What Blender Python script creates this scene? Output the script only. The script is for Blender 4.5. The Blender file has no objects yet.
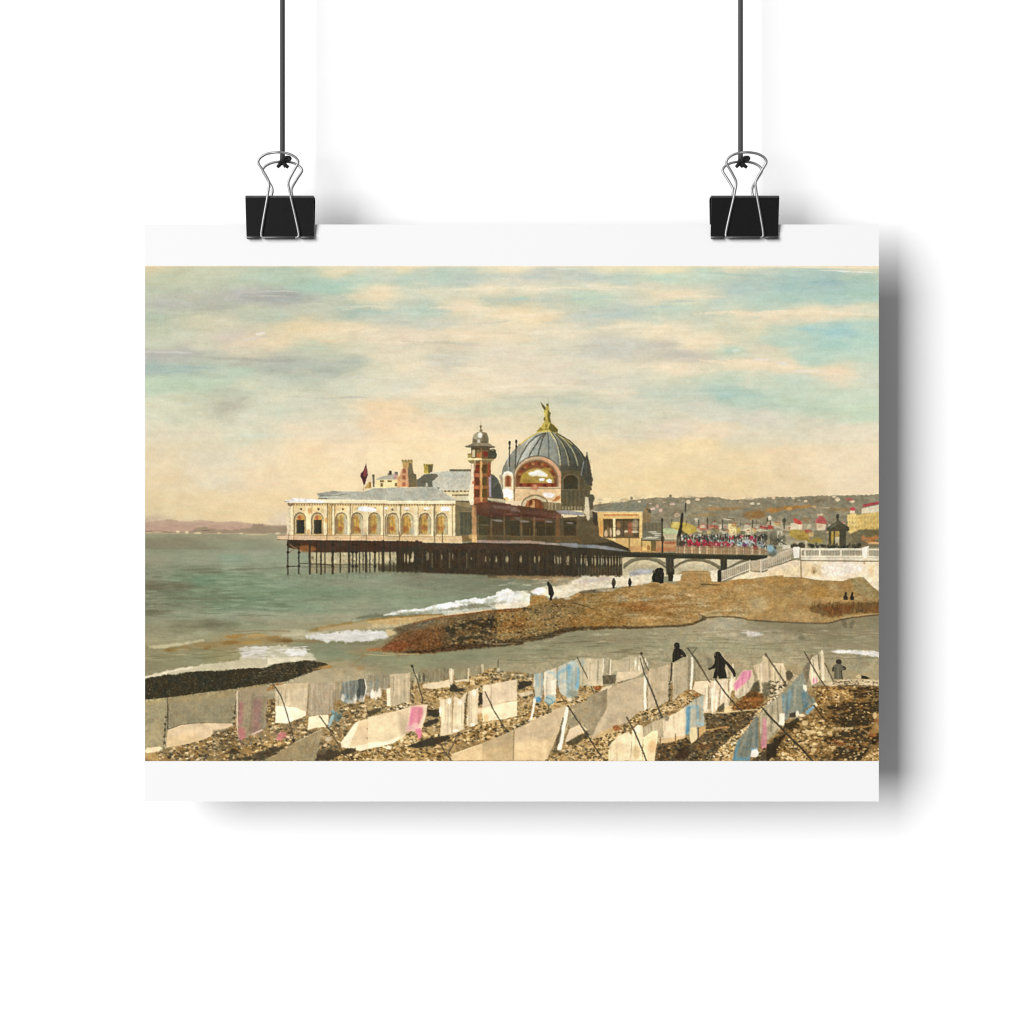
import bpy, bmesh, math
import numpy as np
from mathutils import Vector

# ---------------------------------------------------------------------------
# 1. THE PRINTED PICTURE: painted in code, later stored as the ink colour of the
#    print's mesh (one colour attribute value per vertex).  Units: print pixels.
# ---------------------------------------------------------------------------
RES = 2.0                                   # ink samples per print unit
PX0, PY0, PX1, PY1 = 145.0, 266.0, 879.0, 761.0
NW, NH = int((PX1 - PX0) * RES) + 1, int((PY1 - PY0) * RES) + 1
f32 = np.float32
XS = (PX0 + np.arange(NW) / RES).astype(f32)
YS = (PY0 + np.arange(NH) / RES).astype(f32)
CAN = np.zeros((NH, NW, 3), f32)            # sRGB 0..255

def smooth(t): return t * t * (3 - 2 * t)

def lattice(sx, sy, seed, x=None, y=None):
    """smooth value noise, -1..1, cell size sx, sy in print units"""
    r = np.random.RandomState(seed)
    g = r.rand(512, 512).astype(f32) * 2 - 1
    fx = (XS if x is None else x) / sx; fy = (YS if y is None else y) / sy
    if x is None:
        ix = np.floor(fx).astype(int); iy = np.floor(fy).astype(int)
        tx = smooth(fx - ix)[None, :]; ty = smooth(fy - iy)[:, None]
        ix = ix % 512; iy = iy % 512; jx = (ix + 1) % 512; jy = (iy + 1) % 512
        a = g[np.ix_(iy, ix)]; b = g[np.ix_(iy, jx)]; c = g[np.ix_(jy, ix)]; d = g[np.ix_(jy, jx)]
    else:
        ix = np.floor(fx).astype(int); iy = np.floor(fy).astype(int)
        tx = smooth(fx - ix); ty = smooth(fy - iy)
        a = g[iy % 512, ix % 512]; b = g[iy % 512, (ix + 1) % 512]
        c = g[(iy + 1) % 512, ix % 512]; d = g[(iy + 1) % 512, (ix + 1) % 512]
    return ((a * (1 - tx) + b * tx) * (1 - ty) + (c * (1 - tx) + d * tx) * ty).astype(f32)

_nc = {}
def noise(sx, sy, seed, octv=1):
    k = (sx, sy, seed, octv)
    if k not in _nc:
        t = 0; amp = 1.0; tot = 0
        for o in range(octv):
            t = t + amp * lattice(sx / 2 ** o, sy / 2 ** o, seed + 31 * o); tot += amp; amp *= 0.55
        _nc[k] = (t / tot).astype(f32)
    return _nc[k]

def ragged(rs, seed, i0, i1, j0, j1):
    """window of edge noise: few cached sheets, cut at a place that depends on the seed"""
    n = noise(rs, rs, 900 + seed % 3, 2); h, w = j1 - j0, i1 - i0
    oj = (seed * 53) % (NH - h + 1); oi = (seed * 97) % (NW - w + 1)
    return n[oj:oj + h, oi:oi + w]

# a drawing frame: coordinates are given on a square study tile of 1024 units
OX = OY = 0.0; K = 1.0
def tile(ox, oy, size):
    global OX, OY, K
    OX, OY, K = ox, oy, size / 1024.0

def tp(p): return (OX + p[0] * K, OY + p[1] * K)

def window(x0, x1, y0, y1):
    i0 = max(0, int((x0 - PX0) * RES) - 1); i1 = min(NW, int((x1 - PX0) * RES) + 3)
    j0 = max(0, int((y0 - PY0) * RES) - 1); j1 = min(NH, int((y1 - PY0) * RES) + 3)
    return (i0, i1, j0, j1) if i1 > i0 and j1 > j0 else None

def blend(win, cov, color, mode=None):
    i0, i1, j0, j1 = win
    reg = CAN[j0:j1, i0:i1]
    if callable(color):
        x, y = np.meshgrid(XS[i0:i1], YS[j0:j1]); color = color(x, y)
    else:
        color = np.array(color, f32)
    if mode == 'mul': color = reg * color
    elif mode == 'add': color = reg + color
    reg += (color - reg) * cov[..., None]

def seg_d2(x, y, a, b):
    dx, dy = b[0] - a[0], b[1] - a[1]; L = dx * dx + dy * dy + 1e-9
    t = np.clip(((x - a[0]) * dx + (y - a[1]) * dy) / L, 0, 1)
    return (x - a[0] - t * dx) ** 2 + (y - a[1] - t * dy) ** 2, t

def fill(pts, color, a=1.0, soft=0.0, rough=0.0, rs=3.0, seed=1, mode=None, speck=None, raw=False):
    """anti-aliased polygon; soft = edge width, rough = ragged edge, both in print units"""
    P = pts if raw else [tp(p) for p in pts]
    m = soft + rough + 1
    xs = [p[0] for p in P]; ys = [p[1] for p in P]
    w = window(min(xs) - m, max(xs) + m, min(ys) - m, max(ys) + m)
    if not w: return
    i0, i1, j0, j1 = w
    x = XS[i0:i1][None, :]; y = YS[j0:j1][:, None]
    inside = np.zeros((j1 - j0, i1 - i0), bool); d2 = np.full(inside.shape, 1e9, f32)
    n = len(P)
    for k in range(n):
        p, q = P[k], P[(k + 1) % n]
        dd, _ = seg_d2(x, y, p, q); np.minimum(d2, dd, out=d2)
        if p[1] != q[1]:
            c = (p[1] > y) != (q[1] > y)
            xi = (q[0] - p[0]) * (y - p[1]) / (q[1] - p[1]) + p[0]
            inside ^= c & (x < xi)
    sd = np.where(inside, 1, -1) * np.sqrt(d2)
    if rough: sd = sd + rough * ragged(rs, seed, i0, i1, j0, j1)
    cov = np.clip(0.5 + sd / max(soft, 0.85 / 1.0), 0, 1)
    if soft > 2: cov = smooth(cov)
    if speck:                                  # (size, aspect, threshold, seed): keep only grains
        s, asp, th, se = speck
        cov = cov * np.clip((noise(s * asp, s, se, 2)[j0:j1, i0:i1] - th) * 5, 0, 1)
    blend(w, cov * a, color, mode)

def stroke(pts, width, color, a=1.0, soft=0.0, w1=None, raw=False, mode=None):
    """polyline; widths in tile units, w1 = width at the far end"""
    P = pts if raw else [tp(p) for p in pts]
    kk = 1.0 if raw else K
    wa = width * kk; wb = (width if w1 is None else w1) * kk
    m = max(wa, wb) + soft + 1
    xs = [p[0] for p in P]; ys = [p[1] for p in P]
    w = window(min(xs) - m, max(xs) + m, min(ys) - m, max(ys) + m)
    if not w: return
    i0, i1, j0, j1 = w
    x = XS[i0:i1][None, :]; y = YS[j0:j1][:, None]
    best = np.full((j1 - j0, i1 - i0), -1e9, f32); n = len(P) - 1
    for k in range(n):
        d2, t = seg_d2(x, y, P[k], P[k + 1])
        hw = (wa + (wb - wa) * (k + t) / n) / 2
        np.maximum(best, hw - np.sqrt(d2), out=best)
    s = max(soft, 0.85)
    cov = np.clip(0.5 + best / s, 0, 1)
    thin = min(1.0, max(wa, wb) / 0.85)
    blend(w, cov * a * (thin if thin < 1 else 1), color, mode)

def blob(cx, cy, rx, ry, color, a=1.0, soft=None, rot=0.0, rough=0.0, rs=4.0, seed=1, mode=None):
    """ellipse; soft as a fraction of the radius (1 = brush dab)"""
    cx, cy = tp((cx, cy)); rx *= K; ry *= K
    r = max(rx, ry) * 1.7 + 2
    w = window(cx - r, cx + r, cy - r, cy + r)
    if not w: return
    i0, i1, j0, j1 = w
    x = XS[i0:i1][None, :] - cx; y = YS[j0:j1][:, None] - cy
    c, s = math.cos(rot), math.sin(rot)
    u = x * c + y * s; v = -x * s + y * c
    d = np.sqrt((u / rx) ** 2 + (v / ry) ** 2)
    if rough: d = d + rough * ragged(rs, seed, i0, i1, j0, j1)
    sf = soft if soft is not None else min(1.0, 0.9 / min(rx, ry))
    cov = smooth(np.clip(0.5 + (1 - d) / max(sf, 1e-3), 0, 1))
    blend(w, cov * a, color, mode)

def rect(x0, y0, x1, y1, color, a=1.0, soft=0.0, mode=None):
    fill([(x0, y0), (x1, y0), (x1, y1), (x0, y1)], color, a, soft, mode=mode)

def field(points, ax=2.2, power=2.0, warp=0.0, wseed=5, region=None, step=2, eps=20.0):
    """colour field through scattered colour notes -> array for the canvas window"""
    i0, i1, j0, j1 = region
    x, y = np.meshgrid(XS[i0:i1:step], YS[j0:j1:step])
    if warp:
        x = x + warp * 2.0 * noise(26, 9, wseed, 3)[j0:j1:step, i0:i1:step]
        y = y + warp * noise(30, 9, wseed + 7, 3)[j0:j1:step, i0:i1:step]
    num = np.zeros(x.shape + (3,), f32); den = np.zeros(x.shape, f32)
    for (qx, qy, c) in points:
        d2 = ((x - qx) / ax) ** 2 + (y - qy) ** 2 + eps
        wgt = 1.0 / d2 ** power
        den += wgt; num += wgt[..., None] * np.array(c, f32)
    f = num / den[..., None]
    H, W = j1 - j0, i1 - i0
    yi = np.minimum(np.arange(H) / step, f.shape[0] - 1.001); xi = np.minimum(np.arange(W) / step, f.shape[1] - 1.001)
    a0 = yi.astype(int); b0 = xi.astype(int)
    a1 = np.minimum(a0 + 1, f.shape[0] - 1); b1 = np.minimum(b0 + 1, f.shape[1] - 1)
    ty = (yi - a0)[:, None, None]; tx = (xi - b0)[None, :, None]
    return ((f[a0][:, b0] * (1 - tx) + f[a0][:, b1] * tx) * (1 - ty) + (f[a1][:, b0] * (1 - tx) + f[a1][:, b1] * tx) * ty).astype(f32)

def grain(poly, size, amp, tint=(1, 1, 0.9), asp=1.3, seed=3, soft=1.0, octv=2, raw=False):
    """pebble/paper texture: lightens and darkens what lies below"""
    P = poly if raw else [tp(p) for p in poly]
    n = noise(size * asp, size, 950 + seed % 3, octv)
    fill(P, lambda x, y: _grain_col(x, y, n, amp, tint), 1.0, soft, raw=True, mode='add')

def _grain_col(x, y, n, amp, tint):
    i0 = int(round((x[0, 0] - PX0) * RES)); j0 = int(round((y[0, 0] - PY0) * RES))
    s = n[j0:j0 + x.shape[0], i0:i0 + x.shape[1]] * amp
    return s[..., None] * np.array(tint, f32)

def paint_sky():
    N = []
    def add(ox, oy, size, rows):
        k = size / 1024.0
        for u, v, c in rows: N.append((ox + u * k, oy + v * k, c))
    add(140, 260, 250, [
        (40,30,(222,206,166)),(100,80,(194,200,172)),(40,140,(190,196,172)),(250,80,(198,204,176)),(330,60,(205,208,180)),
        (420,90,(194,206,180)),(560,70,(184,203,180)),(700,100,(172,201,182)),(800,110,(168,200,182)),(900,80,(182,205,182)),
        (850,45,(230,216,176)),(990,60,(205,210,185)),(300,180,(184,184,170)),(450,160,(175,175,165)),(520,150,(168,168,163)),
        (600,145,(170,173,166)),(430,130,(194,192,186)),(100,175,(190,189,178)),(60,230,(178,191,168)),(150,210,(184,190,168)),
        (250,230,(208,207,178)),(200,290,(205,206,178)),(60,300,(193,201,175)),(300,260,(215,208,178)),(480,200,(200,205,180)),
        (540,230,(188,198,178)),(700,190,(200,201,178)),(880,215,(168,187,170)),(950,150,(230,214,176)),(1000,140,(240,217,172)),
        (1000,240,(190,196,175)),(650,280,(236,215,174)),(760,290,(240,218,176)),(900,270,(232,214,176)),(960,320,(228,212,175)),
        (450,330,(224,205,172)),(400,320,(206,196,182)),(560,330,(236,216,176)),(100,340,(200,205,178)),(250,340,(212,208,180)),
        (400,380,(216,206,173)),(60,390,(178,177,168)),(170,390,(183,181,168)),(300,400,(187,189,168)),(430,410,(174,174,157)),
        (560,410,(178,179,160)),(60,440,(158,178,163)),(150,450,(162,183,163)),(280,440,(175,190,166)),(440,455,(182,201,172)),
        (560,450,(172,179,160)),(600,430,(178,181,162)),(760,450,(172,179,158)),(880,420,(178,187,166)),(900,370,(215,210,180)),
        (700,360,(196,203,175)),(980,400,(225,214,180)),(980,450,(215,211,178)),(60,510,(185,205,172)),(200,510,(180,200,168)),
        (300,500,(183,202,170)),(370,540,(178,186,158)),(350,600,(183,181,155)),(450,520,(210,212,180)),(560,500,(195,199,172)),
        (700,490,(186,192,166)),(850,520,(208,210,182)),(980,520,(218,214,182)),(100,600,(212,212,178)),(230,580,(198,200,168)),
        (600,560,(212,210,178)),(100,700,(220,210,175)),(250,700,(222,212,178)),(450,660,(216,213,182)),(450,720,(213,212,182)),
        (650,690,(230,214,178)),(800,640,(215,211,180)),(980,600,(237,209,163)),(1000,680,(235,206,160)),(850,700,(227,212,178)),
        (100,800,(226,210,172)),(300,830,(223,212,180)),(500,800,(232,216,178)),(700,780,(241,217,172)),(850,800,(244,222,178)),
        (100,900,(228,208,165)),(300,890,(226,212,178)),(500,900,(236,214,172)),(750,900,(242,218,170)),(100,1000,(226,205,160)),
        (300,1000,(230,208,162)),(550,990,(235,211,162)),(1000,800,(245,224,178)),(180,660,(206,208,176)),(330,640,(200,198,168)),
        (560,620,(206,210,180)),(700,600,(210,208,180)),(720,830,(238,216,170)),(30,830,(228,210,170))])
    add(390, 260, 250, [
        (50,30,(240,220,170)),(500,30,(238,222,180)),(900,30,(235,222,175)),(60,80,(178,197,175)),(200,75,(180,201,180)),
        (300,80,(182,196,178)),(450,70,(200,205,180)),(600,75,(190,197,182)),(800,70,(192,201,185)),(950,80,(180,201,185)),
        (60,140,(205,212,185)),(150,130,(222,216,182)),(400,120,(232,218,178)),(600,110,(228,218,182)),(850,110,(228,218,182)),
        (450,165,(190,197,168)),(700,165,(196,201,175)),(800,155,(186,208,180)),(100,190,(190,196,172)),
        (130,205,(172,200,178)),(300,190,(232,216,176)),(500,220,(236,218,172)),(620,230,(238,216,168)),(800,230,(196,201,180)),
        (950,210,(186,199,182)),(1000,150,(205,207,178)),(200,250,(202,203,178)),(60,230,(200,206,182)),(350,270,(222,212,176)),
        (60,320,(232,212,175)),(300,310,(236,216,174)),(250,345,(213,203,173)),(100,345,(213,206,175)),(500,310,(232,216,176)),
        (700,290,(226,214,180)),(950,280,(222,212,178)),(220,400,(207,203,178)),(80,380,(222,212,178)),(500,390,(222,212,182)),
        (700,360,(218,212,182)),(900,370,(200,199,180)),(1000,350,(205,203,182)),(380,450,(230,216,180)),(60,440,(230,216,178)),
        (600,460,(226,214,182)),(900,440,(224,214,180)),(200,540,(237,219,178)),(450,510,(233,217,180)),(700,510,(226,214,182)),
        (850,490,(214,208,182)),(950,550,(228,214,182)),(40,510,(218,212,182)),(40,620,(240,213,166)),(200,610,(216,212,176)),
        (350,610,(210,207,172)),(500,590,(205,205,172)),(600,560,(207,205,172)),(740,575,(193,197,168)),(850,600,(207,207,176)),
        (1000,590,(210,210,182)),(60,700,(244,219,170)),(200,660,(233,211,170)),(450,680,(226,211,172)),(550,670,(226,212,170)),
        (800,660,(216,209,173)),(950,700,(218,209,175)),(850,750,(232,213,171)),(150,760,(246,223,174)),(250,800,(246,224,176)),
        (950,820,(237,215,167)),(900,950,(237,213,160)),(1000,940,(238,214,162)),(20,820,(246,224,174)),(250,720,(242,220,174)),
        (450,740,(244,222,176)),(300,560,(232,216,176)),(550,530,(230,214,178)),(620,620,(214,208,172)),(740,700,(220,210,172))])
    add(640, 260, 250, [
        (100,30,(240,228,180)),(400,35,(232,219,180)),(900,40,(238,221,180)),(100,75,(178,206,182)),(300,60,(186,207,182)),
        (450,75,(172,193,175)),(400,110,(172,195,182)),(600,110,(160,191,180)),(700,80,(168,197,182)),(780,92,(152,183,178)),
        (900,70,(160,191,172)),(800,150,(164,199,184)),(600,160,(168,200,180)),(930,140,(164,197,176)),(500,190,(178,200,178)),
        (60,105,(215,209,178)),(50,145,(236,220,178)),(190,145,(240,222,176)),(280,130,(215,210,178)),(330,170,(188,205,182)),
        (140,190,(188,207,182)),(60,220,(190,205,180)),(250,220,(200,207,180)),(450,230,(222,215,178)),(700,215,(240,220,176)),
        (550,240,(236,216,175)),(850,215,(233,217,178)),(950,215,(215,213,180)),(100,280,(238,220,178)),(350,280,(206,206,173)),
        (500,270,(226,214,174)),(700,280,(172,201,180)),(820,295,(158,199,190)),(930,260,(178,207,186)),(600,330,(180,205,182)),
        (800,340,(168,205,188)),(930,350,(180,210,186)),(560,280,(187,205,180)),(90,360,(198,193,170)),(200,390,(198,191,168)),
        (50,380,(205,199,172)),(100,310,(232,216,178)),(300,330,(236,218,178)),(200,340,(240,222,178)),(390,372,(190,206,178)),
        (480,370,(218,209,176)),(450,420,(238,217,176)),(600,430,(234,215,176)),(800,465,(236,215,176)),(700,400,(180,207,184)),
        (950,400,(190,212,186)),(950,470,(206,214,188)),(150,440,(238,219,178)),(230,450,(228,215,178)),(60,500,(215,212,180)),
        (350,490,(186,205,178)),(450,500,(205,211,182)),(350,545,(167,195,177)),(150,550,(192,203,178)),(60,540,(196,205,178)),
        (450,560,(176,201,176)),(600,580,(184,205,176)),(550,490,(200,212,185)),(700,540,(198,212,184)),(850,560,(200,214,186)),
        (900,620,(196,213,180)),(740,600,(190,207,178)),(250,600,(206,205,180)),(100,620,(212,209,178)),(300,640,(212,209,182)),
        (500,650,(217,211,186)),(650,680,(217,211,182)),(150,690,(224,211,182)),(850,700,(226,215,182)),(950,710,(228,216,182)),
        (450,730,(222,213,180)),(100,780,(239,217,168)),(250,760,(240,217,166)),(400,820,(235,213,165)),(600,800,(236,214,172)),
        (800,800,(238,218,178)),(950,800,(238,220,182)),(150,900,(236,212,160)),(400,920,(233,209,158)),(600,930,(233,211,167)),
        (900,900,(238,218,178)),(620,500,(196,212,186)),(300,700,(230,212,174))])
    tile(140, 510, 150)
    for u, v, c in [(40,20,(222,204,158)),(300,20,(226,206,158)),(500,40,(224,202,155)),(800,50,(233,209,158)),(60,60,(200,180,150)),(990,60,(226,206,170))]:
        N.append((*tp((u, v)), c))
    N.append((600, 500, (236,212,160))); N.append((700, 498, (233,209,160))); N.append((450, 500, (240,216,168)))
    j1 = int((545 - PY0) * RES)
    CAN[:j1] = field(N, 2.7, 2.0, 4.6, 5, (0, NW, 0, j1), step=2, eps=26)
    # brush strokes
    tile(140, 260, 250)
    for x, y, rx, ry, c, a, r in [
        (470,318,52,6,(214,206,196),.75,-.14),(495,302,16,7,(244,238,228),.9,-.2),(70,376,60,6,(200,196,190),.6,.02),
        (170,380,30,7,(196,192,184),.5,0),(90,180,70,5,(200,196,184),.5,-.03),(385,158,34,7,(200,196,190),.7,-.05),
        (480,128,70,7,(196,194,186),.5,.02),(200,180,14,8,(202,196,186),.7,0),(430,408,150,7,(166,166,150),.5,.05),
        (560,412,70,6,(160,162,150),.5,0),(860,562,50,5,(180,178,158),.6,-.04),(780,566,60,4,(192,192,168),.5,0),
        (620,560,40,5,(184,186,164),.5,.03),(880,482,40,6,(188,190,172),.5,.02),(230,578,60,7,(190,192,164),.5,-.05),
        (350,605,40,26,(178,176,152),.5,-.5),(390,545,70,6,(184,188,160),.45,-.05),(520,625,40,4,(204,200,172),.4,.03),
        (800,330,60,6,(232,208,172),.5,-.04),(420,345,70,10,(228,204,172),.45,-.15),(140,455,90,8,(152,176,166),.5,.02),
        (500,148,90,12,(162,162,160),.5,-.03),(620,146,30,10,(164,166,160),.5,.02),(330,192,110,12,(180,181,166),.5,-.12),
        (180,228,70,9,(178,182,162),.4,-.12),(600,445,70,18,(170,176,160),.45,-.1),(770,460,50,22,(166,174,156),.45,.1),
        (700,210,120,9,(204,206,184),.4,-.1),(960,215,70,8,(162,188,172),.55,.05),(720,780,30,24,(238,208,164),.4,0),
        (630,665,50,6,(212,200,180),.4,-.12),(480,720,90,7,(208,212,186),.35,-.05),(250,505,120,14,(176,198,168),.35,-.03)]:
        blob(x, y, rx * 1.1, ry * .9, c, a * .9, .8, r, .6, 3.2, int(x))
    tile(390, 260, 250)
    for x, y, rx, ry, c, a, r in [
        (525,158,32,6,(158,206,178),.85,-.05),(440,165,60,7,(182,190,166),.6,.08),(600,168,110,7,(190,196,172),.5,.02),
        (800,156,60,6,(176,208,180),.7,-.06),(870,148,40,4,(178,208,182),.6,0),(130,206,45,7,(166,200,176),.7,.08),
        (110,180,80,6,(186,192,172),.5,-.05),(190,205,50,5,(198,198,172),.4,0),(210,340,130,5,(204,194,168),.55,.05),
        (340,348,45,5,(206,192,172),.5,.02),(80,350,90,4,(206,198,170),.5,-.06),(60,316,40,8,(222,200,178),.4,0),
        (740,578,30,10,(178,192,168),.5,.03),(560,562,120,8,(204,202,176),.4,-.06),(620,548,70,6,(220,206,178),.5,0),
        (430,520,60,5,(220,206,180),.35,-.05),(880,375,120,18,(196,196,180),.4,-.05),(950,230,90,16,(182,196,182),.4,-.08),
        (740,250,120,9,(200,204,182),.45,-.08),(940,545,16,10,(200,212,190),.5,0),(560,345,26,9,(212,214,184),.4,0),
        (350,200,60,5,(224,210,172),.5,.05),(720,36,40,2.5,(246,240,222),.4,0),(240,250,70,6,(214,206,178),.4,-.1),
        (420,95,120,7,(196,200,180),.4,.02),(830,105,30,5,(236,226,206),.5,0),(560,230,120,6,(226,210,170),.4,-.05)]:
        blob(x, y, rx * 1.1, ry * .9, c, a * .9, .8, r, .6, 3.2, int(x) + 7)
    tile(640, 260, 250)
    for x, y, rx, ry, c, a, r in [
        (380,368,34,14,(178,206,182),.6,0),(390,372,12,7,(214,226,206),.8,0),(495,408,34,5,(230,222,204),.8,.03),
        (580,426,18,8,(226,222,210),.85,0),(680,455,60,6,(230,220,200),.8,.02),(790,216,22,5,(232,220,200),.7,.02),
        (780,92,60,10,(146,180,178),.6,.02),(660,78,40,6,(160,192,184),.5,.05),(400,62,120,5,(170,192,172),.45,.07),
        (540,78,50,6,(168,188,170),.5,.1),(120,110,70,6,(216,204,176),.6,.1),(230,130,50,5,(222,206,176),.6,.02),
        (200,344,12,8,(244,226,180),.7,0),(230,290,60,4,(206,202,168),.5,-.03),(320,278,80,5,(198,204,172),.5,0),
        (150,390,80,12,(192,186,166),.55,.03),(90,352,60,10,(194,188,170),.5,.02),(345,548,26,22,(158,192,178),.6,0),
        (430,545,60,10,(170,196,176),.45,.08),(520,590,70,8,(176,198,174),.4,.08),(720,610,70,6,(184,200,172),.45,.08),
        (880,49,60,3,(250,246,236),.55,.03),(800,44,60,2,(246,236,220),.7,.03),(820,300,60,20,(152,196,194),.5,0),
        (570,262,60,5,(226,206,172),.45,.1),(480,235,14,8,(200,212,184),.6,0),(580,345,60,6,(170,198,172),.35,.1),
        (760,630,40,5,(188,204,176),.5,.02),(240,570,20,8,(186,192,174),.5,0),(700,250,90,7,(228,204,172),.4,-.06)]:
        blob(x, y, rx * 1.1, ry * .9, c, a * .9, .8, r, .6, 3.2, int(x) + 17)
    # torn cloud streaks with a crisp upper edge
    tile(390, 260, 250)
    rr = np.random.RandomState(77)
    def streak(x, y, l, h, c, a, rot=0.0):
        for k in range(6):
            t = rr.uniform(-.9, .9)
            blob(x + t * l, y + t * l * rot + rr.uniform(-h, h) * .8, l * rr.uniform(.18, .5), h * rr.uniform(.35, .8), c, a, .7, rot + rr.uniform(-.05, .05), .65, 2.6, int(abs(x) + k * 13))
    W, P, G, B = (236, 224, 186), (240, 221, 181), (196, 194, 172), (182, 199, 184)
    for x, y, l, h, c, a, ro in [(420,118,260,9,W,.5,.0),(820,112,200,7,W,.45,.02),(330,195,150,10,P,.5,.03),(560,225,140,10,P,.5,-.03),(330,312,160,9,P,.5,-.02),(120,330,110,7,P,.4,-.05),(700,292,170,8,W,.45,-.04),(980,270,150,8,W,.4,-.03),(420,450,170,10,W,.4,0),(200,545,180,9,W,.5,.02),(560,518,150,8,W,.4,-.05),(900,545,120,7,W,.4,.03),
        (230,338,170,4,G,.55,.03),(700,370,120,5,G,.3,0),(880,352,160,6,G,.4,-.04),(560,562,130,4,G,.45,-.05),(800,600,150,6,G,.35,.04),(100,212,120,6,B,.5,.04),(520,163,130,4,B,.5,0),(800,158,130,4,B,.55,-.05),(930,222,120,7,B,.45,-.06),(250,70,240,7,B,.45,0),(760,72,240,8,B,.4,.01),(60,255,80,6,G,.4,0),(430,255,90,5,G,.35,-.1),
        (-130,290,120,9,W,.5,-.04),(-260,300,100,8,P,.5,-.12),(-330,160,140,5,(176,178,172),.5,-.04),(-420,175,110,5,(182,182,174),.5,-.05),(-560,150,130,5,(196,194,184),.4,0),(-900,180,150,5,(184,184,174),.5,-.02),(-440,128,90,3,(206,206,200),.5,0),(-930,376,120,5,(200,198,190),.55,.02),(-800,392,160,4,(176,176,164),.5,.05),(-420,410,170,4,(168,170,156),.5,.02),(-250,425,120,5,(172,180,166),.45,-.05),(-850,440,140,7,(156,176,166),.45,.03),(-180,565,130,3,(190,190,168),.5,-.03),(-760,580,110,4,(192,194,168),.45,-.06),(-650,600,60,10,(176,176,152),.4,-.5),(-120,195,110,7,W,.4,-.03),(-60,220,90,5,B,.45,.03)]:
        streak(x, y, l, h, c, a, ro)
    for x, y, l, h, c, a, ro in [(1150,142,110,7,P,.55,.03),(1290,148,90,5,P,.5,0),(1500,218,210,9,P,.6,-.02),(1780,216,190,6,P,.6,.02),(1600,238,120,6,(230,208,172),.4,-.06),(1450,420,160,8,P,.55,.06),(1660,440,150,7,P,.55,.08),(1800,464,120,6,P,.5,.02),(1150,285,150,8,W,.45,-.02),(1280,340,130,8,P,.45,0),(1120,440,130,8,P,.45,.02),
        (1780,92,120,6,(152,184,178),.5,.02),(1650,74,110,5,(164,192,184),.5,.05),(1420,60,150,4,(172,194,176),.5,.07),(1250,170,130,5,B,.4,.02),(1130,190,110,5,B,.45,0),(1800,290,120,11,(164,204,196),.4,.02),(1640,330,110,8,(178,206,186),.35,.1),(1400,545,130,7,(170,196,180),.45,.1),(1540,590,130,6,(182,202,178),.4,.08),(1740,606,110,4,(188,204,178),.4,.06),(1160,552,110,6,(190,204,182),.4,-.02),(1100,375,120,7,(200,194,172),.5,.02),(1340,280,120,4,(202,206,174),.5,-.02)]:
        streak(x, y, l, h, c, a, ro)
    k = (.12 * np.clip((440 - YS[:j1]) / 40, 0, 1))[:, None, None]
    CAN[:j1] += (np.array((219, 213, 188), f32) - CAN[:j1]) * k
    # warm paper edge along the top of the print
    n = noise(24, 6, 88, 2)
    x = XS[None, :]
    edge = 266.9 + np.clip((x - 640) / 240, 0, 1) * 1.7 + n[:14] * 0.5
    cov = np.clip((edge - YS[:14, None]) / 1.6 + .5, 0, 1)
    CAN[:14] += (np.array((242, 224, 180), f32) - CAN[:14]) * (cov * .85)[..., None]
    # lift to the pale, faded tone of the old tint; the upper left stays greyer
    x = XS[None, :]; y = YS[:j1, None]
    w = np.clip(np.maximum((x - 300) / 90, (y - 330) / 40), 0, 1)
    lum = CAN[:j1].mean(-1)
    w = w * (1 + .35 * np.clip((lum - 200) / 15, 0, 1)) * np.where(y > 440, .7, 1)
    CAN[:j1] += w[..., None] * np.array((8, 7, 11.5), f32)
    # dry-brush streaks
    st = noise(22, 3.2, 64, 2)[:j1] * 6.5 + noise(8, 3.4, 65, 2)[:j1] * 4.5
    CAN[:j1] += (st * np.clip((470 - y) / 60, .3, 1))[..., None] * np.array((1, 1, 1.05), f32)
    hue = noise(9, 4, 66, 2)[:j1] * 2.6
    CAN[:j1] += hue[..., None] * np.array((1, -.3, -.9), f32)
    # grain of the old paper and brush drag
    g = 3.2 * noise(1.2, 1.2, 61, 1) + 2.6 * noise(14, 3, 62, 3) + 2.0 * noise(5, 5, 63, 2)
    CAN[:j1] += g[:j1, :, None] * np.array((1, 1, .95), f32)
    CAN[:j1] += (2.4 * noise(40, 9, 71, 3))[:j1, :, None] * np.array((.7, .35, -.7), f32)


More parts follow.
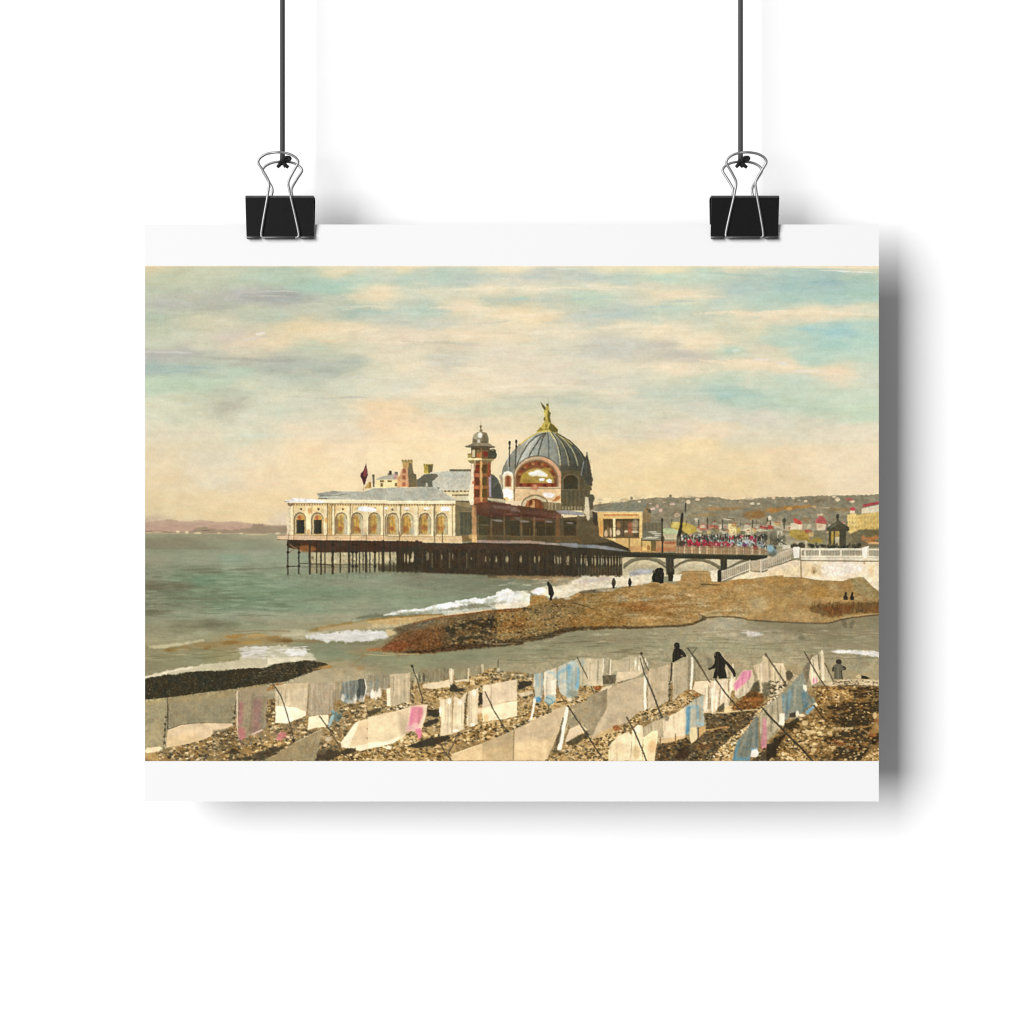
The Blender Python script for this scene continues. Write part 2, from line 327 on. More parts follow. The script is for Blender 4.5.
def paint_sea():
    N = []
    tile(140, 510, 150)
    for u, v, c in [
        (60,170,(160,156,126)),(400,170,(158,154,124)),(800,175,(172,168,136)),(1000,190,(170,166,136)),
        (60,215,(142,139,110)),(300,215,(142,140,110)),(500,215,(152,152,122)),(800,215,(152,152,122)),(60,250,(138,136,108)),(400,252,(140,140,112)),(800,250,(148,150,122)),
        (60,290,(152,156,128)),(400,290,(155,160,132)),(800,290,(158,166,140)),(60,340,(156,156,128)),(400,340,(154,160,132)),(640,330,(148,166,140)),(900,340,(156,165,138)),
        (60,400,(144,148,120)),(400,410,(130,138,110)),(800,400,(146,156,128)),(60,450,(138,144,116)),(300,470,(126,146,114)),(420,490,(110,144,112)),
        (600,490,(130,154,122)),(800,480,(136,156,124)),(1000,500,(142,158,130)),(60,520,(120,120,94)),(280,520,(124,126,98)),(450,530,(126,146,114)),(800,530,(128,150,118)),
        (60,590,(140,146,116)),(300,600,(126,138,108)),(500,610,(120,134,104)),(800,610,(118,142,110)),(1000,600,(128,150,120)),
        (60,650,(132,136,108)),(300,650,(130,140,110)),(600,660,(126,148,116)),(900,660,(134,154,124)),(60,700,(126,126,98)),(300,720,(150,160,130)),(600,720,(150,164,134)),(900,720,(158,168,138)),
        (60,760,(150,154,124)),(300,770,(140,140,110)),(520,780,(126,124,96)),(800,770,(148,152,122)),(60,800,(148,142,108)),(300,810,(146,140,106)),(560,800,(144,140,108)),(800,800,(160,160,128)),
        (60,840,(158,154,118)),(400,845,(166,162,126)),(800,835,(160,154,118)),(60,880,(172,164,126)),(300,880,(170,164,128)),(600,870,(168,158,118)),(800,860,(180,172,136)),
        (60,950,(158,148,108)),(300,970,(150,142,104)),(500,970,(152,146,102)),(60,1010,(148,142,104)),(350,1000,(152,150,112)),(600,1000,(168,158,110))]:
        N.append((*tp((u, v)), c))
    tile(270, 530, 150)
    for u, v, c in [
        (60,180,(150,162,134)),(60,320,(138,154,124)),(60,420,(128,148,116)),(300,350,(140,153,122)),(300,450,(128,147,114)),(520,440,(136,154,122)),(800,440,(142,156,124)),
        (60,520,(134,152,120)),(300,540,(142,160,128)),(560,340,(148,156,126)),(700,340,(150,158,130)),(900,330,(140,146,118)),(500,540,(150,162,130)),(700,520,(154,164,132)),(850,500,(148,160,130)),
        (60,590,(164,168,138)),(300,600,(164,166,136)),(500,600,(168,168,138)),(60,640,(162,160,126)),(240,650,(158,154,118)),(400,630,(166,160,122)),
        (50,700,(182,172,134)),(180,710,(190,180,144)),(60,770,(160,152,112)),(260,800,(146,146,112)),(400,800,(138,146,112)),(550,790,(142,146,110)),(450,850,(140,150,116)),
        (620,830,(150,144,104)),(700,890,(146,148,112)),(850,900,(154,152,114)),(1000,880,(156,154,116)),(450,930,(172,158,116)),(560,960,(178,162,120)),(700,960,(172,160,120)),(900,960,(168,158,120)),(300,1000,(182,168,130))]:
        N.append((*tp((u, v)), c))
    tile(370, 550, 150)
    for u, v, c in [
        (100,200,(150,160,132)),(300,200,(136,138,112)),(500,230,(134,142,114)),(700,260,(130,138,110)),(900,200,(132,130,100)),(1000,250,(136,142,114)),
        (100,320,(142,156,124)),(300,320,(142,154,122)),(500,310,(142,152,122)),(700,310,(136,148,118)),(60,410,(146,158,128)),(300,380,(150,160,130)),
        (100,740,(150,148,110)),(400,740,(140,142,106)),(700,730,(146,146,112)),(1000,700,(156,152,116)),(100,820,(160,152,114)),(500,800,(150,146,110)),(900,760,(158,152,116)),(600,900,(170,156,120))]:
        N.append((*tp((u, v)), c))
    tile(500, 570, 150)
    for u, v, c in [
        (60,80,(128,136,110)),(250,90,(140,142,112)),(150,60,(134,132,102)),(100,560,(154,148,112)),(300,540,(152,148,112)),(500,470,(150,144,110)),(800,450,(158,148,112)),(600,560,(160,152,116)),
        (200,640,(162,152,114)),(500,600,(156,148,112)),(800,560,(160,152,114)),(1000,450,(162,152,116)),(1000,540,(164,154,118)),(60,660,(160,150,112))]:
        N.append((*tp((u, v)), c))
    tile(630, 570, 150)
    for u, v, c in [
        (60,450,(162,152,114)),(300,430,(164,154,116)),(550,380,(176,162,124)),(700,360,(180,168,134)),(900,380,(164,156,122)),(1000,420,(158,150,116)),(500,480,(162,154,116)),(800,480,(172,160,126)),
        (150,540,(164,154,116)),(450,560,(164,154,118)),(750,540,(162,152,114)),(1000,550,(164,154,116)),(400,620,(162,150,112)),(800,640,(166,150,110))]:
        N.append((*tp((u, v)), c))
    tile(750, 580, 150)
    for u, v, c in [
        (100,310,(146,136,102)),(300,330,(142,132,98)),(500,320,(148,138,104)),(800,290,(150,140,106)),(60,380,(172,164,130)),(350,380,(142,132,98)),(600,380,(150,140,104)),(800,400,(160,150,114)),
        (200,440,(164,154,118)),(500,440,(158,148,112)),(800,450,(156,146,110)),(200,520,(162,152,116)),(450,500,(152,142,108)),(700,560,(160,150,114)),(850,620,(172,158,118)),(250,580,(168,154,116))]:
        N.append((*tp((u, v)), c))
    j0, j1 = int((532 - PY0) * RES), int((705 - PY0) * RES)
    CAN[j0:j1] = field(N, 3.0, 2.2, 1.6, 9, (0, NW, j0, j1), step=2, eps=8)
    # ripples
    rip = noise(11, 1.6, 201, 2) * 7 + noise(26, 2.4, 202, 2) * 6 + noise(1.4, 1.2, 203, 1) * 3.5 + noise(5, 1.3, 204, 1) * 4
    y = YS[:, None]
    wgt = np.clip((y - 545) / 20, .35, 1) * np.where(y > 640, .75, 1)
    CAN[j0:j1] += (rip * wgt)[j0:j1, :, None] * np.array((1, 1, .9), f32)
    CAN[j0:j1] += (noise(60, 8, 207, 2) * 5)[j0:j1, :, None] * np.array((-.8, .6, .2), f32)
    CAN[j0:j1] *= np.array((.995, .967, .965), f32)
    CAN[j0:j1] += (CAN[j0:j1].mean(-1, keepdims=True) * np.array((1.01, 1.04, .88), f32) - CAN[j0:j1]) * .22
    # far coast
    tile(140, 510, 150)
    fill([(20,84),(110,72),(210,66),(300,78),(420,70),(560,82),(650,78),(740,90),(900,104),(1030,104),(1030,160),(20,160)], (192,164,140), soft=1.6, rough=.5, rs=4)
    fill([(20,110),(200,100),(420,112),(640,104),(760,108),(760,150),(20,150)], (186,150,130), .5, soft=4)
    fill([(20,138),(150,140),(240,150),(330,146),(410,118),(440,112),(470,128),(640,136),(700,128),(760,122),(770,96),(840,94),(850,110),(1030,112),(1030,160),(20,158)], (152,136,110), .8, soft=1.1, rough=.7, rs=2)
    grain([(20,60),(1030,60),(1030,160),(20,160)], 2.0, 8, (1,1,.9), 2.0, 301)
    for x, y, w, h, c in [(120,150,60,7,(200,178,138)),(260,148,24,14,(228,206,160)),(320,152,20,14,(236,216,172)),(395,157,40,9,(240,222,178)),(540,158,20,9,(214,196,150)),(690,160,24,8,(232,214,170)),(450,140,50,8,(130,112,92)),(800,168,120,6,(206,188,148)),(940,160,30,14,(214,196,156)),(60,154,40,6,(196,176,136))]:
        blob(x, y, w/1.6, h/1.6, c, .9, .7)
    rect(30, 158, 900, 164, (186,170,132), .5, soft=.8)
    stroke([(20,262),(540,262)], 8, (128,128,100), .45, soft=1.2)
    stroke([(500,264),(900,264)], 7, (138,140,112), .35, soft=1.2)
    # dark ripple streaks
    r = np.random.RandomState(12)
    for k in range(150):
        x = r.uniform(30, 1000); yv = r.uniform(390, 730); l = r.uniform(15, 80)
        d = 1 if r.rand() < .62 else -1
        blob(x, yv, l, r.uniform(3, 7), (100,106,80) if d > 0 else (168,178,146), r.uniform(.18, .45), .9, r.uniform(-.05, .05), .3, 2, k)
    for x, yv, l in [(90,520,90),(220,510,80),(100,545,60),(300,520,70),(480,425,80),(420,405,90),(250,602,90),(420,606,90),(80,690,60),(700,405,80),(560,780,110),(440,795,120),(240,650,60),(640,600,80),(100,585,40)]:
        blob(x, yv, l, 8, (104,104,78), .45, .9, -.02, .3, 3, int(l + x))
    # shallow water with weed, light surf lines
    fill([(160,950),(400,905),(560,880),(640,868),(780,868),(1030,872),(1030,905),(800,912),(640,935),(420,945),(200,965)], (152,124,74), .62, soft=4, rough=2.4, rs=5, seed=41)
    for x, yv, l, c in [(650,862,70,(170,118,50)),(800,860,70,(190,150,80)),(460,940,30,(128,92,40)),(210,955,40,(132,98,44)),(760,905,80,(180,142,70)),(970,890,60,(122,92,44)),(900,870,60,(150,112,54)),(620,905,60,(134,98,44))]:
        blob(x, yv, l, 12, c, .6, .9, -.06, .35, 3, int(x))
    fill([(60,925),(300,905),(430,885),(440,895),(300,922),(150,945),(60,945)], (206,196,154), .85, soft=1.5, rough=1, rs=4)
    stroke([(640,832),(780,822),(1024,826)], 8, (132,118,84), .6, soft=1)
    stroke([(660,850),(820,842)], 6, (140,112,66), .5, soft=1)
    stroke([(40,908),(300,890),(450,870)], 4, (132,124,90), .6, soft=.8)
    for k in range(60):
        x = r.uniform(30, 700); yv = r.uniform(935, 1023)
        blob(x, yv, r.uniform(20, 70), r.uniform(2, 5), [(120,112,76),(184,174,136),(128,118,80)][k % 3], r.uniform(.2, .5), .9, r.uniform(-.06, .02), .3, 2, k)
    # left foam sheet
    tile(140, 645, 125)
    fill([(20,262),(140,232),(300,196),(420,172),(640,146),(800,120),(860,60),(900,26),(1040,10),(1040,196),(860,206),(640,212),(440,218),(290,240),(150,262),(20,285)], (212,203,170), .8, soft=2.2, rough=1.8, rs=3, seed=51)
    fill([(830,90),(870,50),(960,22),(1040,16),(1040,80),(900,100)], (214,206,192), .9, soft=2, rough=1.4, rs=3)
    for k in range(60):
        x = r.uniform(820, 1040); yv = r.uniform(15, 110)
        blob(x, yv, r.uniform(15, 45), r.uniform(4, 9), [(240,236,226),(186,176,152),(222,214,204)][k % 3], r.uniform(.3, .7), .9, -.12, .3, 2, k)
    stroke([(40,266),(150,240),(300,205),(430,182)], 14, (236,226,194), .8, soft=1.2)
    grain([(20,262),(400,172),(860,60),(1040,10),(1040,200),(300,240),(20,285)], 1.6, 12, seed=52, asp=2)
    tile(270, 530, 150)
    fill([(-20,800),(60,788),(180,798),(250,830),(310,868),(316,886),(250,890),(100,902),(-20,925)], (214,206,178), .85, soft=2.2, rough=2, rs=3, seed=54)
    fill([(80,838),(150,812),(210,815),(255,835),(220,862),(120,856)], (246,242,234), .95, soft=1.5, rough=1.5, rs=3, seed=55)
    fill([(-20,868),(200,872),(300,884),(120,900),(-20,922)], (232,222,188), .8, soft=1.5)
    for k in range(36):
        blob(r.uniform(-20, 240), r.uniform(795, 870), r.uniform(10, 40), r.uniform(3, 7), [(200,188,160),(248,244,236)][k % 2], r.uniform(.3, .7), .9, -.05, .3, 2, k)
    grain([(-20,800),(180,798),(310,868),(250,890),(-20,925)], 2.4, 16, (1,1,1), 2.6, 56)
    # weed lines and surf of the right side
    fill([(-20,742),(90,738),(160,748),(260,748),(420,770),(250,772),(120,765),(-20,758)], (138,114,74), .65, soft=2, rough=1.2, rs=3)
    blob(120, 758, 40, 9, (112,84,44), .7, .9)
    fill([(240,720),(350,704),(500,690),(650,684),(770,690),(806,702),(800,736),(700,756),(600,762),(500,768),(450,754),(395,768),(340,748),(280,745)], (232,227,216), .92, soft=2, rough=2.2, rs=3, seed=58)
    grain([(240,720),(500,690),(806,702),(800,736),(500,768),(280,745)], 2.4, 15, (1,1,1), 2.6, 57)
    fill([(80,715),(240,706),(400,694),(400,700),(240,720),(80,725)], (206,196,160), .8, soft=1.5)
    for k in range(50):
        blob(r.uniform(280, 790), r.uniform(690, 758), r.uniform(8, 34), r.uniform(2.5, 6), [(252,250,246),(214,206,196),(226,220,214)][k % 3], r.uniform(.3, .7), .9, 0, .3, 2, k)
    fill([(250,690),(330,660),(480,640),(560,625),(560,650),(420,672),(320,690)], (146,116,62), .75, soft=2, rough=1, rs=4)
    fill([(330,660),(560,640),(680,612),(790,596),(1030,588),(1030,630),(860,652),(700,676),(500,682),(330,690)], (184,162,118), .8, soft=2.4, rough=1, rs=4, seed=59)
    stroke([(340,668),(560,634),(700,606),(860,596)], 9, (156,124,70), .6, soft=1.6)
    fill([(500,652),(760,632),(1000,612),(840,660),(560,680)], (186,162,116), .6, soft=3)
    fill([(790,680),(850,676),(878,694),(860,710),(806,730)], (222,196,144), .95, soft=1)
    fill([(560,608),(640,580),(780,570),(1030,572),(1030,590),(800,596),(650,606)], (112,112,86), .8, soft=1.8, rough=.8, rs=3)
    fill([(400,770),(500,766),(640,765),(760,756),(700,785),(560,785)], (122,116,84), .55, soft=2)
    stroke([(560,836),(660,820),(720,815)], 8, (158,132,86), .6, soft=1)
    stroke([(640,846),(760,856),(1024,846)], 6, (206,190,142), .7, soft=1)
    for k in range(26):
        blob(r.uniform(380, 1000), r.uniform(780, 1000), r.uniform(20, 60), r.uniform(4, 9), [(150,118,64),(126,130,96),(184,166,122)][k % 3], r.uniform(.15, .4), .9, -.1, .4, 4, k)
    blob(390, 932, 30, 12, (158,108,50), .7, .8); blob(620, 940, 30, 14, (166,126,74), .5, .9)
    stroke([(560,925),(620,880),(640,845)], 10, (140,110,66), .4, soft=1.5)


def paint_hill():
    tile(580, 490, 120)
    base = (146, 136, 110)
    fill([(60,180),(130,122),(250,112),(380,104),(430,85),(500,82),(640,66),(760,72),(1030,72),(1030,420),(60,420)], base, soft=.9, rough=.6, rs=2.5, seed=61)
    for x, y in [(438,70),(772,52)]: blob(x, y, 12, 14, (134,122,98), .9, .6)
    for x in range(620, 1020, 34): blob(x, 68 + (x % 3) * 3, 20, 8, (140,130,104), .7, .7)
    tile(670, 490, 120)
    fill([(-20,70),(100,66),(180,72),(280,62),(420,62),(470,78),(560,82),(700,78),(860,66),(960,58),(1030,62),(1030,420),(-20,420)], base, soft=.9, rough=.8, rs=2.5, seed=62)
    tile(770, 490, 120)
    fill([(-20,62),(120,62),(260,60),(420,48),(600,48),(760,44),(940,34),(940,430),(-20,430)], base, soft=.9, rough=.8, rs=2.5, seed=63)
    full = [(585,500),(640,495),(700,496),(740,498),(880,493),(880,545),(585,545)]
    grain(full, 5, 12, (1,1,.9), 2.2, 65, raw=True); grain(full, 2.0, 10, (1,1,.9), 1.4, 66, raw=True)
    fill(full, (122,116,94), .3, soft=3, speck=(5, 2.5, .1, 67), raw=True)
    tile(670, 490, 120)
    for x, y, rx, ry, c, a in [(480,160,150,16,(160,122,72),.7),(720,210,90,40,(152,110,60),.8),(870,172,60,22,(178,120,58),.8),(1010,155,40,20,(190,132,62),.7),(300,215,120,14,(160,130,84),.6),(350,150,60,10,(170,130,76),.5),(160,150,120,18,(158,146,116),.6),(560,130,160,14,(154,142,114),.5)]:
        blob(x, y, rx, ry, c, a, .9, -.05, .35, 3, int(x))
    tile(770, 490, 120)
    for x, y, rx, ry, c, a in [(200,150,120,14,(176,118,50),.8),(40,172,60,16,(180,124,58),.8),(300,140,50,12,(182,128,60),.6),(560,165,70,14,(160,124,76),.6),(420,95,50,10,(128,112,86),.6),(300,250,40,26,(148,116,76),.5),(640,170,40,14,(158,122,76),.5)]:
        blob(x, y, rx, ry, c, a, .9, -.06, .35, 3, int(x))
    r = np.random.RandomState(71)
    tile(580, 490, 120)
    for x, y, w, h, c in [(505,98,22,18,(230,205,168)),(620,160,36,24,(226,188,170)),(660,138,26,26,(214,170,150)),(690,172,26,22,(226,190,172)),(790,120,36,16,(214,190,160)),(925,100,30,30,(238,212,180)),(1000,80,26,20,(226,204,170)),(830,215,44,30,(206,176,140)),(990,250,26,16,(222,204,176)),(600,115,20,14,(204,180,150)),(870,90,30,12,(190,172,140)),(720,105,20,10,(190,170,140))]:
        blob(x, y, w / 1.7, h / 1.7, c, .85, .6, 0, .2, 2, int(x))
    tile(670, 490, 120)
    for x, y, w, h, c in [(155,100,28,26,(236,214,176)),(240,80,24,18,(222,200,164)),(20,118,44,18,(214,184,160)),(700,116,34,20,(228,216,180)),(755,118,30,16,(218,206,170)),(880,70,26,14,(222,200,164)),(690,80,20,10,(202,182,150)),(990,62,20,14,(220,200,166)),(60,215,40,28,(208,176,140)),(340,130,30,10,(196,180,146)),(600,100,26,10,(180,164,132)),(850,238,28,30,(240,228,200)),(490,250,60,14,(214,200,168)),(230,260,30,22,(206,190,156))]:
        blob(x, y, w / 1.7, h / 1.7, c, .85, .6, 0, .2, 2, int(x))
    tile(770, 490, 120)
    for x, y, w, h, c in [(575,82,36,28,(240,216,176)),(545,58,30,14,(236,212,172)),(305,95,28,18,(232,208,166)),(200,70,24,14,(222,196,156)),(30,68,26,12,(222,196,156)),(700,98,36,22,(228,206,166)),(675,80,50,22,(180,96,84)),(165,160,40,26,(214,160,90)),(375,142,36,18,(222,178,110)),(480,152,60,10,(190,176,144)),(440,210,30,14,(212,190,150)),(250,90,30,8,(190,170,138)),(140,66,40,10,(168,150,120))]:
        blob(x, y, w / 1.7, h / 1.7, c, .85, .6, 0, .2, 2, int(x))
    for k in range(70):
        x, y = r.uniform(600, 878), r.uniform(500, 520)
        blob((x - OX) / K, (y - OY) / K, r.uniform(4, 14), r.uniform(3, 7), [(120,110,86),(176,160,128),(130,122,96)][k % 3], r.uniform(.3, .6), .8)

def arch(cx, hw, y0, y1, color, a=1.0, soft=0.0):
    """upright opening with a round head"""
    pts = [(cx - hw, y1)] + [(cx - hw * math.cos(t * math.pi / 10), y0 + hw * 1.05 - hw * 1.05 * math.sin(t * math.pi / 10)) for t in range(11)] + [(cx + hw, y1)]
    fill(pts, color, a, soft)

def window_arch(cx, top=530, kind='gold', s=1.0, seed=1):
    r = np.random.RandomState(seed)
    arch(cx, 58, top - 8, 722, (240,226,184), .8)
    arch(cx, 52, top + 2, 720, (150,128,92))
    arch(cx + 3, 43, top + 14, 716, (206,188,142))
    if kind == 'door':
        arch(cx + 6, 36, top + 18, 716, (212,160,84))
        blob(cx - 2, top + 48, 16, 18, (196,96,52), .8, .8); blob(cx + 22, top + 50, 14, 14, (226,170,60), .9, .8)
        rect(cx - 28, top + 66, cx + 38, 712, (52,52,42)); rect(cx - 28, top + 66, cx - 12, 712, (78,76,58), .8); stroke([(cx + 4, top + 66), (cx + 4, 710)], 5, (80,78,62))
    else:
        rect(cx - 26, top + 30, cx + 20, 712, (216,160,54), .9, soft=.8)
        rect(cx + 18, top + 26, cx + 42, 712, (190,180,140), .9, soft=.8)
        rect(cx - 42, top + 40, cx - 24, 712, (146,116,72), .9, soft=.8)
        for k in range(9):
            blob(cx + r.uniform(-26, 30), r.uniform(top + 30, 700), r.uniform(6, 12), r.uniform(10, 26), [(176,112,52),(228,188,84),(188,130,58),(212,160,64),(150,84,46),(206,190,130)][k % 6], .6, .9)
        blob(cx - 8, 672, 20, 20, (166,82,44), .6, .9)
        stroke([(cx - 2, top + 20), (cx - 2, 714)], 6, (150,112,60), .7)
        stroke([(cx - 40, top + 70), (cx + 40, top + 70)], 4, (150,120,74), .6)
    stroke([(cx - 50, 722), (cx - 50, top + 55), (cx - 36, top + 18), (cx, top + 2), (cx + 30, top + 12)], 7, (128,104,70), .75)

def paint_wing():
    # --- sea-side hall, left half
    tile(280, 450, 120)
    # roof of the rear house, flag, chimneys
    stroke([(735,78),(735,130),(712,345)], 5, (150,120,90), .8)
    fill([(733,118),(742,150),(752,215),(738,250),(726,296),(712,292),(700,250),(686,225),(692,196),(712,178)], (76,46,48), 1, soft=.9)
    fill([(733,135),(746,200),(734,232),(716,226),(712,196)], (140,72,68), .9, soft=1)
    fill([(720,330),(735,300),(760,275),(778,270),(778,326)], (206,160,76), .9, soft=1)
    rect(762, 275, 776, 318, (150,108,50), .8)
    fill([(815,250),(850,238),(1010,212),(1030,240),(1030,330),(815,330)], (246,224,164))
    fill([(815,250),(860,228),(935,212),(985,196),(1005,236),(990,250),(830,256)], (190,184,162))
    for x, y, w, h in [(870,266,34,14),(936,266,36,14),(868,298,20,30),(990,296,20,30)]: rect(x - w/2, y - h/2, x + w/2, y + h/2, (112,86,50), .9)
    rect(792, 212, 808, 316, (116,106,86)); rect(788, 210, 806, 226, (96,86,66))
    rect(932, 178, 952, 212, (78,70,56)); rect(980, 186, 1004, 220, (112,104,92))
    rect(975, 205, 998, 250, (206,150,140), .8, soft=1)
    rect(1000, 225, 1030, 325, (236,172,102), 1)
    # slate roof
    fill([(312,376),(450,348),(600,352),(720,356),(800,326),(1040,322),(1040,440),(600,434),(470,428),(338,408)], (180,178,158))
    fill([(312,374),(450,348),(540,356),(440,384),(350,392)], (156,153,136), .9, soft=1)
    stroke([(335,404),(480,398),(640,424)], 7, (206,204,186), .8)
    stroke([(345,392),(470,390),(560,376)], 7, (110,112,98), .7)
    stroke([(330,412),(400,416)], 10, (110,100,78), .8)
    grain([(312,376),(800,326),(1040,322),(1040,440),(338,408)], 3, 4, (1,1,1), 2.5, 81)
    # walls
    fill([(66,452),(1040,452),(1040,772),(58,768)], (236,206,146))
    fill([(66,455),(106,455),(104,768),(58,766)], (226,206,168))
    grain([(66,452),(1040,452),(1040,772),(58,768)], 1.5, 9, (1,1,.8), .7, 82)
    for k in range(7): blob(84, 500 + k * 38, 12, 12, (200,180,144), .6, .8)
    # cornice
    fill([(340,425),(470,420),(1040,430),(1040,458),(340,458)], (240,224,182))
    stroke([(340,430),(1040,436)], 5, (252,240,206), .8)
    fill([(40,430),(100,422),(110,408),(180,412),(300,424),(380,432),(352,460),(250,450),(150,446),(60,452)], (250,246,238), 1, soft=.9)
    stroke([(40,438),(80,440)], 6, (120,104,80), .7)
    for x in range(70, 1030, 22):
        rect(x, 458, x + 12, 474, (150,120,76), .9)
    stroke([(66,458),(340,456),(1030,462)], 6, (120,100,66), .85)
    stroke([(72,455),(90,478),(110,462)], 14, (112,98,74), .8)
    # pilasters
    for x, w in [(104,12),(245,26),(395,20),(460,16),(590,26),(736,22),(880,24),(1022,20)]:
        rect(x - w, 480, x + w, 764, (246,226,178), .9, soft=.8)
        stroke([(x + w, 478), (x + w, 764)], 6, (160,124,76), .8)
    for x in (405, 442, 466, 600, 885): stroke([(x, 462), (x, 764)], 8, (118,92,56), .8)
    rect(412, 480, 438, 764, (226,186,112)); stroke([(425,480),(425,764)], 5, (150,112,60), .8)
    for x, y in [(252,520),(395,600),(425,690),(240,700),(720,690)]: blob(x, y, 18, 26, (218,156,76), .7, .8)
    for x, k in [(170,'door'),(318,'door'),(522,'gold'),(658,'gold'),(806,'gold'),(948,'gold')]: window_arch(x, 530, k, seed=x)
    rect(700, 590, 740, 740, (216,196,164), .6, soft=1); rect(552, 590, 578, 716, (200,188,164), .7, soft=1)
    for x, y in [(180,505),(330,505),(535,505),(670,500),(812,500),(958,508)]:
        blob(x, y, 9, 10, (96,84,60), .9, .6)
    fill([(665,495),(690,482),(760,486),(820,498),(825,520),(770,528),(700,524),(668,515)], (250,248,242), 1, soft=.9)
    blob(925, 496, 36, 13, (250,248,240), 1, .4)
    # balcony
    fill([(-20,728),(60,724),(1040,732),(1040,778),(60,766),(-20,762)], (232,196,146))
    fill([(-20,730),(180,728),(340,744),(340,768),(-20,760)], (222,192,156), .9, soft=1)
    for x in range(70, 1030, 17): stroke([(x, 730), (x, 768)], 3.5, (176,138,94), .55)
    stroke([(-20,728),(1040,730)], 5, (128,100,66), .8); stroke([(-20,748),(1040,754)], 4, (196,150,96), .6)
    stroke([(60,766),(1040,778)], 6, (250,226,176), .9); stroke([(-20,764),(70,766)], 8, (120,104,76), .8)
    for x in (75, 118, 400, 600, 736, 885): stroke([(x, 715), (x, 775)], 6, (110,88,58), .8)
    # right half
    tile(390, 450, 120)
    fill([(-20,322),(390,316),(470,372),(566,432),(-20,436)], (182,180,160))
    grain([(-20,322),(390,316),(566,432),(-20,436)], 3, 4, (1,1,1), 2.5, 83)
    stroke([(390,318),(470,372),(562,430)], 5, (200,198,180), .7)
    fill([(-20,455),(556,455),(556,776),(-20,772)], (236,208,150))
    grain([(-20,455),(556,455),(556,776),(-20,772)], 1.5, 9, (1,1,.8), .7, 84)
    rect(-20, 434, 560, 462, (242,226,184)); stroke([(-20,442),(560,440)], 5, (254,244,214), .8)
    for x in range(-16, 550, 22): rect(x, 462, x + 12, 478, (150,120,76), .9)
    stroke([(-20,464),(556,464)], 6, (120,100,66), .8)
    for x, w in [(78,18),(220,20),(372,18),(520,16),(548,10)]:
        rect(x - w, 480, x + w, 770, (246,228,182), .9, soft=.8); stroke([(x + w, 470), (x + w, 770)], 6, (150,118,74), .8)
    stroke([(90,464),(90,770)], 9, (110,92,60), .8); stroke([(378,464),(378,770)], 11, (104,88,58), .85); stroke([(532,470),(532,760)], 8, (176,146,96), .8)
    for x in (24, 148, 298, 440): window_arch(x, 534, 'gold', seed=x + 3)
    rect(180, 600, 212, 730, (206,192,160), .7, soft=1)
    for x in (20, 145, 300): blob(x, 508, 9, 10, (100,86,60), .8, .6)
    fill([(430,498),(450,485),(500,487),(518,500),(505,520),(450,524),(434,512)], (252,250,246), 1, soft=.9)
    for x in (140, 315): blob(x, 500, 28, 12, (248,242,228), .95, .4)
    rect(-20, 735, 612, 790, (230,198,146)); rect(560, 752, 616, 796, (226,196,146))
    for x in range(-16, 600, 17): stroke([(x, 742), (x, 782)], 3.5, (176,138,94), .5)
    stroke([(-20,738),(556,742)], 5, (132,104,68), .8); stroke([(-20,758),(610,764)], 4, (196,150,96), .6); stroke([(-20,784),(612,796)], 7, (252,228,178), .9)
    for x in (80, 378, 448): stroke([(x, 700), (x, 786)], 8, (100,82,56), .8)


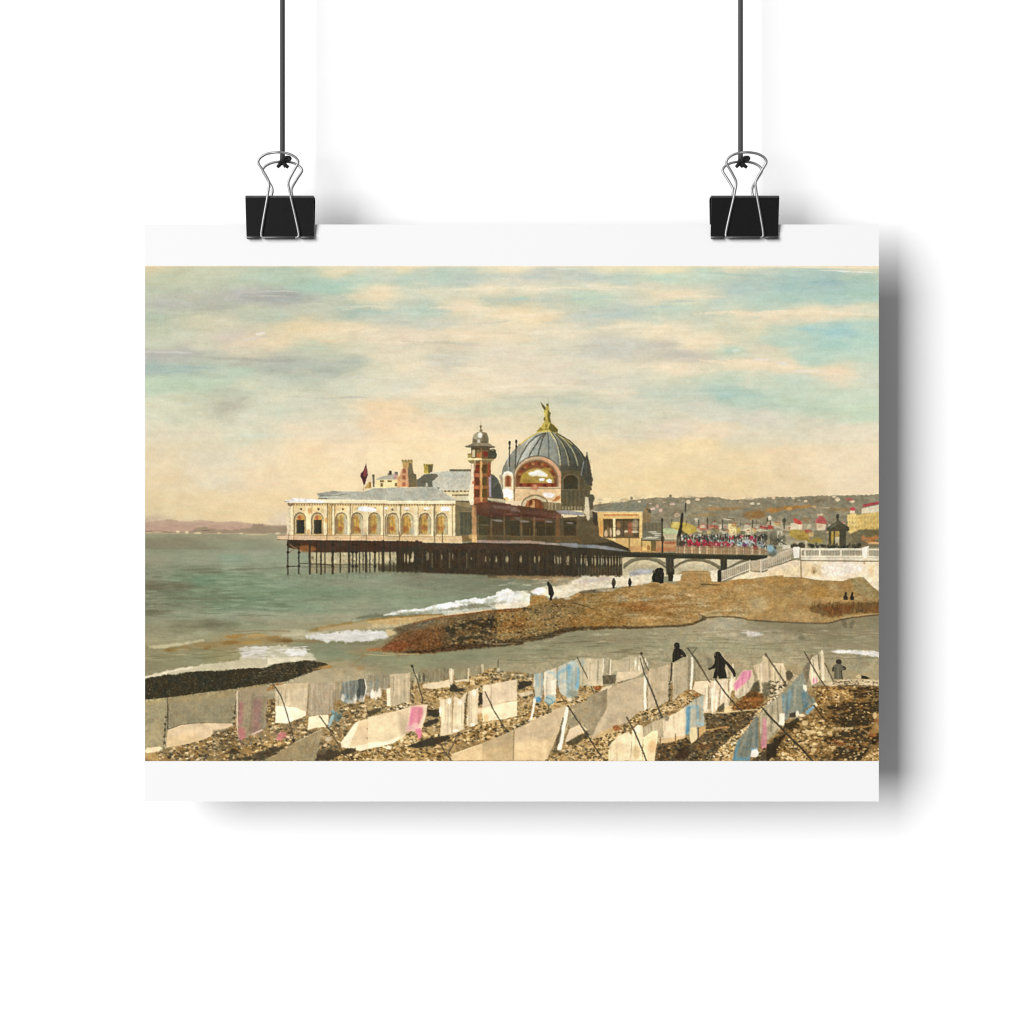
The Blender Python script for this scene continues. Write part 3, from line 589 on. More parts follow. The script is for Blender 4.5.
def paint_roofs_tower():
    tile(390, 450, 120)
    # mansard with shaded end
    fill([(225,256),(290,206),(395,188),(520,178),(700,178),(700,345),(400,345),(370,316),(228,314)], (198,194,173))
    grain([(290,206),(395,188),(700,178),(700,345),(400,345)], 3, 4, (1,1,1), 1.5, 85)
    fill([(222,258),(262,232),(292,208),(340,204),(402,206),(412,224),(388,246),(360,266),(368,316),(226,316)], (104,102,86), 1, soft=.9)
    stroke([(395,184),(700,180)], 5, (206,206,192), .7)
    rect(508, 164, 690, 182, (112,106,84)); 
    stroke([(395,345),(690,342)], 7, (214,206,176), .9)
    fill([(395,348),(700,346),(700,412),(560,412),(480,386)], (226,206,158))
    for x in range(424, 680, 34): rect(x, 345, x + 24, 358, (110,92,60), .9)
    rect(530, 378, 680, 392, (120,106,76), .9); rect(400,320,420,350,(96,86,62),.8)
    fill([(500,394),(700,394),(720,440),(570,432)], (206,192,156), .9)
    for x in (180, 312): rect(x - 9, 280, x + 9, 314, (196,190,166)); rect(x - 14, 304, x + 14, 314, (176,172,150))
    # orange stair turret
    fill([(66,314),(80,236),(96,166),(112,156),(112,96),(192,92),(192,150),(202,196),(224,212),(228,316),(66,316)], (226,162,108))
    fill([(152,156),(158,92),(192,92),(192,150),(202,196),(224,212),(228,316),(160,316)], (116,104,76), 1, soft=.9)
    rect(104, 88, 194, 112, (176,150,92)); rect(108,112,160,152,(206,160,88),.9)
    for x in (108, 134, 160, 184): rect(x - 8, 82, x + 5, 98, (140,122,80), .9)
    for x, y in [(122,176),(120,234),(118,290)]: arch(x, 14, y - 18, y + 22, (160,92,64), .85)
    rect(76, 250, 156, 258, (240,192,132), .8); stroke([(100,160),(80,310)], 5, (240,196,150), .7)
    fill([(-20,256),(30,262),(70,290),(70,318),(-20,318)], (240,206,140)); rect(30, 205, 62, 250, (200,150,136), .8, soft=1); rect(40,188,66,210,(116,106,94),.9)
    fill([(-20,200),(10,190),(34,240),(20,260),(-20,260)], (150,150,138)); rect(-8, 180, 8, 205, (84,76,62))
    # yellow chimney turret
    rect(290, 124, 332, 200, (206,172,58)); fill([(322,124),(368,124),(362,184),(330,200)], (104,94,62))
    for x in (292, 314, 338, 358): rect(x - 6, 118, x + 8, 134, (150,132,70), .9)
    rect(296, 150, 326, 158, (170,136,44), .8)
    # shadow hall right of the wing, under the tower
    fill([(556,432),(760,440),(760,776),(556,760)], (120,108,78))
    fill([(556,436),(720,462),(720,500),(560,470)], (150,134,98), .9, soft=1); stroke([(556,436),(720,440)], 8, (90,82,62), .8)
    rect(596, 530, 700, 722, (82,80,60), .9, soft=1); rect(560, 560, 596, 740, (126,112,80), .8)
    for x in (598, 630, 664, 698): stroke([(x, 520), (x, 730)], 5, (132,120,90), .7)
    stroke([(580,524),(720,524)], 6, (150,134,100), .7)
    rect(616, 730, 740, 780, (132,104,66), .9); blob(700, 740, 30, 22, (216,172,98), .8, .9)
    # dark quarter dome right of the tower
    fill([(850,200),(885,214),(915,240),(945,300),(962,360),(968,412),(850,412)], (84,82,70))
    stroke([(880,318),(932,262)], 8, (128,126,112), .6); stroke([(862,206),(905,236),(940,300),(958,400)], 6, (126,122,104), .6)
    fill([(850,406),(985,414),(990,436),(850,426)], (206,196,164))
    fill([(975,200),(1030,170),(1030,330),(960,320)], (222,204,162), .6)
    # column at the corner
    rect(700, 470, 738, 786, (188,140,92), 1, soft=.8); rect(700, 720, 742, 786, (228,182,112), .9, soft=1); stroke([(736,500),(736,780)], 6, (120,92,60), .7)
    # minaret shaft
    fill([(692,80),(862,80),(858,300),(862,470),(700,490),(690,300)], (136,88,54))
    fill([(694,110),(722,110),(716,470),(684,470),(668,400),(690,250)], (238,222,186), 1, soft=.9)
    rect(716, 110, 772, 488, (174,98,58), 1, soft=.8)
    rect(770, 100, 792, 460, (230,164,84), 1, soft=.8)
    rect(792, 100, 846, 470, (136,90,54), 1, soft=.8)
    fill([(842,220),(862,214),(866,410),(846,420)], (168,156,168), .95, soft=.9)
    rect(840, 110, 856, 230, (118,70,46), .9)
    for y in (165, 270, 372):
        rect(724, y - 36, 764, y + 30, (88,54,36), .9, soft=.8); rect(786, y - 40, 828, y + 32, (88,72,42), .9, soft=.8)
        rect(718, y + 38, 772, y + 48, (196,122,74), .8); rect(792, y + 40, 846, y + 50, (160,108,62), .7)
    blob(714, 278, 15, 15, (196,84,46), .7, .9); blob(744, 215, 16, 14, (214,120,60), .8, .8); blob(740, 320, 20, 10, (220,120,60), .8, .8)
    rect(760, 440, 850, 490, (170,92,62), .9, soft=1)
    # minaret head
    tile(450, 400, 80)
    stroke([(394,268),(394,330)], 7, (130,110,76), .9); stroke([(394,330),(394,410)], 16, (106,92,62)); blob(394, 338, 22, 9, (130,112,80), .8, .6); blob(396, 392, 22, 14, (130,116,84), .9, .6)
    fill([(285,560),(288,490),(310,445),(350,412),(395,402),(440,412),(475,442),(494,490),(497,560)], (132,122,96))
    blob(330, 470, 36, 46, (176,166,132), .9, .9); blob(384, 452, 30, 40, (228,222,204), .95, .7)
    blob(452, 480, 36, 60, (112,102,76), .9, .8); blob(318, 520, 24, 22, (110,100,76), .8, .8); blob(368, 528, 20, 26, (206,200,184), .8, .8); blob(440, 540, 40, 16, (92,84,62), .8, .8)
    stroke([(420,420),(470,450),(490,520)], 10, (150,138,104), .6)
    fill([(186,592),(250,572),(292,548),(400,556),(492,548),(530,575),(584,600),(560,616),(400,606),(210,610)], (138,128,100))
    fill([(196,598),(300,590),(480,590),(580,604),(500,618),(290,614)], (78,68,50), .95, soft=.9)
    fill([(270,612),(505,612),(505,756),(270,756)], (112,88,56)); rect(282, 630, 322, 730, (222,206,162), .9, soft=.9); rect(270, 614, 505, 640, (78,66,46), .8)
    rect(330, 670, 402, 752, (190,110,50), .95, soft=1); rect(330, 640, 380, 680, (120,108,72), .8, soft=.9)
    fill([(415,668),(450,650),(492,672),(488,722),(430,726)], (118,52,40), .95, soft=1)
    stroke([(400,620),(400,760)], 8, (206,180,110), .7); rect(326,620,338,740,(70,60,42),.8)
    fill([(490,648),(520,632),(560,624),(586,640),(588,668),(604,700),(592,742),(530,775),(490,760)], (74,70,52), 1, soft=.9)
    blob(540, 640, 30, 9, (160,150,116), .7, .8); stroke([(500,720),(585,716)], 7, (112,104,76), .7)
    fill([(222,690),(250,696),(282,706),(280,742),(228,742)], (162,146,88), 1, soft=.9); blob(250, 694, 26, 10, (112,100,60), .8, .7)
    fill([(178,754),(225,744),(410,744),(410,772),(230,774)], (238,220,162)); fill([(410,748),(560,752),(560,776),(410,774)], (164,148,102))
    fill([(232,772),(300,772),(306,812),(270,814),(236,790)], (150,136,88)); fill([(300,772),(540,775),(500,832),(460,800),(320,800)], (126,112,76))
    for x in (318, 346, 374): rect(x - 8, 774, x + 6, 812, (84,72,48), .8)
    rect(312, 775, 326, 900, (206,190,150), .9); rect(384, 775, 408, 1030, (232,176,92), .95, soft=.8)
    blob(350, 890, 22, 34, (140,60,34), .9, .7); blob(430, 885, 26, 36, (84,70,44), .9, .7); rect(486, 800, 508, 960, (166,76,46), .8, soft=1)


def paint_dome():
    tile(490, 395, 120)
    out = [(98,676),(108,630),(130,580),(160,530),(220,450),(300,386),(400,326),(490,312),(580,326),(680,388),(760,462),(815,540),(850,620),(866,690),(870,745),(850,780),(848,860),(600,860),(300,880),(100,800)]
    stops = [(98,(140,140,122)),(200,(172,172,156)),(330,(196,195,178)),(420,(164,164,148)),(480,(156,157,142)),(560,(146,146,130)),(610,(104,103,90)),(700,(82,81,70)),(800,(76,75,64)),(880,(70,68,56))]
    def shade(x, y):
        t = (x - OX) / K + (y - OY - 60) * 0
        return np.stack([np.interp(t, [s[0] for s in stops], [s[1][c] for s in stops]) for c in range(3)], -1).astype(f32)
    fill(out, shade)
    grain(out, 1.5, 8, (1,1,1), .8, 91)
    fill([(110,650),(150,560),(220,470),(215,620),(180,660)], (128,127,110), .8, soft=3)
    fill([(220,450),(320,380),(300,440),(240,560),(215,600)], (162,161,145), .8, soft=2)
    fill([(330,400),(400,345),(440,340),(350,440),(290,560),(240,600)], (204,204,190), .6, soft=3)
    fill([(600,600),(850,560),(868,740),(850,860),(610,860)], (74,68,52), .55, soft=5)
    ap = (490, 318)
    for mid, end, c, w in [((330,410),(226,610),(74,74,60),11),((400,410),(318,560),(66,66,54),11),((434,420),(410,520),(64,64,52),11),((500,420),(502,540),(84,84,76),9)]:
        stroke([(ap[0] + (mid[0] - ap[0]) * .2, 325), ((mid[0] + ap[0]) / 2 + (mid[0] - ap[0]) * .15, 358), mid, ((mid[0] * .4 + end[0] * .6), (mid[1] + end[1]) / 2), end], w, c, .8)
    for P, c, w in [([(515,322),(555,375),(580,440),(592,510),(598,596)],(200,192,150),11),([(545,322),(600,385),(640,460),(664,540),(672,600)],(170,162,122),9),([(565,325),(650,400),(700,460),(730,530),(748,600)],(190,182,136),9),
                    ([(580,330),(690,400),(760,480),(800,560)],(112,110,94),8),([(528,322),(568,380),(592,450),(604,520)],(60,60,50),8),([(560,330),(620,400),(660,480),(684,560)],(62,60,50),8)]:
        stroke(P, w, c, .85)
    stroke([(405,324),(330,366),(250,424)], 12, (206,184,92), .9); stroke([(560,326),(650,380),(700,420)], 9, (208,186,100), .85); stroke([(515,320),(545,370)], 9, (206,192,120), .8)
    stroke([(250,424),(180,505),(130,585),(104,660)], 8, (110,112,104), .7)
    stroke([(570,328),(680,390),(760,465),(815,545),(850,625)], 9, (66,62,46), .7)
    # gold lantern and winged figure
    fill([(396,322),(408,296),(432,274),(452,240),(470,228),(512,228),(530,246),(566,276),(580,300),(578,320),(500,312)], (206,180,74))
    fill([(515,236),(560,276),(582,300),(576,322),(530,318),(500,290)], (100,90,48), .95, soft=1)
    stroke([(400,305),(470,292),(560,286)], 9, (108,96,44), .7); stroke([(460,318),(465,250)], 7, (214,196,92), .8); blob(430, 290, 14, 12, (128,112,40), .7, .8); blob(480,265,12,16,(146,128,48),.8,.8)
    fill([(466,232),(470,190),(462,158),(458,130),(473,112),(485,86),(497,72),(504,100),(510,128),(505,146),(517,158),(508,190),(514,234)], (202,176,70))
    fill([(496,128),(522,156),(512,190),(520,234),(500,234),(490,180)], (98,88,46), .9, soft=.9); fill([(432,62),(446,72),(474,104),(476,124),(462,128),(446,100)], (104,96,56)); blob(490, 84, 11, 11, (120,108,56), .9, .6)
    fill([(458,150),(470,128),(484,140),(478,176),(466,180)], (214,194,84), .9, soft=.9); stroke([(494,22),(496,78)], 5, (150,140,120), .75); blob(465,205,9,18,(110,98,48),.8,.7)
    # two slim finials
    for x, y0, y1 in [(168,395,610),(224,384,630)]:
        stroke([(x, y0 + 20), (x - (4 if x < 200 else 8), y1)], 11, (74,70,58), .95); blob(x, y0 + 12, 10, 18, (66,58,44), 1, .4); blob(x, y0 + 55, 9, 10, (70,60,46), .9, .5)
    stroke([(150,520),(158,640)], 8, (196,200,190), .7)
    # great arch
    def half(cx, cy, rx, ry, color, a=1.0, soft=0.0, y1=None):
        y1 = cy if y1 is None else y1
        fill([(cx - rx, y1)] + [(cx - rx * math.cos(t * math.pi / 18), cy - ry * math.sin(t * math.pi / 18)) for t in range(19)] + [(cx + rx, y1)], color, a, soft)
    half(405, 720, 212, 206, (120,108,84), 1, 0, 800)
    half(405, 722, 206, 198, (206,178,140), 1, 0, 800)
    stroke([(450,545),(520,580),(575,635),(598,690),(602,770)], 22, (230,164,116), .9, soft=1); stroke([(215,720),(240,640),(300,575),(370,545)], 10, (176,152,116), .9, soft=1)
    half(398, 722, 186, 172, (150,122,88), 1, 0, 790)
    half(396, 724, 176, 164, (128,82,52), 1, 0, 790)
    for t in range(1, 18):
        an = t * math.pi / 18; x, y = 396 - 152 * math.cos(an), 724 - 140 * math.sin(an)
        blob(x, y, 15, 13, [(160,66,44),(100,62,40),(186,124,60)][t % 3], .7, .9)
    half(402, 742, 146, 118, (192,156,66), 1, 1.4, 762)
    blob(310, 740, 46, 20, (170,130,44), .7, .9); blob(480, 640, 40, 20, (206,170,60), .6, .9); blob(300, 690, 30, 26, (186,150,40), .7, .9)
    for x in (330, 396, 462, 520): stroke([(x, 620), (x, 770)], 4, (150,110,46), .5)
    stroke([(260,716),(550,716)], 4, (150,112,46), .5)
    fill([(326,668),(348,655),(372,652),(392,640),(426,637),(446,652),(470,664),(492,680),(486,698),(440,697),(400,690),(362,694),(334,684)], (250,247,238), .95, soft=1.8)
    fill([(416,716),(440,708),(468,714),(462,732),(430,738),(418,730)], (250,248,242), 1, soft=.9); fill([(480,730),(500,716),(530,724),(528,748),(496,752)], (252,250,246), 1, soft=.9)
    rect(250, 752, 562, 786, (136,66,42), .95, soft=1.2)
    for x in range(262, 560, 34): blob(x, 768, 12, 12, [(178,70,40),(104,40,28)][(x // 34) % 2], .8, .8)
    rect(215, 784, 600, 798, (206,182,140)); stroke([(215,800),(600,800)], 7, (130,112,84), .8)
    fill([(215,800),(604,802),(604,905),(470,900),(215,905)], (228,192,140))
    grain([(215,800),(604,802),(604,905),(215,905)], 2, 10, (1,1,.8), 1.2, 93)
    stroke([(230,850),(590,850)], 4, (206,164,112), .6); blob(386, 786, 30, 26, (206,120,84), .8, .8); blob(386, 780, 14, 14, (226,160,120), .8, .8)
    fill([(545,890),(566,862),(600,856),(602,880),(560,910),(530,905)], (204,124,62), .95, soft=1)
    fill([(448,846),(470,832),(520,834),(556,850),(540,866),(520,880),(488,874),(462,864)], (244,238,232), 1, soft=.9)
    half(386, 950, 122, 100, (140,124,94), 1, 0, 990); half(386, 954, 112, 92, (214,192,148), 1, 0, 990); half(384, 958, 82, 72, (126,72,40), 1, 0, 990)
    for x, c in [(322,(206,120,64)),(350,(110,62,36)),(372,(236,166,96)),(402,(150,84,44)),(428,(120,70,40))]: rect(x - 10, 900, x + 10, 980, c, .85, soft=1)
    blob(360, 960, 22, 22, (240,180,110), .8, .8)
    stroke([(470,900),(490,940),(494,985)], 14, (222,206,170), .8)
    # left turret of the arch
    fill([(104,690),(120,660),(150,646),(180,656),(198,684),(200,905),(118,905)], (232,214,174))
    fill([(108,688),(124,662),(150,648),(182,658),(196,684),(180,676),(150,664),(124,678)], (250,244,226), 1, soft=.9)
    arch(154, 28, 686, 782, (150,92,58)); rect(148, 700, 160, 780, (112,60,40), .8)
    for x in (132, 176): stroke([(x, 690), (x, 785)], 6, (196,164,120), .8)
    fill([(112,805),(150,798),(192,820),(190,880),(160,892),(120,870)], (253,250,240), 1, soft=.9); blob(140, 886, 20, 16, (226,196,116), .8, .8)
    blob(90, 700, 12, 20, (150,140,112), .8, .7); blob(95,740,9,30,(176,160,124),.8,.7)
    stroke([(205,690),(208,900)], 12, (128,108,76), .8)
    # shaded drum on the right
    fill([(608,650),(700,640),(850,660),(868,750),(852,790),(850,985),(604,985)], (96,86,62))
    half(690, 728, 76, 58, (116,102,76), .9, 0, 805); half(690, 732, 60, 50, (66,60,42), 1, 1, 805)
    rect(606, 805, 850, 812, (120,106,78), .8)
    for x in range(620, 850, 18): stroke([(x, 815), (x, 975)], 6, [(116,104,74),(78,72,50)][(x // 18) % 2], .7)
    for x in range(620, 850, 26): blob(x, 965, 8, 16, (170,154,116), .7, .7)
    rect(765, 660, 800, 805, (86,76,56), .7)
    fill([(778,688),(786,620),(804,560),(826,492),(838,540),(858,620),(872,720),(868,770),(820,760),(800,700)], (74,72,60))
    stroke([(800,570),(786,630),(780,684)], 9, (150,154,148), .8); stroke([(822,560),(818,690)], 6, (110,112,104), .7); stroke([(826,490),(826,520)], 8, (86,82,66), .9)
    for x, y, r_ in [(872,725,10),(862,760,12),(858,800,10)]: blob(x, y, r_, r_ * 1.6, (84,76,58), .9, .7)
    blob(866, 878, 26, 30, (82,74,58), .95, .4); rect(850, 880, 880, 985, (76,68,50), .9, soft=1)
    fill([(812,880),(826,868),(842,882),(846,930),(850,990),(806,990),(814,930)], (206,192,158), 1, soft=.9); blob(820, 940, 10, 10, (160,144,112), .8, .8)


def paint_hall():
    tile(490, 490, 120)
    # lower roofs
    fill([(-20,60),(110,66),(130,80),(128,130),(-20,120)], (88,82,66)); fill([(-20,66),(120,80),(130,92),(128,110),(-20,86)], (200,186,150)); 
    for x in (20, 60, 100): blob(x, 104, 18, 8, (176,160,124), .7, .8)
    fill([(-20,112),(120,120),(240,136),(285,170),(290,220),(-20,214)], (98,66,50))
    fill([(20,140),(110,138),(210,150),(280,182),(200,190),(110,168),(30,160)], (142,116,104), .8, soft=2)
    fill([(60,132),(220,150),(270,186),(200,176),(110,156)], (166,150,140), .55, soft=2)
    stroke([(-20,118),(130,120),(240,132)], 8, (196,180,150), .7)
    fill([(240,130),(360,150),(620,176),(600,250),(280,226)], (92,66,47)); fill([(290,176),(470,186),(590,206),(590,226),(380,214),(290,200)], (120,82,66), .8, soft=2)
    for x in (500, 525, 550, 578): rect(x - 8, 118, x + 4, 172, (206,192,156), .8, soft=.9)
    fill([(440,96),(480,100),(600,110),(620,176),(500,172),(450,150)], (108,92,62), .8); 
    for x in (505, 530, 560): stroke([(x, 100), (x, 165)], 8, (196,180,144), .7)
    fill([(560,176),(640,172),(800,190),(820,216),(700,212),(590,206)], (148,142,136))
    fill([(600,184),(700,184),(790,204),(700,204)], (166,162,158), .8, soft=1.4)
    # walls in shade
    fill([(-20,210),(290,214),(600,238),(820,222),(912,250),(925,330),(945,424),(1030,432),(1030,470),(-20,446)], (94,82,56))
    grain([(-20,210),(290,214),(600,238),(820,222),(912,250),(945,424),(-20,446)], 2, 9, (1,1,.8), .7, 95)
    fill([(-20,206),(290,212),(600,236),(600,250),(290,232),(-20,224)], (98,48,36), .9, soft=1)
    for x0, x1 in [(18,116),(140,254),(280,362),(392,470),(480,552),(632,732)]:
        rect(x0, 262, x1, 388, (62,57,40), .95, soft=1)
        for x in range(int(x0) + 18, int(x1), 22): stroke([(x, 262), (x, 388)], 4, (92,84,58), .7)
        rect(x0, 300, x1, 305, (92,84,58), .6)
    for x, c, w in [(8,(150,124,80),12),(126,(134,112,76),14),(266,(130,106,72),14),(378,(150,122,80),14),(472,(96,82,54),8),(578,(134,96,60),34),(616,(104,88,60),16),(752,(120,104,72),22)]:
        stroke([(x, 226), (x, 428)], w, c, .9)
    for x in (168, 340, 395): stroke([(x, 330), (x, 395)], 6, (176,156,110), .6)
    rect(-20, 392, 790, 400, (120,104,70), .8); rect(-20, 402, 800, 428, (104,88,58), .8)
    for x in range(0, 780, 20): stroke([(x, 398), (x, 428)], 4, (130,112,74), .5)
    for x, y, w in [(64,264,52),(295,268,40),(500,270,34),(684,282,28),(230,240,30)]: blob(x, y, w, 9, (160,154,146), .85, .8, .08)
    for x, y in [(60,250),(150,246),(420,262)]: blob(x, y, 60, 8, (130,70,52), .6, .8, .03)
    fill([(762,222),(905,246),(925,330),(942,422),(762,412)], (100,86,60)); rect(800, 350, 826, 412, (58,52,40), .9); stroke([(772,240),(772,410)], 10, (124,106,76), .7)
    fill([(872,180),(916,200),(920,300),(880,300)], (62,56,44), .9, soft=1)
    fill([(812,60),(842,60),(848,140),(856,180),(846,260),(830,262),(820,210),(800,196),(812,160)], (204,190,154), 1, soft=.9); blob(826, 120, 12, 18, (160,146,112), .7, .8)
    fill([(790,186),(830,190),(840,216),(800,220)], (196,182,150), .9, soft=.9)
    # deck edge and dark understructure
    fill([(-20,446),(460,452),(700,478),(1030,506),(1030,760),(-20,740)], (64,54,40))
    fill([(-20,430),(330,430),(470,444),(470,462),(330,456),(-20,454)], (168,146,124)); fill([(-20,432),(200,430),(300,438),(200,446),(-20,444)], (190,166,146), .8, soft=1)
    fill([(430,448),(580,452),(600,474),(430,464)], (172,156,140), .9)
    fill([(580,452),(720,452),(860,466),(1030,500),(1030,520),(900,510),(740,496),(610,476)], (128,127,122)); fill([(620,456),(730,460),(900,490),(1000,508),(860,500),(720,482)], (150,150,150), .8, soft=1)
    fill([(-20,470),(460,474),(460,515),(-20,515)], (70,55,41), .8, soft=3)
    # whole underside across the pier
    tile(390, 450, 120)
    fill([(-20,786),(610,798),(740,784),(1030,800),(1030,1046),(-20,1024)], (66,55,41))
    fill([(738,768),(1030,772),(1030,796),(738,790)], (170,146,130))
    fill([(-20,792),(1030,806),(1030,850),(-20,850)], (72,56,42), .75, soft=3)
    fill([(740,560),(1040,560),(1040,740),(740,740)], (88,78,55), .0)
    fill([(715,460),(850,440),(1030,462),(1030,560),(900,556),(740,540)], (98,64,49)); fill([(860,470),(1030,480),(1030,510),(900,500)], (146,122,110), .8, soft=2); fill([(720,470),(860,450),(860,500),(730,510)], (132,82,60), .8, soft=2)
    fill([(738,540),(1030,560),(1030,770),(738,766)], (90,79,55)); rect(750, 560, 1030, 730, (72,65,45), .8, soft=1)
    fill([(738,536),(1030,552),(1030,574),(738,556)], (92,52,38), .9, soft=1)
    for x, w in [(752,8),(862,14),(870,6),(975,14)]: stroke([(x, 560), (x, 764)], w, (132,112,76), .8)
    for x in range(770, 1020, 22): stroke([(x, 575), (x, 725)], 4, (98,88,60), .6)
    rect(738, 728, 1030, 738, (122,106,72), .8); rect(738,740,1030,768,(104,90,60),.8); blob(920, 602, 46, 9, (158,152,146), .9, .7, .1); blob(820, 640, 60, 6, (124,112,84), .6, .8)
    rect(700, 470, 738, 790, (190,142,94), .9, soft=.9); rect(700,724,742,790,(228,184,114),.9,soft=1)
    grain([(-20,790),(1030,805),(1030,1040),(-20,1024)], 1.4, 9, (1,1,.8), .5, 97)
    for x in range(0, 1024, 27): stroke([(x, 850), (x + 1, 1020)], 10, [(52,44,34),(78,66,48),(58,50,38)][(x // 27) % 3], .7)
    for x, y, w, h in [(22,900,10,34),(38,916,9,36),(150,914,12,30),(186,905,12,34),(198,940,9,24),(320,905,16,34),(440,915,9,26),(536,912,7,22),(815,932,9,20),(850,936,5,18),(908,934,11,24),(996,932,14,24),(694,926,5,12)]:
        blob(x, y, w * .8, h, (176,162,124), .62, 1, 0, .4, 2, x)
    for x in (360, 508, 654): stroke([(x, 880), (x, 1018)], 9, (118,104,78), .8)
    for x in (70, 240): stroke([(x, 870), (x, 1000)], 5, (110,98,74), .6)
    stroke([(0,968),(250,985)], 5, (110,98,72), .5); stroke([(520,1000),(650,900)], 4, (96,84,62), .5); stroke([(0,890),(500,900)], 4, (100,88,64), .4)
    tile(490, 490, 120)
    for x in range(-10, 1024, 25): stroke([(x, 530), (x, 728)], 10, [(50,44,34),(76,66,48),(60,52,38)][(x // 25) % 3], .6)
    grain([(-20,510),(1030,540),(1030,740),(-20,735)], 1.4, 9, (1,1,.8), .5, 98)
    for x, y, w, h in [(55,600,12,18),(145,590,15,28),(262,594,14,26),(382,596,9,28),(418,594,9,26),(552,600,8,36),(580,596,10,36),(602,598,7,34),(665,602,16,40),(784,596,8,32),(820,606,14,40),(868,600,5,36),(896,606,9,42),(930,600,6,44),(940,622,6,30),(964,606,14,44),(1004,606,6,40),(730,606,4,26)]:
        blob(x, y, w * .8, h, (186,170,130), .66, 1, 0, .4, 2, x)
    stroke([(540,632),(610,632)], 6, (60,52,38), .8); stroke([(640,618),(690,616)], 6, (60,52,38), .6)
    fill([(-20,734),(1030,746),(1030,760),(-20,752)], (110,96,68), .8, soft=1)
    tile(370, 550, 150)
    fill([(120,120),(1040,130),(1040,180),(700,167),(300,153),(120,148)], (64,55,41), 1, soft=1); grain([(120,120),(1040,130),(1040,180),(700,167),(120,148)], 1.4, 9, asp=.5, seed=96)
    stroke([(300,154),(700,168),(1040,182)], 7, (104,96,72), .6, soft=1.2)
    tile(490, 490, 120)
    fill([(-20,210),(290,214),(600,238),(900,250),(940,424),(-20,440)], (74,58,42), .28, soft=2)
    fill([(-130,120),(120,122),(285,170),(600,190),(600,246),(-130,226)], (78,60,46), .38, soft=2)
    for k, (x, y, w) in enumerate([(60,200,70),(170,205,60),(330,216,70),(450,226,60),(540,232,50),(20,236,40),(210,240,50),(420,246,60)]): blob(x, y, w, 7, [(84,56,44),(132,92,80),(70,50,38)][k % 3], .6, .9, .04, .3, 2.5, k)
    # right end of the pier head
    tile(580, 490, 120)
    fill([(-20,440),(180,410),(290,440),(420,500),(440,540),(440,575),(370,575),(370,740),(-20,740)], (64,58,44))
    fill([(-20,300),(90,250),(150,330),(180,405),(290,440),(-20,470)], (98,84,58)); 
    fill([(-20,464),(120,466),(240,480),(350,505),(430,525),(340,522),(220,508),(100,496),(-20,490)], (126,126,118), 1, soft=.9); fill([(20,474),(130,474),(240,490),(330,512),(200,502),(80,490)], (148,148,148), .8, soft=1)
    for x, y, w, h in [(12,600,7,40),(48,600,13,40),(60,625,8,24),(104,604,4,34),(128,604,11,44),(160,600,5,40),(190,604,14,44),(226,604,6,42),(256,606,8,42),(278,606,5,40),(304,606,7,40),(330,606,6,38),(350,606,5,38)]:
        blob(x, y, w * .85, h, (196,180,140), .75, .9, 0, .3, 2, x)
    rect(-20, 652, 372, 740, (84,72,52), .9, soft=1); grain([(-20,652),(372,652),(372,740),(-20,740)], 1.6, 8, asp=.8, seed=99)
    for x in range(0, 370, 24): stroke([(x, 540), (x, 735)], 8, (56,50,38), .7)
    fill([(20,60),(80,40),(110,60),(124,90),(90,140),(84,200),(80,262),(56,240),(20,190)], (96,86,66), .6); fill([(42,60),(72,62),(78,140),(84,250),(66,262),(50,210),(24,194),(40,160)], (206,192,156), 1, soft=.9)


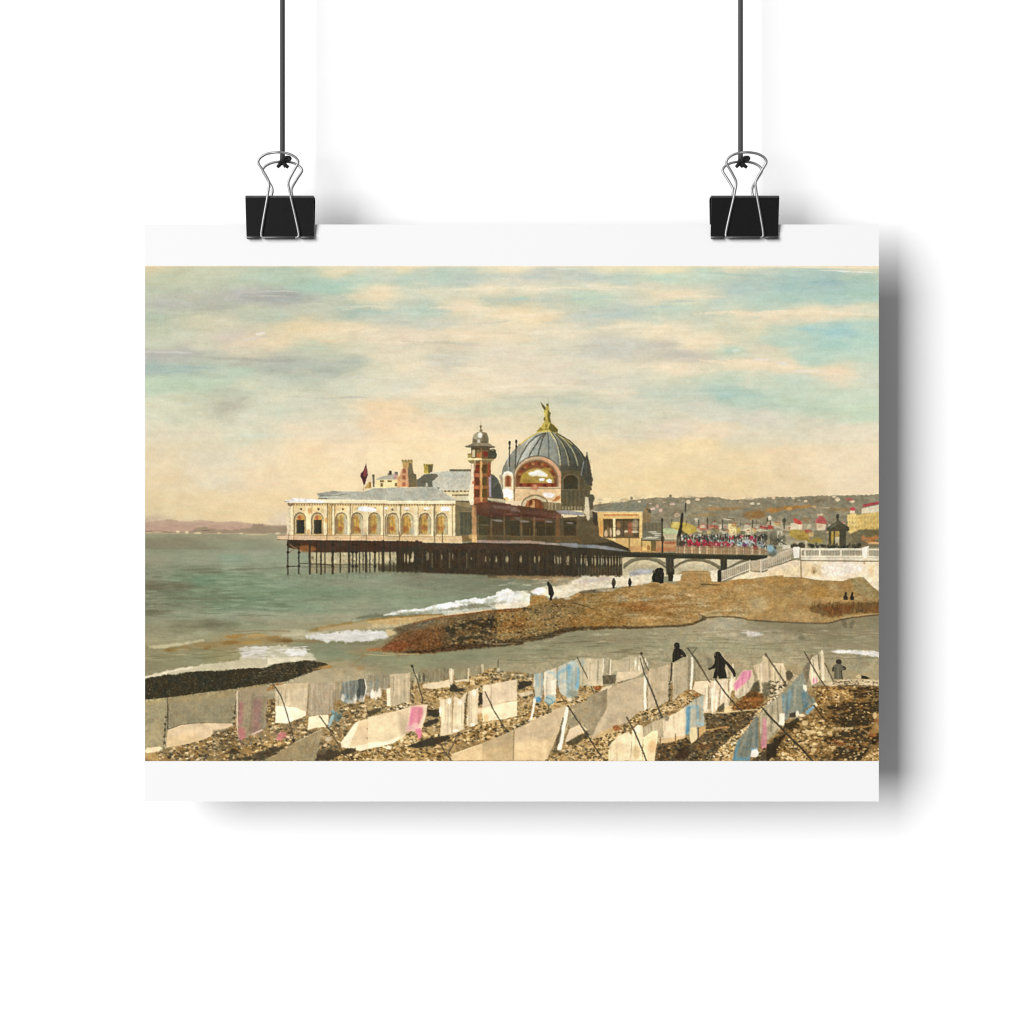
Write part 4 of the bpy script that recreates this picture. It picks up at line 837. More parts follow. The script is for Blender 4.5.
def paint_piles():
    tile(270, 530, 150)
    fill([(120,66),(1040,78),(1040,160),(330,156),(120,120)], (72,52,40)); fill([(140,80),(1040,86),(1040,120),(200,118)], (76,55,41), .8, soft=3)
    fill([(196,110),(250,104),(300,112),(320,135),(280,150),(210,146)], (160,104,58), .8, soft=2)
    fill([(120,70),(180,74),(190,104),(134,116)], (58,50,38)); stroke([(120,90),(200,140),(280,152)], 8, (150,120,80), .7); stroke([(130,150),(200,110)], 7, (120,100,72), .7)
    # far shore seen between the piles
    fill([(280,152),(1040,150),(1040,286),(720,286),(280,296)], (150,144,112)); fill([(276,156),(420,158),(700,152),(900,150),(900,222),(700,226),(276,234)], (196,182,140), .85, soft=1.6)
    rect(280, 232, 900, 240, (110,104,78), .8)
    r = np.random.RandomState(5)
    for k in range(34): blob(r.uniform(290, 880), r.uniform(160, 222), r.uniform(4, 10), r.uniform(4, 14), [(150,132,96),(226,212,170),(120,106,78)][k % 3], .6, .8)
    fill([(860,120),(1040,110),(1040,286),(870,284)], (62,54,40)); rect(740, 240, 1040, 284, (70,62,46), .8, soft=1.5)
    for x, w, y1 in [(122,13,304),(197,13,298),(272,20,298),(318,11,292),(348,15,300),(375,11,294),(428,20,296),(480,13,288),(540,20,288),(565,11,288),(590,13,284),(611,11,288),(636,9,276),(656,22,284),(682,12,286),(716,18,284),(744,10,270),(772,26,280),(820,14,280),(845,10,280),(872,24,284),(905,18,284),(938,20,282),(965,12,282),(1000,30,284)]:
        stroke([(x, 80), (x, y1)], w * .74, (60,53,40), .95)
    for x in (122, 197, 428, 565, 590, 716): 
        for y in (100, 152, 248): blob(x, y, 11, 9, (48,42,32), .9, .5)
    stroke([(122,248),(200,248)], 7, (60,54,40), .9); stroke([(200,228),(320,230),(420,240)], 6, (70,62,46), .8); stroke([(200,252),(700,256)], 5, (92,84,62), .6)
    for x, y, w, h in [(800,186,10,24),(846,186,9,34),(802,206,14,10),(975,180,8,30),(942,196,6,30),(970,206,12,14),(920,190,4,30)]: blob(x, y, w, h, (206,188,146), .85, .7)
    fill([(440,296),(720,284),(1030,284),(1030,310),(860,306),(560,306)], (118,118,92), .45, soft=3)
    for k in range(16): stroke([(130 + k * 40, 300), (130 + k * 40 + r.uniform(-4, 4), r.uniform(310, 335))], 12, (112,116,90), .3, soft=1.5)

def paint_town():
    r = np.random.RandomState(21)
    # ---- yellow pavilion behind the pier
    tile(580, 490, 120)
    fill([(100,165),(240,128),(360,110),(575,114),(604,196),(590,205),(532,186),(150,186)], (134,131,109)); stroke([(100,166),(240,130),(350,112)], 6, (150,146,122), .7); grain([(100,165),(350,110),(575,115),(600,200),(150,186)], 2, 7, (1,1,1), 2, 101)
    fill([(540,180),(575,118),(602,190),(604,250),(590,440),(530,440)], (140,118,82)); fill([(560,150),(604,170),(604,200),(580,190)], (84,78,60), .9)
    for y in range(220, 430, 26): stroke([(536, y), (592, y + 6)], 5, (116,98,68), .5)
    fill([(148,186),(532,190),(532,530),(440,528),(420,500),(290,440),(170,390),(160,320)], (234,188,104))
    stroke([(100,176),(150,184),(534,188)], 8, (206,196,166), .9)
    rect(204, 206, 500, 222, (216,136,66), .9, soft=1); rect(180, 196, 520, 202, (250,220,150), .8)
    rect(198, 246, 284, 404, (92,76,50)); rect(304, 248, 506, 408, (98,82,58))
    fill([(300,246),(506,246),(506,262),(300,262)], (70,58,42), .8)
    for x, y, w, h, c in [(222,372,15,34,(226,196,150)),(258,362,14,40,(232,206,160)),(240,330,10,20,(150,116,80)),(326,362,18,24,(240,212,166)),(396,356,18,14,(226,206,166)),(430,350,22,40,(170,96,66)),(440,300,34,24,(176,104,70)),(470,356,30,12,(222,206,170)),(470,300,26,50,(178,160,124)),(330,300,20,30,(150,112,72)),(412,382,40,20,(120,96,66)),(480,390,24,14,(84,72,54))]:
        blob(x, y, w, h, c, .85, .7)
    for x in (252, 372): stroke([(x, 248), (x, 404)], 7, (70,60,44), .8)
    rect(282, 240, 303, 430, (246,226,172)); rect(196, 398, 510, 412, (110,92,62), .9); rect(506, 196, 530, 440, (244,206,124), .8)
    stroke([(198,318),(506,318)], 5, (76,64,48), .7)
    for x in (420, 525): stroke([(x, 412), (x, 526)], 10, (104,88,58), .85)
    fill([(150,240),(196,240),(196,398),(168,390)], (238,180,86), .9); blob(180, 340, 16, 50, (220,136,54), .6, .9)
    fill([(420,480),(532,480),(700,500),(700,532),(440,530)], (208,150,86), .8, soft=2)
    # ---- sheds and awnings right of it
    rect(534, 276, 700, 345, (116,108,84)); 
    for x in range(540, 700, 16): stroke([(x, 280), (x, 344)], 5, [(96,90,70),(140,130,102)][(x // 16) % 2], .6)
    rect(534, 344, 704, 430, (120,116,94)); 
    for x, y, w in [(620,358,40),(650,372,44),(620,404,60),(600,412,60),(660,388,30)]: blob(x, y, w, 6, (216,208,180), .85, .6)
    rect(534, 416, 720, 432, (150,146,120), .9); stroke([(534,430),(700,432)], 8, (70,64,48), .85)
    rect(534, 436, 606, 520, (228,188,104)); blob(584, 492, 14, 22, (178,112,52), .8, .8); rect(606, 436, 648, 520, (120,100,62))
    rect(648, 436, 830, 520, (200,148,94)); blob(760, 450, 60, 12, (150,70,46), .6, .8); rect(650,490,830,526,(190,118,72),.8,soft=1)
    fill([(706,326),(850,322),(852,376),(708,378)], (186,196,148)); rect(710, 376, 838, 424, (196,182,144)); stroke([(706,330),(848,326)], 7, (160,172,130), .8); stroke([(712,352),(850,350)], 6, (212,216,172), .7)
    fill([(786,276),(850,272),(930,290),(980,312),(1005,340),(940,372),(905,382),(848,350),(786,322)], (212,176,62)); fill([(850,276),(930,292),(970,312),(920,340),(850,300)], (190,150,44), .6, soft=2)
    fill([(786,276),(850,272),(856,318),(786,320)], (234,204,96), .9)
    # dark poles
    stroke([(700,244),(704,530)], 13, (62,56,42)); blob(702, 260, 10, 16, (56,50,38), .9, .5); blob(706, 418, 16, 26, (60,54,40), .8, .6)
    stroke([(872,200),(858,300),(840,410)], 14, (52,48,36), 1, w1=28); stroke([(905,112),(898,190)], 9, (66,60,46), .9, w1=5); stroke([(832,400),(832,530)], 14, (56,52,38)); stroke([(780,255),(784,300)], 6, (90,84,64), .8)
    stroke([(850,340),(900,400)], 12, (70,64,48), .8)
    # ---- town behind the footbridge
    tile(670, 490, 120)
    fill([(10,274),(70,272),(160,288),(220,312),(240,346),(190,372),(130,372),(80,330),(10,322)], (214,178,64)); fill([(10,274),(74,272),(82,320),(10,320)], (236,206,98), .9)
    fill([(120,290),(220,312),(236,346),(200,350)], (184,146,50), .6, soft=2)
    fill([(240,312),(280,294),(380,300),(420,340),(240,346)], (184,110,92)); blob(390, 322, 36, 18, (190,84,72), .7, .8)
    fill([(236,346),(240,400),(285,400),(290,350)], (222,204,164)); fill([(270,352),(330,336),(480,356),(500,400),(270,400)], (134,126,104), 1, soft=1.4)
    rect(416, 290, 500, 360, (190,176,146), .9, soft=1); blob(440, 310, 24, 18, (222,208,174), .8, .8)
    rect(498, 288, 568, 372, (242,222,150)); rect(496, 370, 560, 400, (232,212,160)); rect(568, 318, 606, 372, (214,180,84)); 
    for x, y in [(516,310),(540,312),(520,340),(546,342)]: rect(x, y, x + 8, y + 14, (190,160,100), .7)
    rect(606, 300, 720, 400, (196,184,152), .9, soft=1); rect(620, 330, 690, 396, (230,216,170), .95, soft=1); rect(620,290,670,320,(150,138,110),.6)
    rect(690, 290, 770, 350, (178,166,136), .9, soft=1); fill([(768,302),(880,306),(882,334),(768,330)], (182,72,62), 1, soft=.9)
    rect(860, 270, 960, 330, (206,196,164), .8, soft=1.5); rect(940, 300, 1030, 350, (196,184,150), .9, soft=1.5)
    fill([(716,380),(740,350),(830,344),(920,352),(930,470),(716,440)], (128,120,98), 1, soft=1.4); stroke([(720,348),(930,346)], 9, (216,208,176), .85)
    rect(916, 340, 956, 470, (224,212,180), .9, soft=1); rect(960, 360, 1030, 470, (170,158,128), .9, soft=1)
    for k in range(60): blob(r.uniform(230, 1000), r.uniform(280, 400), r.uniform(6, 16), r.uniform(4, 10), [(220,206,172),(130,120,96),(176,160,126),(150,136,108)][k % 4], .55, .8)
    for x, y0, y1, w in [(14,250,290,6),(140,260,300,6),(244,258,305,9),(320,244,328,13),(380,260,310,6),(448,256,335,10),(602,260,300,6),(704,262,330,11),(736,262,290,6),(830,244,330,14),(858,262,330,7),(975,246,320,9)]:
        stroke([(x, y0), (x, y1)], w, (74,68,52), .85)
    stroke([(484,242),(540,246),(550,262)], 8, (92,86,66), .8); blob(975, 262, 16, 18, (80,76,58), .8, .6)
    stroke([(108,205),(96,290),(76,400)], 14, (50,46,35), 1, w1=30); stroke([(134,118),(130,178)], 9, (64,58,44), .9, w1=6); stroke([(70,380),(66,530)], 14, (54,50,38)); stroke([(95,345),(150,390)], 12, (68,62,46), .85)
    for k in range(46):
        x, yb = r.uniform(230, 1880), r.uniform(296, 380); w, h = r.uniform(9, 20), r.uniform(12, 26)
        if 930 < x < 1010 and yb > 340: continue
        wall = [(232,216,172),(226,196,120),(214,200,164),(236,222,190),(222,186,110)][k % 5]
        rect(x - w, yb - h, x + w, yb, wall, .85); rect(x + w * .3, yb - h, x + w, yb, tuple(v * .72 for v in wall), .7)
        fill([(x - w - 3, yb - h), (x - w * .4, yb - h - 9), (x + w * .6, yb - h - 9), (x + w + 3, yb - h)], [(178,84,66),(150,128,100),(190,100,76)][k % 3], .85)
        for q in (-.6, -.1): rect(x + w * q - 2, yb - h * .65, x + w * q + 2, yb - h * .35, (120,104,76), .7)
    for k in range(26): blob(r.uniform(230, 1880), r.uniform(330, 400), r.uniform(12, 26), r.uniform(8, 16), [(120,114,84),(108,104,78),(136,124,80)][k % 3], .75, .8, 0, .4, 3, k)
    # ---- crowd on the bridge
    fill([(60,396),(900,392),(920,480),(60,492)], (120,112,92), .75, soft=2)
    heads = [(62,48,38),(84,80,64),(196,178,148),(150,160,150),(214,204,180)]
    for k in range(150):
        x = r.uniform(85, 905); y = r.uniform(388, 432)
        blob(x, y, r.uniform(5, 12), r.uniform(10, 20), heads[k % 5], .8, .7)
    for x in range(90, 910, 20): blob(x + r.uniform(-5, 5), r.uniform(395, 425), 8, 22, (52,50,42), .85, .6)
    for x, y in [(140,395),(240,420),(312,412),(370,410),(430,420),(600,410),(810,400),(860,415)]: blob(x, y, 16, 28, (54,58,50), .8, .7)
    for x, y, rx, ry, c in [(168,450,26,32,(206,44,64)),(236,462,24,28,(196,38,56)),(294,450,24,28,(206,44,66)),(350,468,24,26,(156,52,56)),(405,466,30,24,(178,56,66)),(476,462,24,20,(206,60,72)),(508,466,22,18,(190,44,60)),(524,404,20,18,(190,60,66)),(606,400,16,14,(176,56,60)),(694,408,16,18,(206,50,80)),(716,434,22,24,(140,56,76)),(730,492,22,22,(196,40,54)),(644,470,28,20,(112,60,104)),
                             (530,444,28,18,(150,176,178)),(590,458,28,18,(140,170,172)),(586,490,22,10,(136,160,158)),(660,440,34,18,(176,194,196)),(690,452,26,16,(166,190,196)),(776,462,36,22,(136,168,172)),(770,488,30,14,(110,130,126)),(850,486,34,20,(166,192,192)),(850,508,44,14,(150,182,186)),(890,500,18,22,(70,72,60)),(640,500,20,24,(92,66,56)),(100,460,26,28,(70,58,46)),(130,440,18,30,(74,66,54)),(210,470,14,24,(84,60,50)),(320,478,16,16,(120,70,58)),(440,480,18,20,(120,62,54)),(550,486,20,18,(112,84,66))]:
        blob(x, y, rx, ry, c, .95, .5)
    for x in range(160, 560, 46): blob(x + r.uniform(-7, 7), 454 + r.uniform(-8, 10), r.uniform(12, 17), r.uniform(12, 17), (192,44,58), .8, .7, 0, .4, 2, x)
    for k in range(230):
        x = r.uniform(95, 900); y = r.uniform(386, 500) if x < 800 else r.uniform(420, 512)
        blob(x, y, r.uniform(3.5, 8), r.uniform(5, 11), [(206,196,172),(74,68,54),(150,140,118),(180,60,70),(60,56,46),(160,176,172),(104,92,74),(222,212,188)][k % 8], .7, .8)
    for k in range(60):
        x = r.uniform(100, 900); blob(x, r.uniform(425, 485) + max(0, x - 780) * .2, r.uniform(4, 8), r.uniform(6, 12), [(56,50,42),(196,184,158),(90,80,64),(140,128,106)][k % 4], .75, .8)
    # ---- handrail, deck, piers and iron arches
    fill([(40,478),(720,490),(900,520),(890,550),(40,548)], (156,126,90), .8, soft=2)
    for x in range(60, 890, 21): stroke([(x, 486), (x, 546)], 6, [(206,174,128),(170,132,92),(226,200,160)][(x // 21) % 3], .75)
    for x, c in [(125,(220,184,140)),(188,(222,182,136)),(254,(228,208,176)),(318,(218,176,130)),(380,(196,164,124)),(572,(206,176,136)),(702,(226,196,156)),(766,(214,186,150))]: stroke([(x, 484), (x, 546)], 12, c, .9)
    stroke([(40,486),(700,494),(890,540)], 6, (120,92,64), .8); stroke([(40,514),(880,528)], 5, (140,104,72), .6)
    blob(200, 492, 24, 12, (190,164,120), .6, .8)
    fill([(60,586),(900,590),(900,700),(60,700)], (206,190,150), .0)
    tile(580, 490, 120)
    fill([(360,572),(1040,580),(1040,720),(860,730),(600,745),(360,750)], (206,190,150)); fill([(370,640),(1040,640),(1040,700),(370,700)], (186,172,136), .7, soft=3)
    fill([(420,700),(480,676),(590,672),(640,690),(600,716),(430,736)], (172,170,168), .9, soft=2); blob(540, 690, 50, 14, (190,188,188), .8, .8); blob(470,712,40,10,(150,146,140),.7,.9)
    def iron(P, w=15):
        stroke(P, w + 6, (132,122,94), .95); stroke([(x, y - 4) for x, y in P], w * .4, (84,78,58), .95); stroke([(x, y + 6) for x, y in P], w * .4, (96,88,66), .9)
    iron([(376,660),(420,622),(470,598),(530,586),(590,588),(650,606),(700,632),(736,662)]); iron([(376,640),(430,600),(500,578)], 9); iron([(590,588),(660,592),(736,630)], 9)
    iron([(816,660),(850,632),(900,606),(960,594),(1030,592)])
    rect(-20, 574, 372, 580, (60,54,40), .9)
    fill([(430,530),(530,532),(1040,546),(1040,582),(730,580),(380,572)], (56,54,41)); stroke([(440,536),(1030,548)], 7, (84,80,60), .8)
    fill([(732,578),(812,580),(808,722),(736,722)], (64,60,46)); stroke([(772,590),(772,715)], 8, (92,86,66), .7); stroke([(745,590),(745,715)], 6, (84,78,60), .6); fill([(752,715),(796,715),(790,776),(756,776)], (50,46,35))
    tile(670, 490, 120)
    fill([(30,590),(700,590),(560,690),(440,680),(430,700),(345,700),(330,715),(110,715),(40,730)], (206,192,156)); fill([(90,600),(420,610),(420,640),(100,630)], (214,198,158), .7, soft=3); fill([(40,660),(430,660),(430,690),(40,690)], (196,182,146), .7, soft=3)
    fill([(60,715),(130,688),(320,690),(345,716),(345,780),(60,790)], (190,150,92), .95, soft=1.5); stroke([(100,698),(320,694)], 8, (140,112,70), .6, soft=1)
    iron([(36,662),(90,625),(150,602),(210,596),(280,600),(340,620),(400,652),(436,680)]); iron([(280,594),(350,612),(436,660)], 8)
    iron([(486,672),(560,632),(620,606),(680,594)], 14)
    fill([(-20,546),(300,548),(890,558),(868,574),(800,586),(720,602),(600,594),(-20,582)], (56,55,42)); stroke([(-20,548),(860,560)], 7, (86,82,62), .8)
    fill([(432,582),(486,584),(486,682),(432,684)], (60,57,44)); stroke([(458,590),(458,678)], 6, (88,84,64), .6)
    fill([(30,724),(100,716),(104,768),(24,784)], (236,222,190), 1, soft=.9); fill([(345,690),(412,684),(412,782),(345,780)], (238,222,190), 1, soft=.9)
    fill([(404,690),(424,678),(444,690),(440,760),(428,815),(402,818),(406,760)], (48,45,35), 1, soft=.9); stroke([(275,804),(410,806)], 9, (62,54,38), .9); blob(376, 812, 10, 9, (64,54,38), .9, .6); blob(416,806,22,9,(58,50,36),.8,.7)
    # ---- stairs down to the beach
    fill([(440,690),(560,668),(690,606),(800,586),(900,560),(1030,508),(1030,610),(800,700),(690,690),(560,740),(440,785)], (186,173,146))
    fill([(700,604),(776,602),(776,694),(690,690)], (190,172,138), .9); rect(690,690,790,704,(120,108,84),.8)
    for x in range(450, 690, 17): stroke([(x, 690 - (x - 450) * .33), (x, 768 - (x - 450) * .38)], 6, (132,120,94), .7)
    for x in range(800, 1024, 17): stroke([(x, 600 - (x - 800) * .38), (x, 676 - (x - 800) * .38)], 6, (130,118,92), .7)
    stroke([(446,782),(560,732),(690,682)], 9, (120,108,82), .85); stroke([(446,772),(690,672)], 7, (236,224,196), .9); stroke([(440,696),(690,604)], 7, (226,216,190), .8)
    stroke([(790,698),(930,645),(1030,598)], 8, (110,96,70), .85); stroke([(790,688),(1030,588)], 6, (232,222,196), .85); stroke([(790,600),(1030,508)], 8, (222,210,184), .85)
    for x in (680, 776): stroke([(x, 600), (x, 700)], 13, (220,208,178), .9); stroke([(x + 8, 604), (x + 8, 700)], 5, (120,108,84), .7)
    fill([(880,520),(1030,470),(1030,508),(900,560),(860,560)], (168,156,130), .9, soft=1)
    fill([(560,742),(690,696),(790,706),(1030,606),(1030,745),(760,745),(640,775),(480,790)], (230,210,172))
    # ---- gazebo side
    tile(770, 490, 120)
    fill([(-20,330),(60,330),(100,340),(100,480),(-20,470)], (160,148,120), .9, soft=2); rect(60, 345, 104, 480, (214,202,172), .9, soft=1.2); rect(0,350,60,470,(128,120,98),.8,soft=2)
    for k in range(14): stroke([(r.uniform(-10, 160), 470), (r.uniform(-10, 160), r.uniform(380, 430))], 7, (70,66,50), .7)
    for x, y in [(85,400),(120,420),(10,410),(40,430)]: blob(x, y, 14, 34, (96,92,72), .6, .8)
    stroke([(120,246),(122,330)], 9, (80,76,58), .85); blob(122, 258, 16, 16, (76,72,54), .8, .6)
    fill([(-20,300),(20,304),(30,332),(-20,332)], (186,72,58), 1, soft=.9)
    fill([(174,284),(230,274),(276,292),(276,340),(174,340)], (222,206,172)); fill([(196,250),(212,240),(255,256),(276,284),(262,296),(214,284)], (212,70,52), 1, soft=.9)
    fill([(385,270),(400,240),(430,218),(460,235),(482,262),(484,292),(400,286)], (182,88,82), 1, soft=.9); fill([(396,284),(478,292),(472,342),(396,346)], (226,200,162)); rect(400,205,440,222,(206,186,150),.8)
    rect(280, 290, 392, 350, (180,168,136), .8, soft=2); rect(320,296,350,330,(214,200,164),.8,soft=1)
    fill([(160,344),(220,338),(300,350),(330,380),(330,440),(250,430),(165,390)], (192,156,56), .95, soft=2, rough=1, rs=2); fill([(190,370),(300,390),(340,440),(300,444),(220,400)], (156,124,48), .8, soft=2)
    fill([(292,344),(322,336),(358,352),(340,372),(300,366)], (196,92,62), .95, soft=1); rect(330,356,372,400,(214,178,110),.8,soft=1)
    fill([(360,420),(380,380),(430,350),(480,360),(500,420),(480,455),(380,452)], (128,120,90), .95, soft=2, rough=1, rs=2); fill([(330,432),(400,405),(450,425),(440,452),(350,450)], (172,142,50), .85, soft=2)
    rect(160, 430, 300, 490, (176,164,134), .8, soft=2)
    # right houses
    fill([(660,212),(735,200),(740,212),(920,184),(940,182),(940,345),(760,372),(665,372)], (228,190,98)); fill([(660,212),(735,200),(738,350),(700,380),(664,360)], (236,204,118), .9)
    grain([(660,212),(940,182),(940,345),(665,372)], 1.5, 10, (1,1,.7), .7, 103)
    fill([(780,158),(940,124),(940,188),(782,200)], (226,212,178)); stroke([(800,134),(930,108)], 20, (184,66,68), 1); fill([(684,166),(722,166),(724,200),(682,202)], (230,210,172)); fill([(678,160),(690,148),(716,146),(732,162),(720,176),(684,176)], (196,70,78), 1, soft=.9)
    for x in range(675, 930, 26):
        for y in (228, 268, 308): rect(x, y, x + 9, y + 18, (196,150,70), .6)
    stroke([(740,255),(935,232)], 4, (250,220,150), .7); stroke([(740,300),(935,286)], 4, (206,164,80), .7)
    fill([(650,380),(700,370),(760,345),(820,330),(940,340),(940,490),(640,490)], (118,108,80), .97, soft=2, rough=1.2, rs=2.4); fill([(640,340),(690,372),(700,480),(640,490)], (128,120,92), .9, soft=2)
    for x, y, rx, ry in [(795,412,16,24),(860,412,50,16),(900,450,50,9),(850,440,40,12),(905,400,24,20)]: blob(x, y, rx, ry, (200,122,58), .8, .8)
    rect(836, 444, 940, 462, (222,180,120), .8, soft=1); fill([(800,350),(930,340),(930,390),(820,400)], (112,98,62), .8, soft=2)
    # kiosk
    stroke([(578,214),(578,262)], 20, (72,68,52), 1, w1=12); blob(576, 232, 12, 16, (66,62,46), 1, .4)
    fill([(486,322),(520,296),(560,274),(580,252),(600,272),(640,296),(672,318),(676,340),(664,352),(492,352),(482,336)], (78,74,56)); fill([(500,320),(560,282),(570,300),(520,326)], (106,102,80), .8, soft=1.2); stroke([(480,340),(676,340)], 8, (60,56,42), .8)
    rect(500, 352, 600, 488, (176,146,72), .9); rect(556, 400, 598, 480, (206,192,156), .9)
    for x, w in [(512,22),(548,13),(600,16),(625,44)]: stroke([(x, 350), (x, 492)], w, (66,62,46), .97)
    rect(520, 380, 545, 420, (190,150,40), .8)
    # crowd along the promenade
    for x in range(180, 780, 15):
        blob(x + r.uniform(-4, 4), r.uniform(466, 486), r.uniform(6, 13), r.uniform(10, 18), [(58,54,42),(96,90,70),(72,66,52)][(x // 15) % 3], .85, .6)
    for x, y, rx, ry in [(268,470,28,22),(210,474,24,20),(360,478,18,16),(450,478,18,14),(540,484,40,9),(640,486,30,9),(740,488,30,9)]: blob(x, y, rx, ry, (56,52,40), .85, .7)
    # balustrade and sea wall
    fill([(-20,596),(200,512),(200,492),(-20,570)], (210,196,168)); fill([(-20,560),(200,498),(196,540),(-20,640)], (196,182,154)); stroke([(-20,664),(110,622),(215,590)], 8, (116,102,76), .85)
    for x in range(0, 200, 16): stroke([(x, 590 - x * .4), (x, 640 - x * .4)], 6, (158,144,118), .6)
    fill([(-20,676),(210,596),(270,606),(520,608),(940,612),(940,880),(880,830),(800,744),(700,755),(620,778),(420,772),(270,746),(-20,742)], (234,214,180))
    fill([(440,640),(560,612),(700,620),(800,640),(760,700),(600,740),(460,730)], (240,226,206), .9, soft=5); fill([(-20,700),(260,640),(260,742),(-20,740)], (232,206,158), .8, soft=5); fill([(280,620),(430,640),(440,730),(290,740)], (222,196,148), .8, soft=4)
    fill([(800,620),(930,620),(930,800),(860,760)], (236,216,180), .9, soft=4); fill([(840,640),(890,650),(880,750),(850,730)], (220,188,134), .6, soft=4)
    blob(374, 690, 22, 30, (186,158,110), .7, .8); blob(374, 700, 8, 14, (140,116,78), .8, .8); blob(765, 672, 16, 12, (250,240,226), .8, .8)
    grain([(-20,676),(270,606),(940,612),(940,880),(800,744),(620,778),(270,746),(-20,742)], 2.5, 9, (1,1,.8), 1, 105)
    stroke([(262,560),(266,742)], 14, (152,126,82), .75); stroke([(800,600),(806,628)], 12, (176,152,106), .8)
    rect(262, 500, 940, 604, (222,210,182)); rect(324, 514, 790, 560, (96,88,68), .9)
    for x in range(328, 790, 13): stroke([(x, 512), (x, 562)], 7.5, (214,202,172), .9)
    rect(270, 514, 322, 562, (140,128,102), .8)
    for x in (300, 425, 605): rect(x - 8, 500, x + 8, 580, (230,218,190))
    rect(262, 498, 790, 512, (230,218,190)); rect(262, 560, 940, 574, (226,214,184)); stroke([(262,578),(940,578)], 5, (176,160,126), .8); stroke([(262,602),(940,608)], 8, (124,106,74), .85)
    rect(842, 514, 940, 562, (120,110,88), .9); 
    for x in range(846, 940, 13): stroke([(x, 510), (x, 562)], 7, (206,194,164), .85)
    fill([(196,494),(206,484),(248,484),(258,494),(252,580),(204,580)], (244,234,214)); stroke([(256,500),(256,582)], 7, (104,92,70), .8)
    fill([(784,492),(840,478),(842,496),(832,570),(812,590),(790,560)], (248,238,218)); stroke([(836,500),(830,565)], 6, (150,136,108), .7)
    fill([(96,470),(170,466),(180,496),(110,506)], (216,206,180), .9, soft=1.2); rect(300,430,320,495,(220,206,172),.8)
    fill([(-20,540),(40,560),(60,530),(30,480),(-20,470)], (150,180,182), .8, soft=2); blob(20, 540, 34, 30, (84,84,70), .7, .8); blob(4, 500, 22, 34, (140,176,184), .9, .8)
    tile(670, 490, 120)
    fill([(-90,270),(1500,250),(1500,470),(930,480),(60,400),(-90,400)], (150,138,112), .08, soft=4)
    n = noise(3, 2.4, 109, 2)
    fill([(-90,270),(1850,180),(1850,470),(930,480),(60,490),(-90,480)], lambda x, y: _grain_col(x, y, n, 13, (1, .95, .85)), 1, 2, mode='add')

def pebbles(poly, r, n, sizes, cols, a=(.4, .9), flat=.6):
    """small stones scattered in a polygon (tile units)"""
    xs = [p[0] for p in poly]; ys = [p[1] for p in poly]; k = 0; t = 0
    n = int(n * 1.35)
    while k < n and t < n * 12:
        t += 1
        x, y = r.uniform(min(xs), max(xs)), r.uniform(min(ys), max(ys))
        ins = False
        for i in range(len(poly)):
            p, q = poly[i], poly[i - 1]
            if (p[1] > y) != (q[1] > y) and x < (q[0] - p[0]) * (y - p[1]) / (q[1] - p[1]) + p[0]: ins = not ins
        if not ins: continue
        s = r.uniform(*sizes); c = cols[r.randint(len(cols))]; j = r.uniform(-14, 14)
        blob(x, y, s, s * flat * r.uniform(.7, 1.3), tuple(v + j for v in c), r.uniform(*a), .7, r.uniform(-.4, .4))
        k += 1

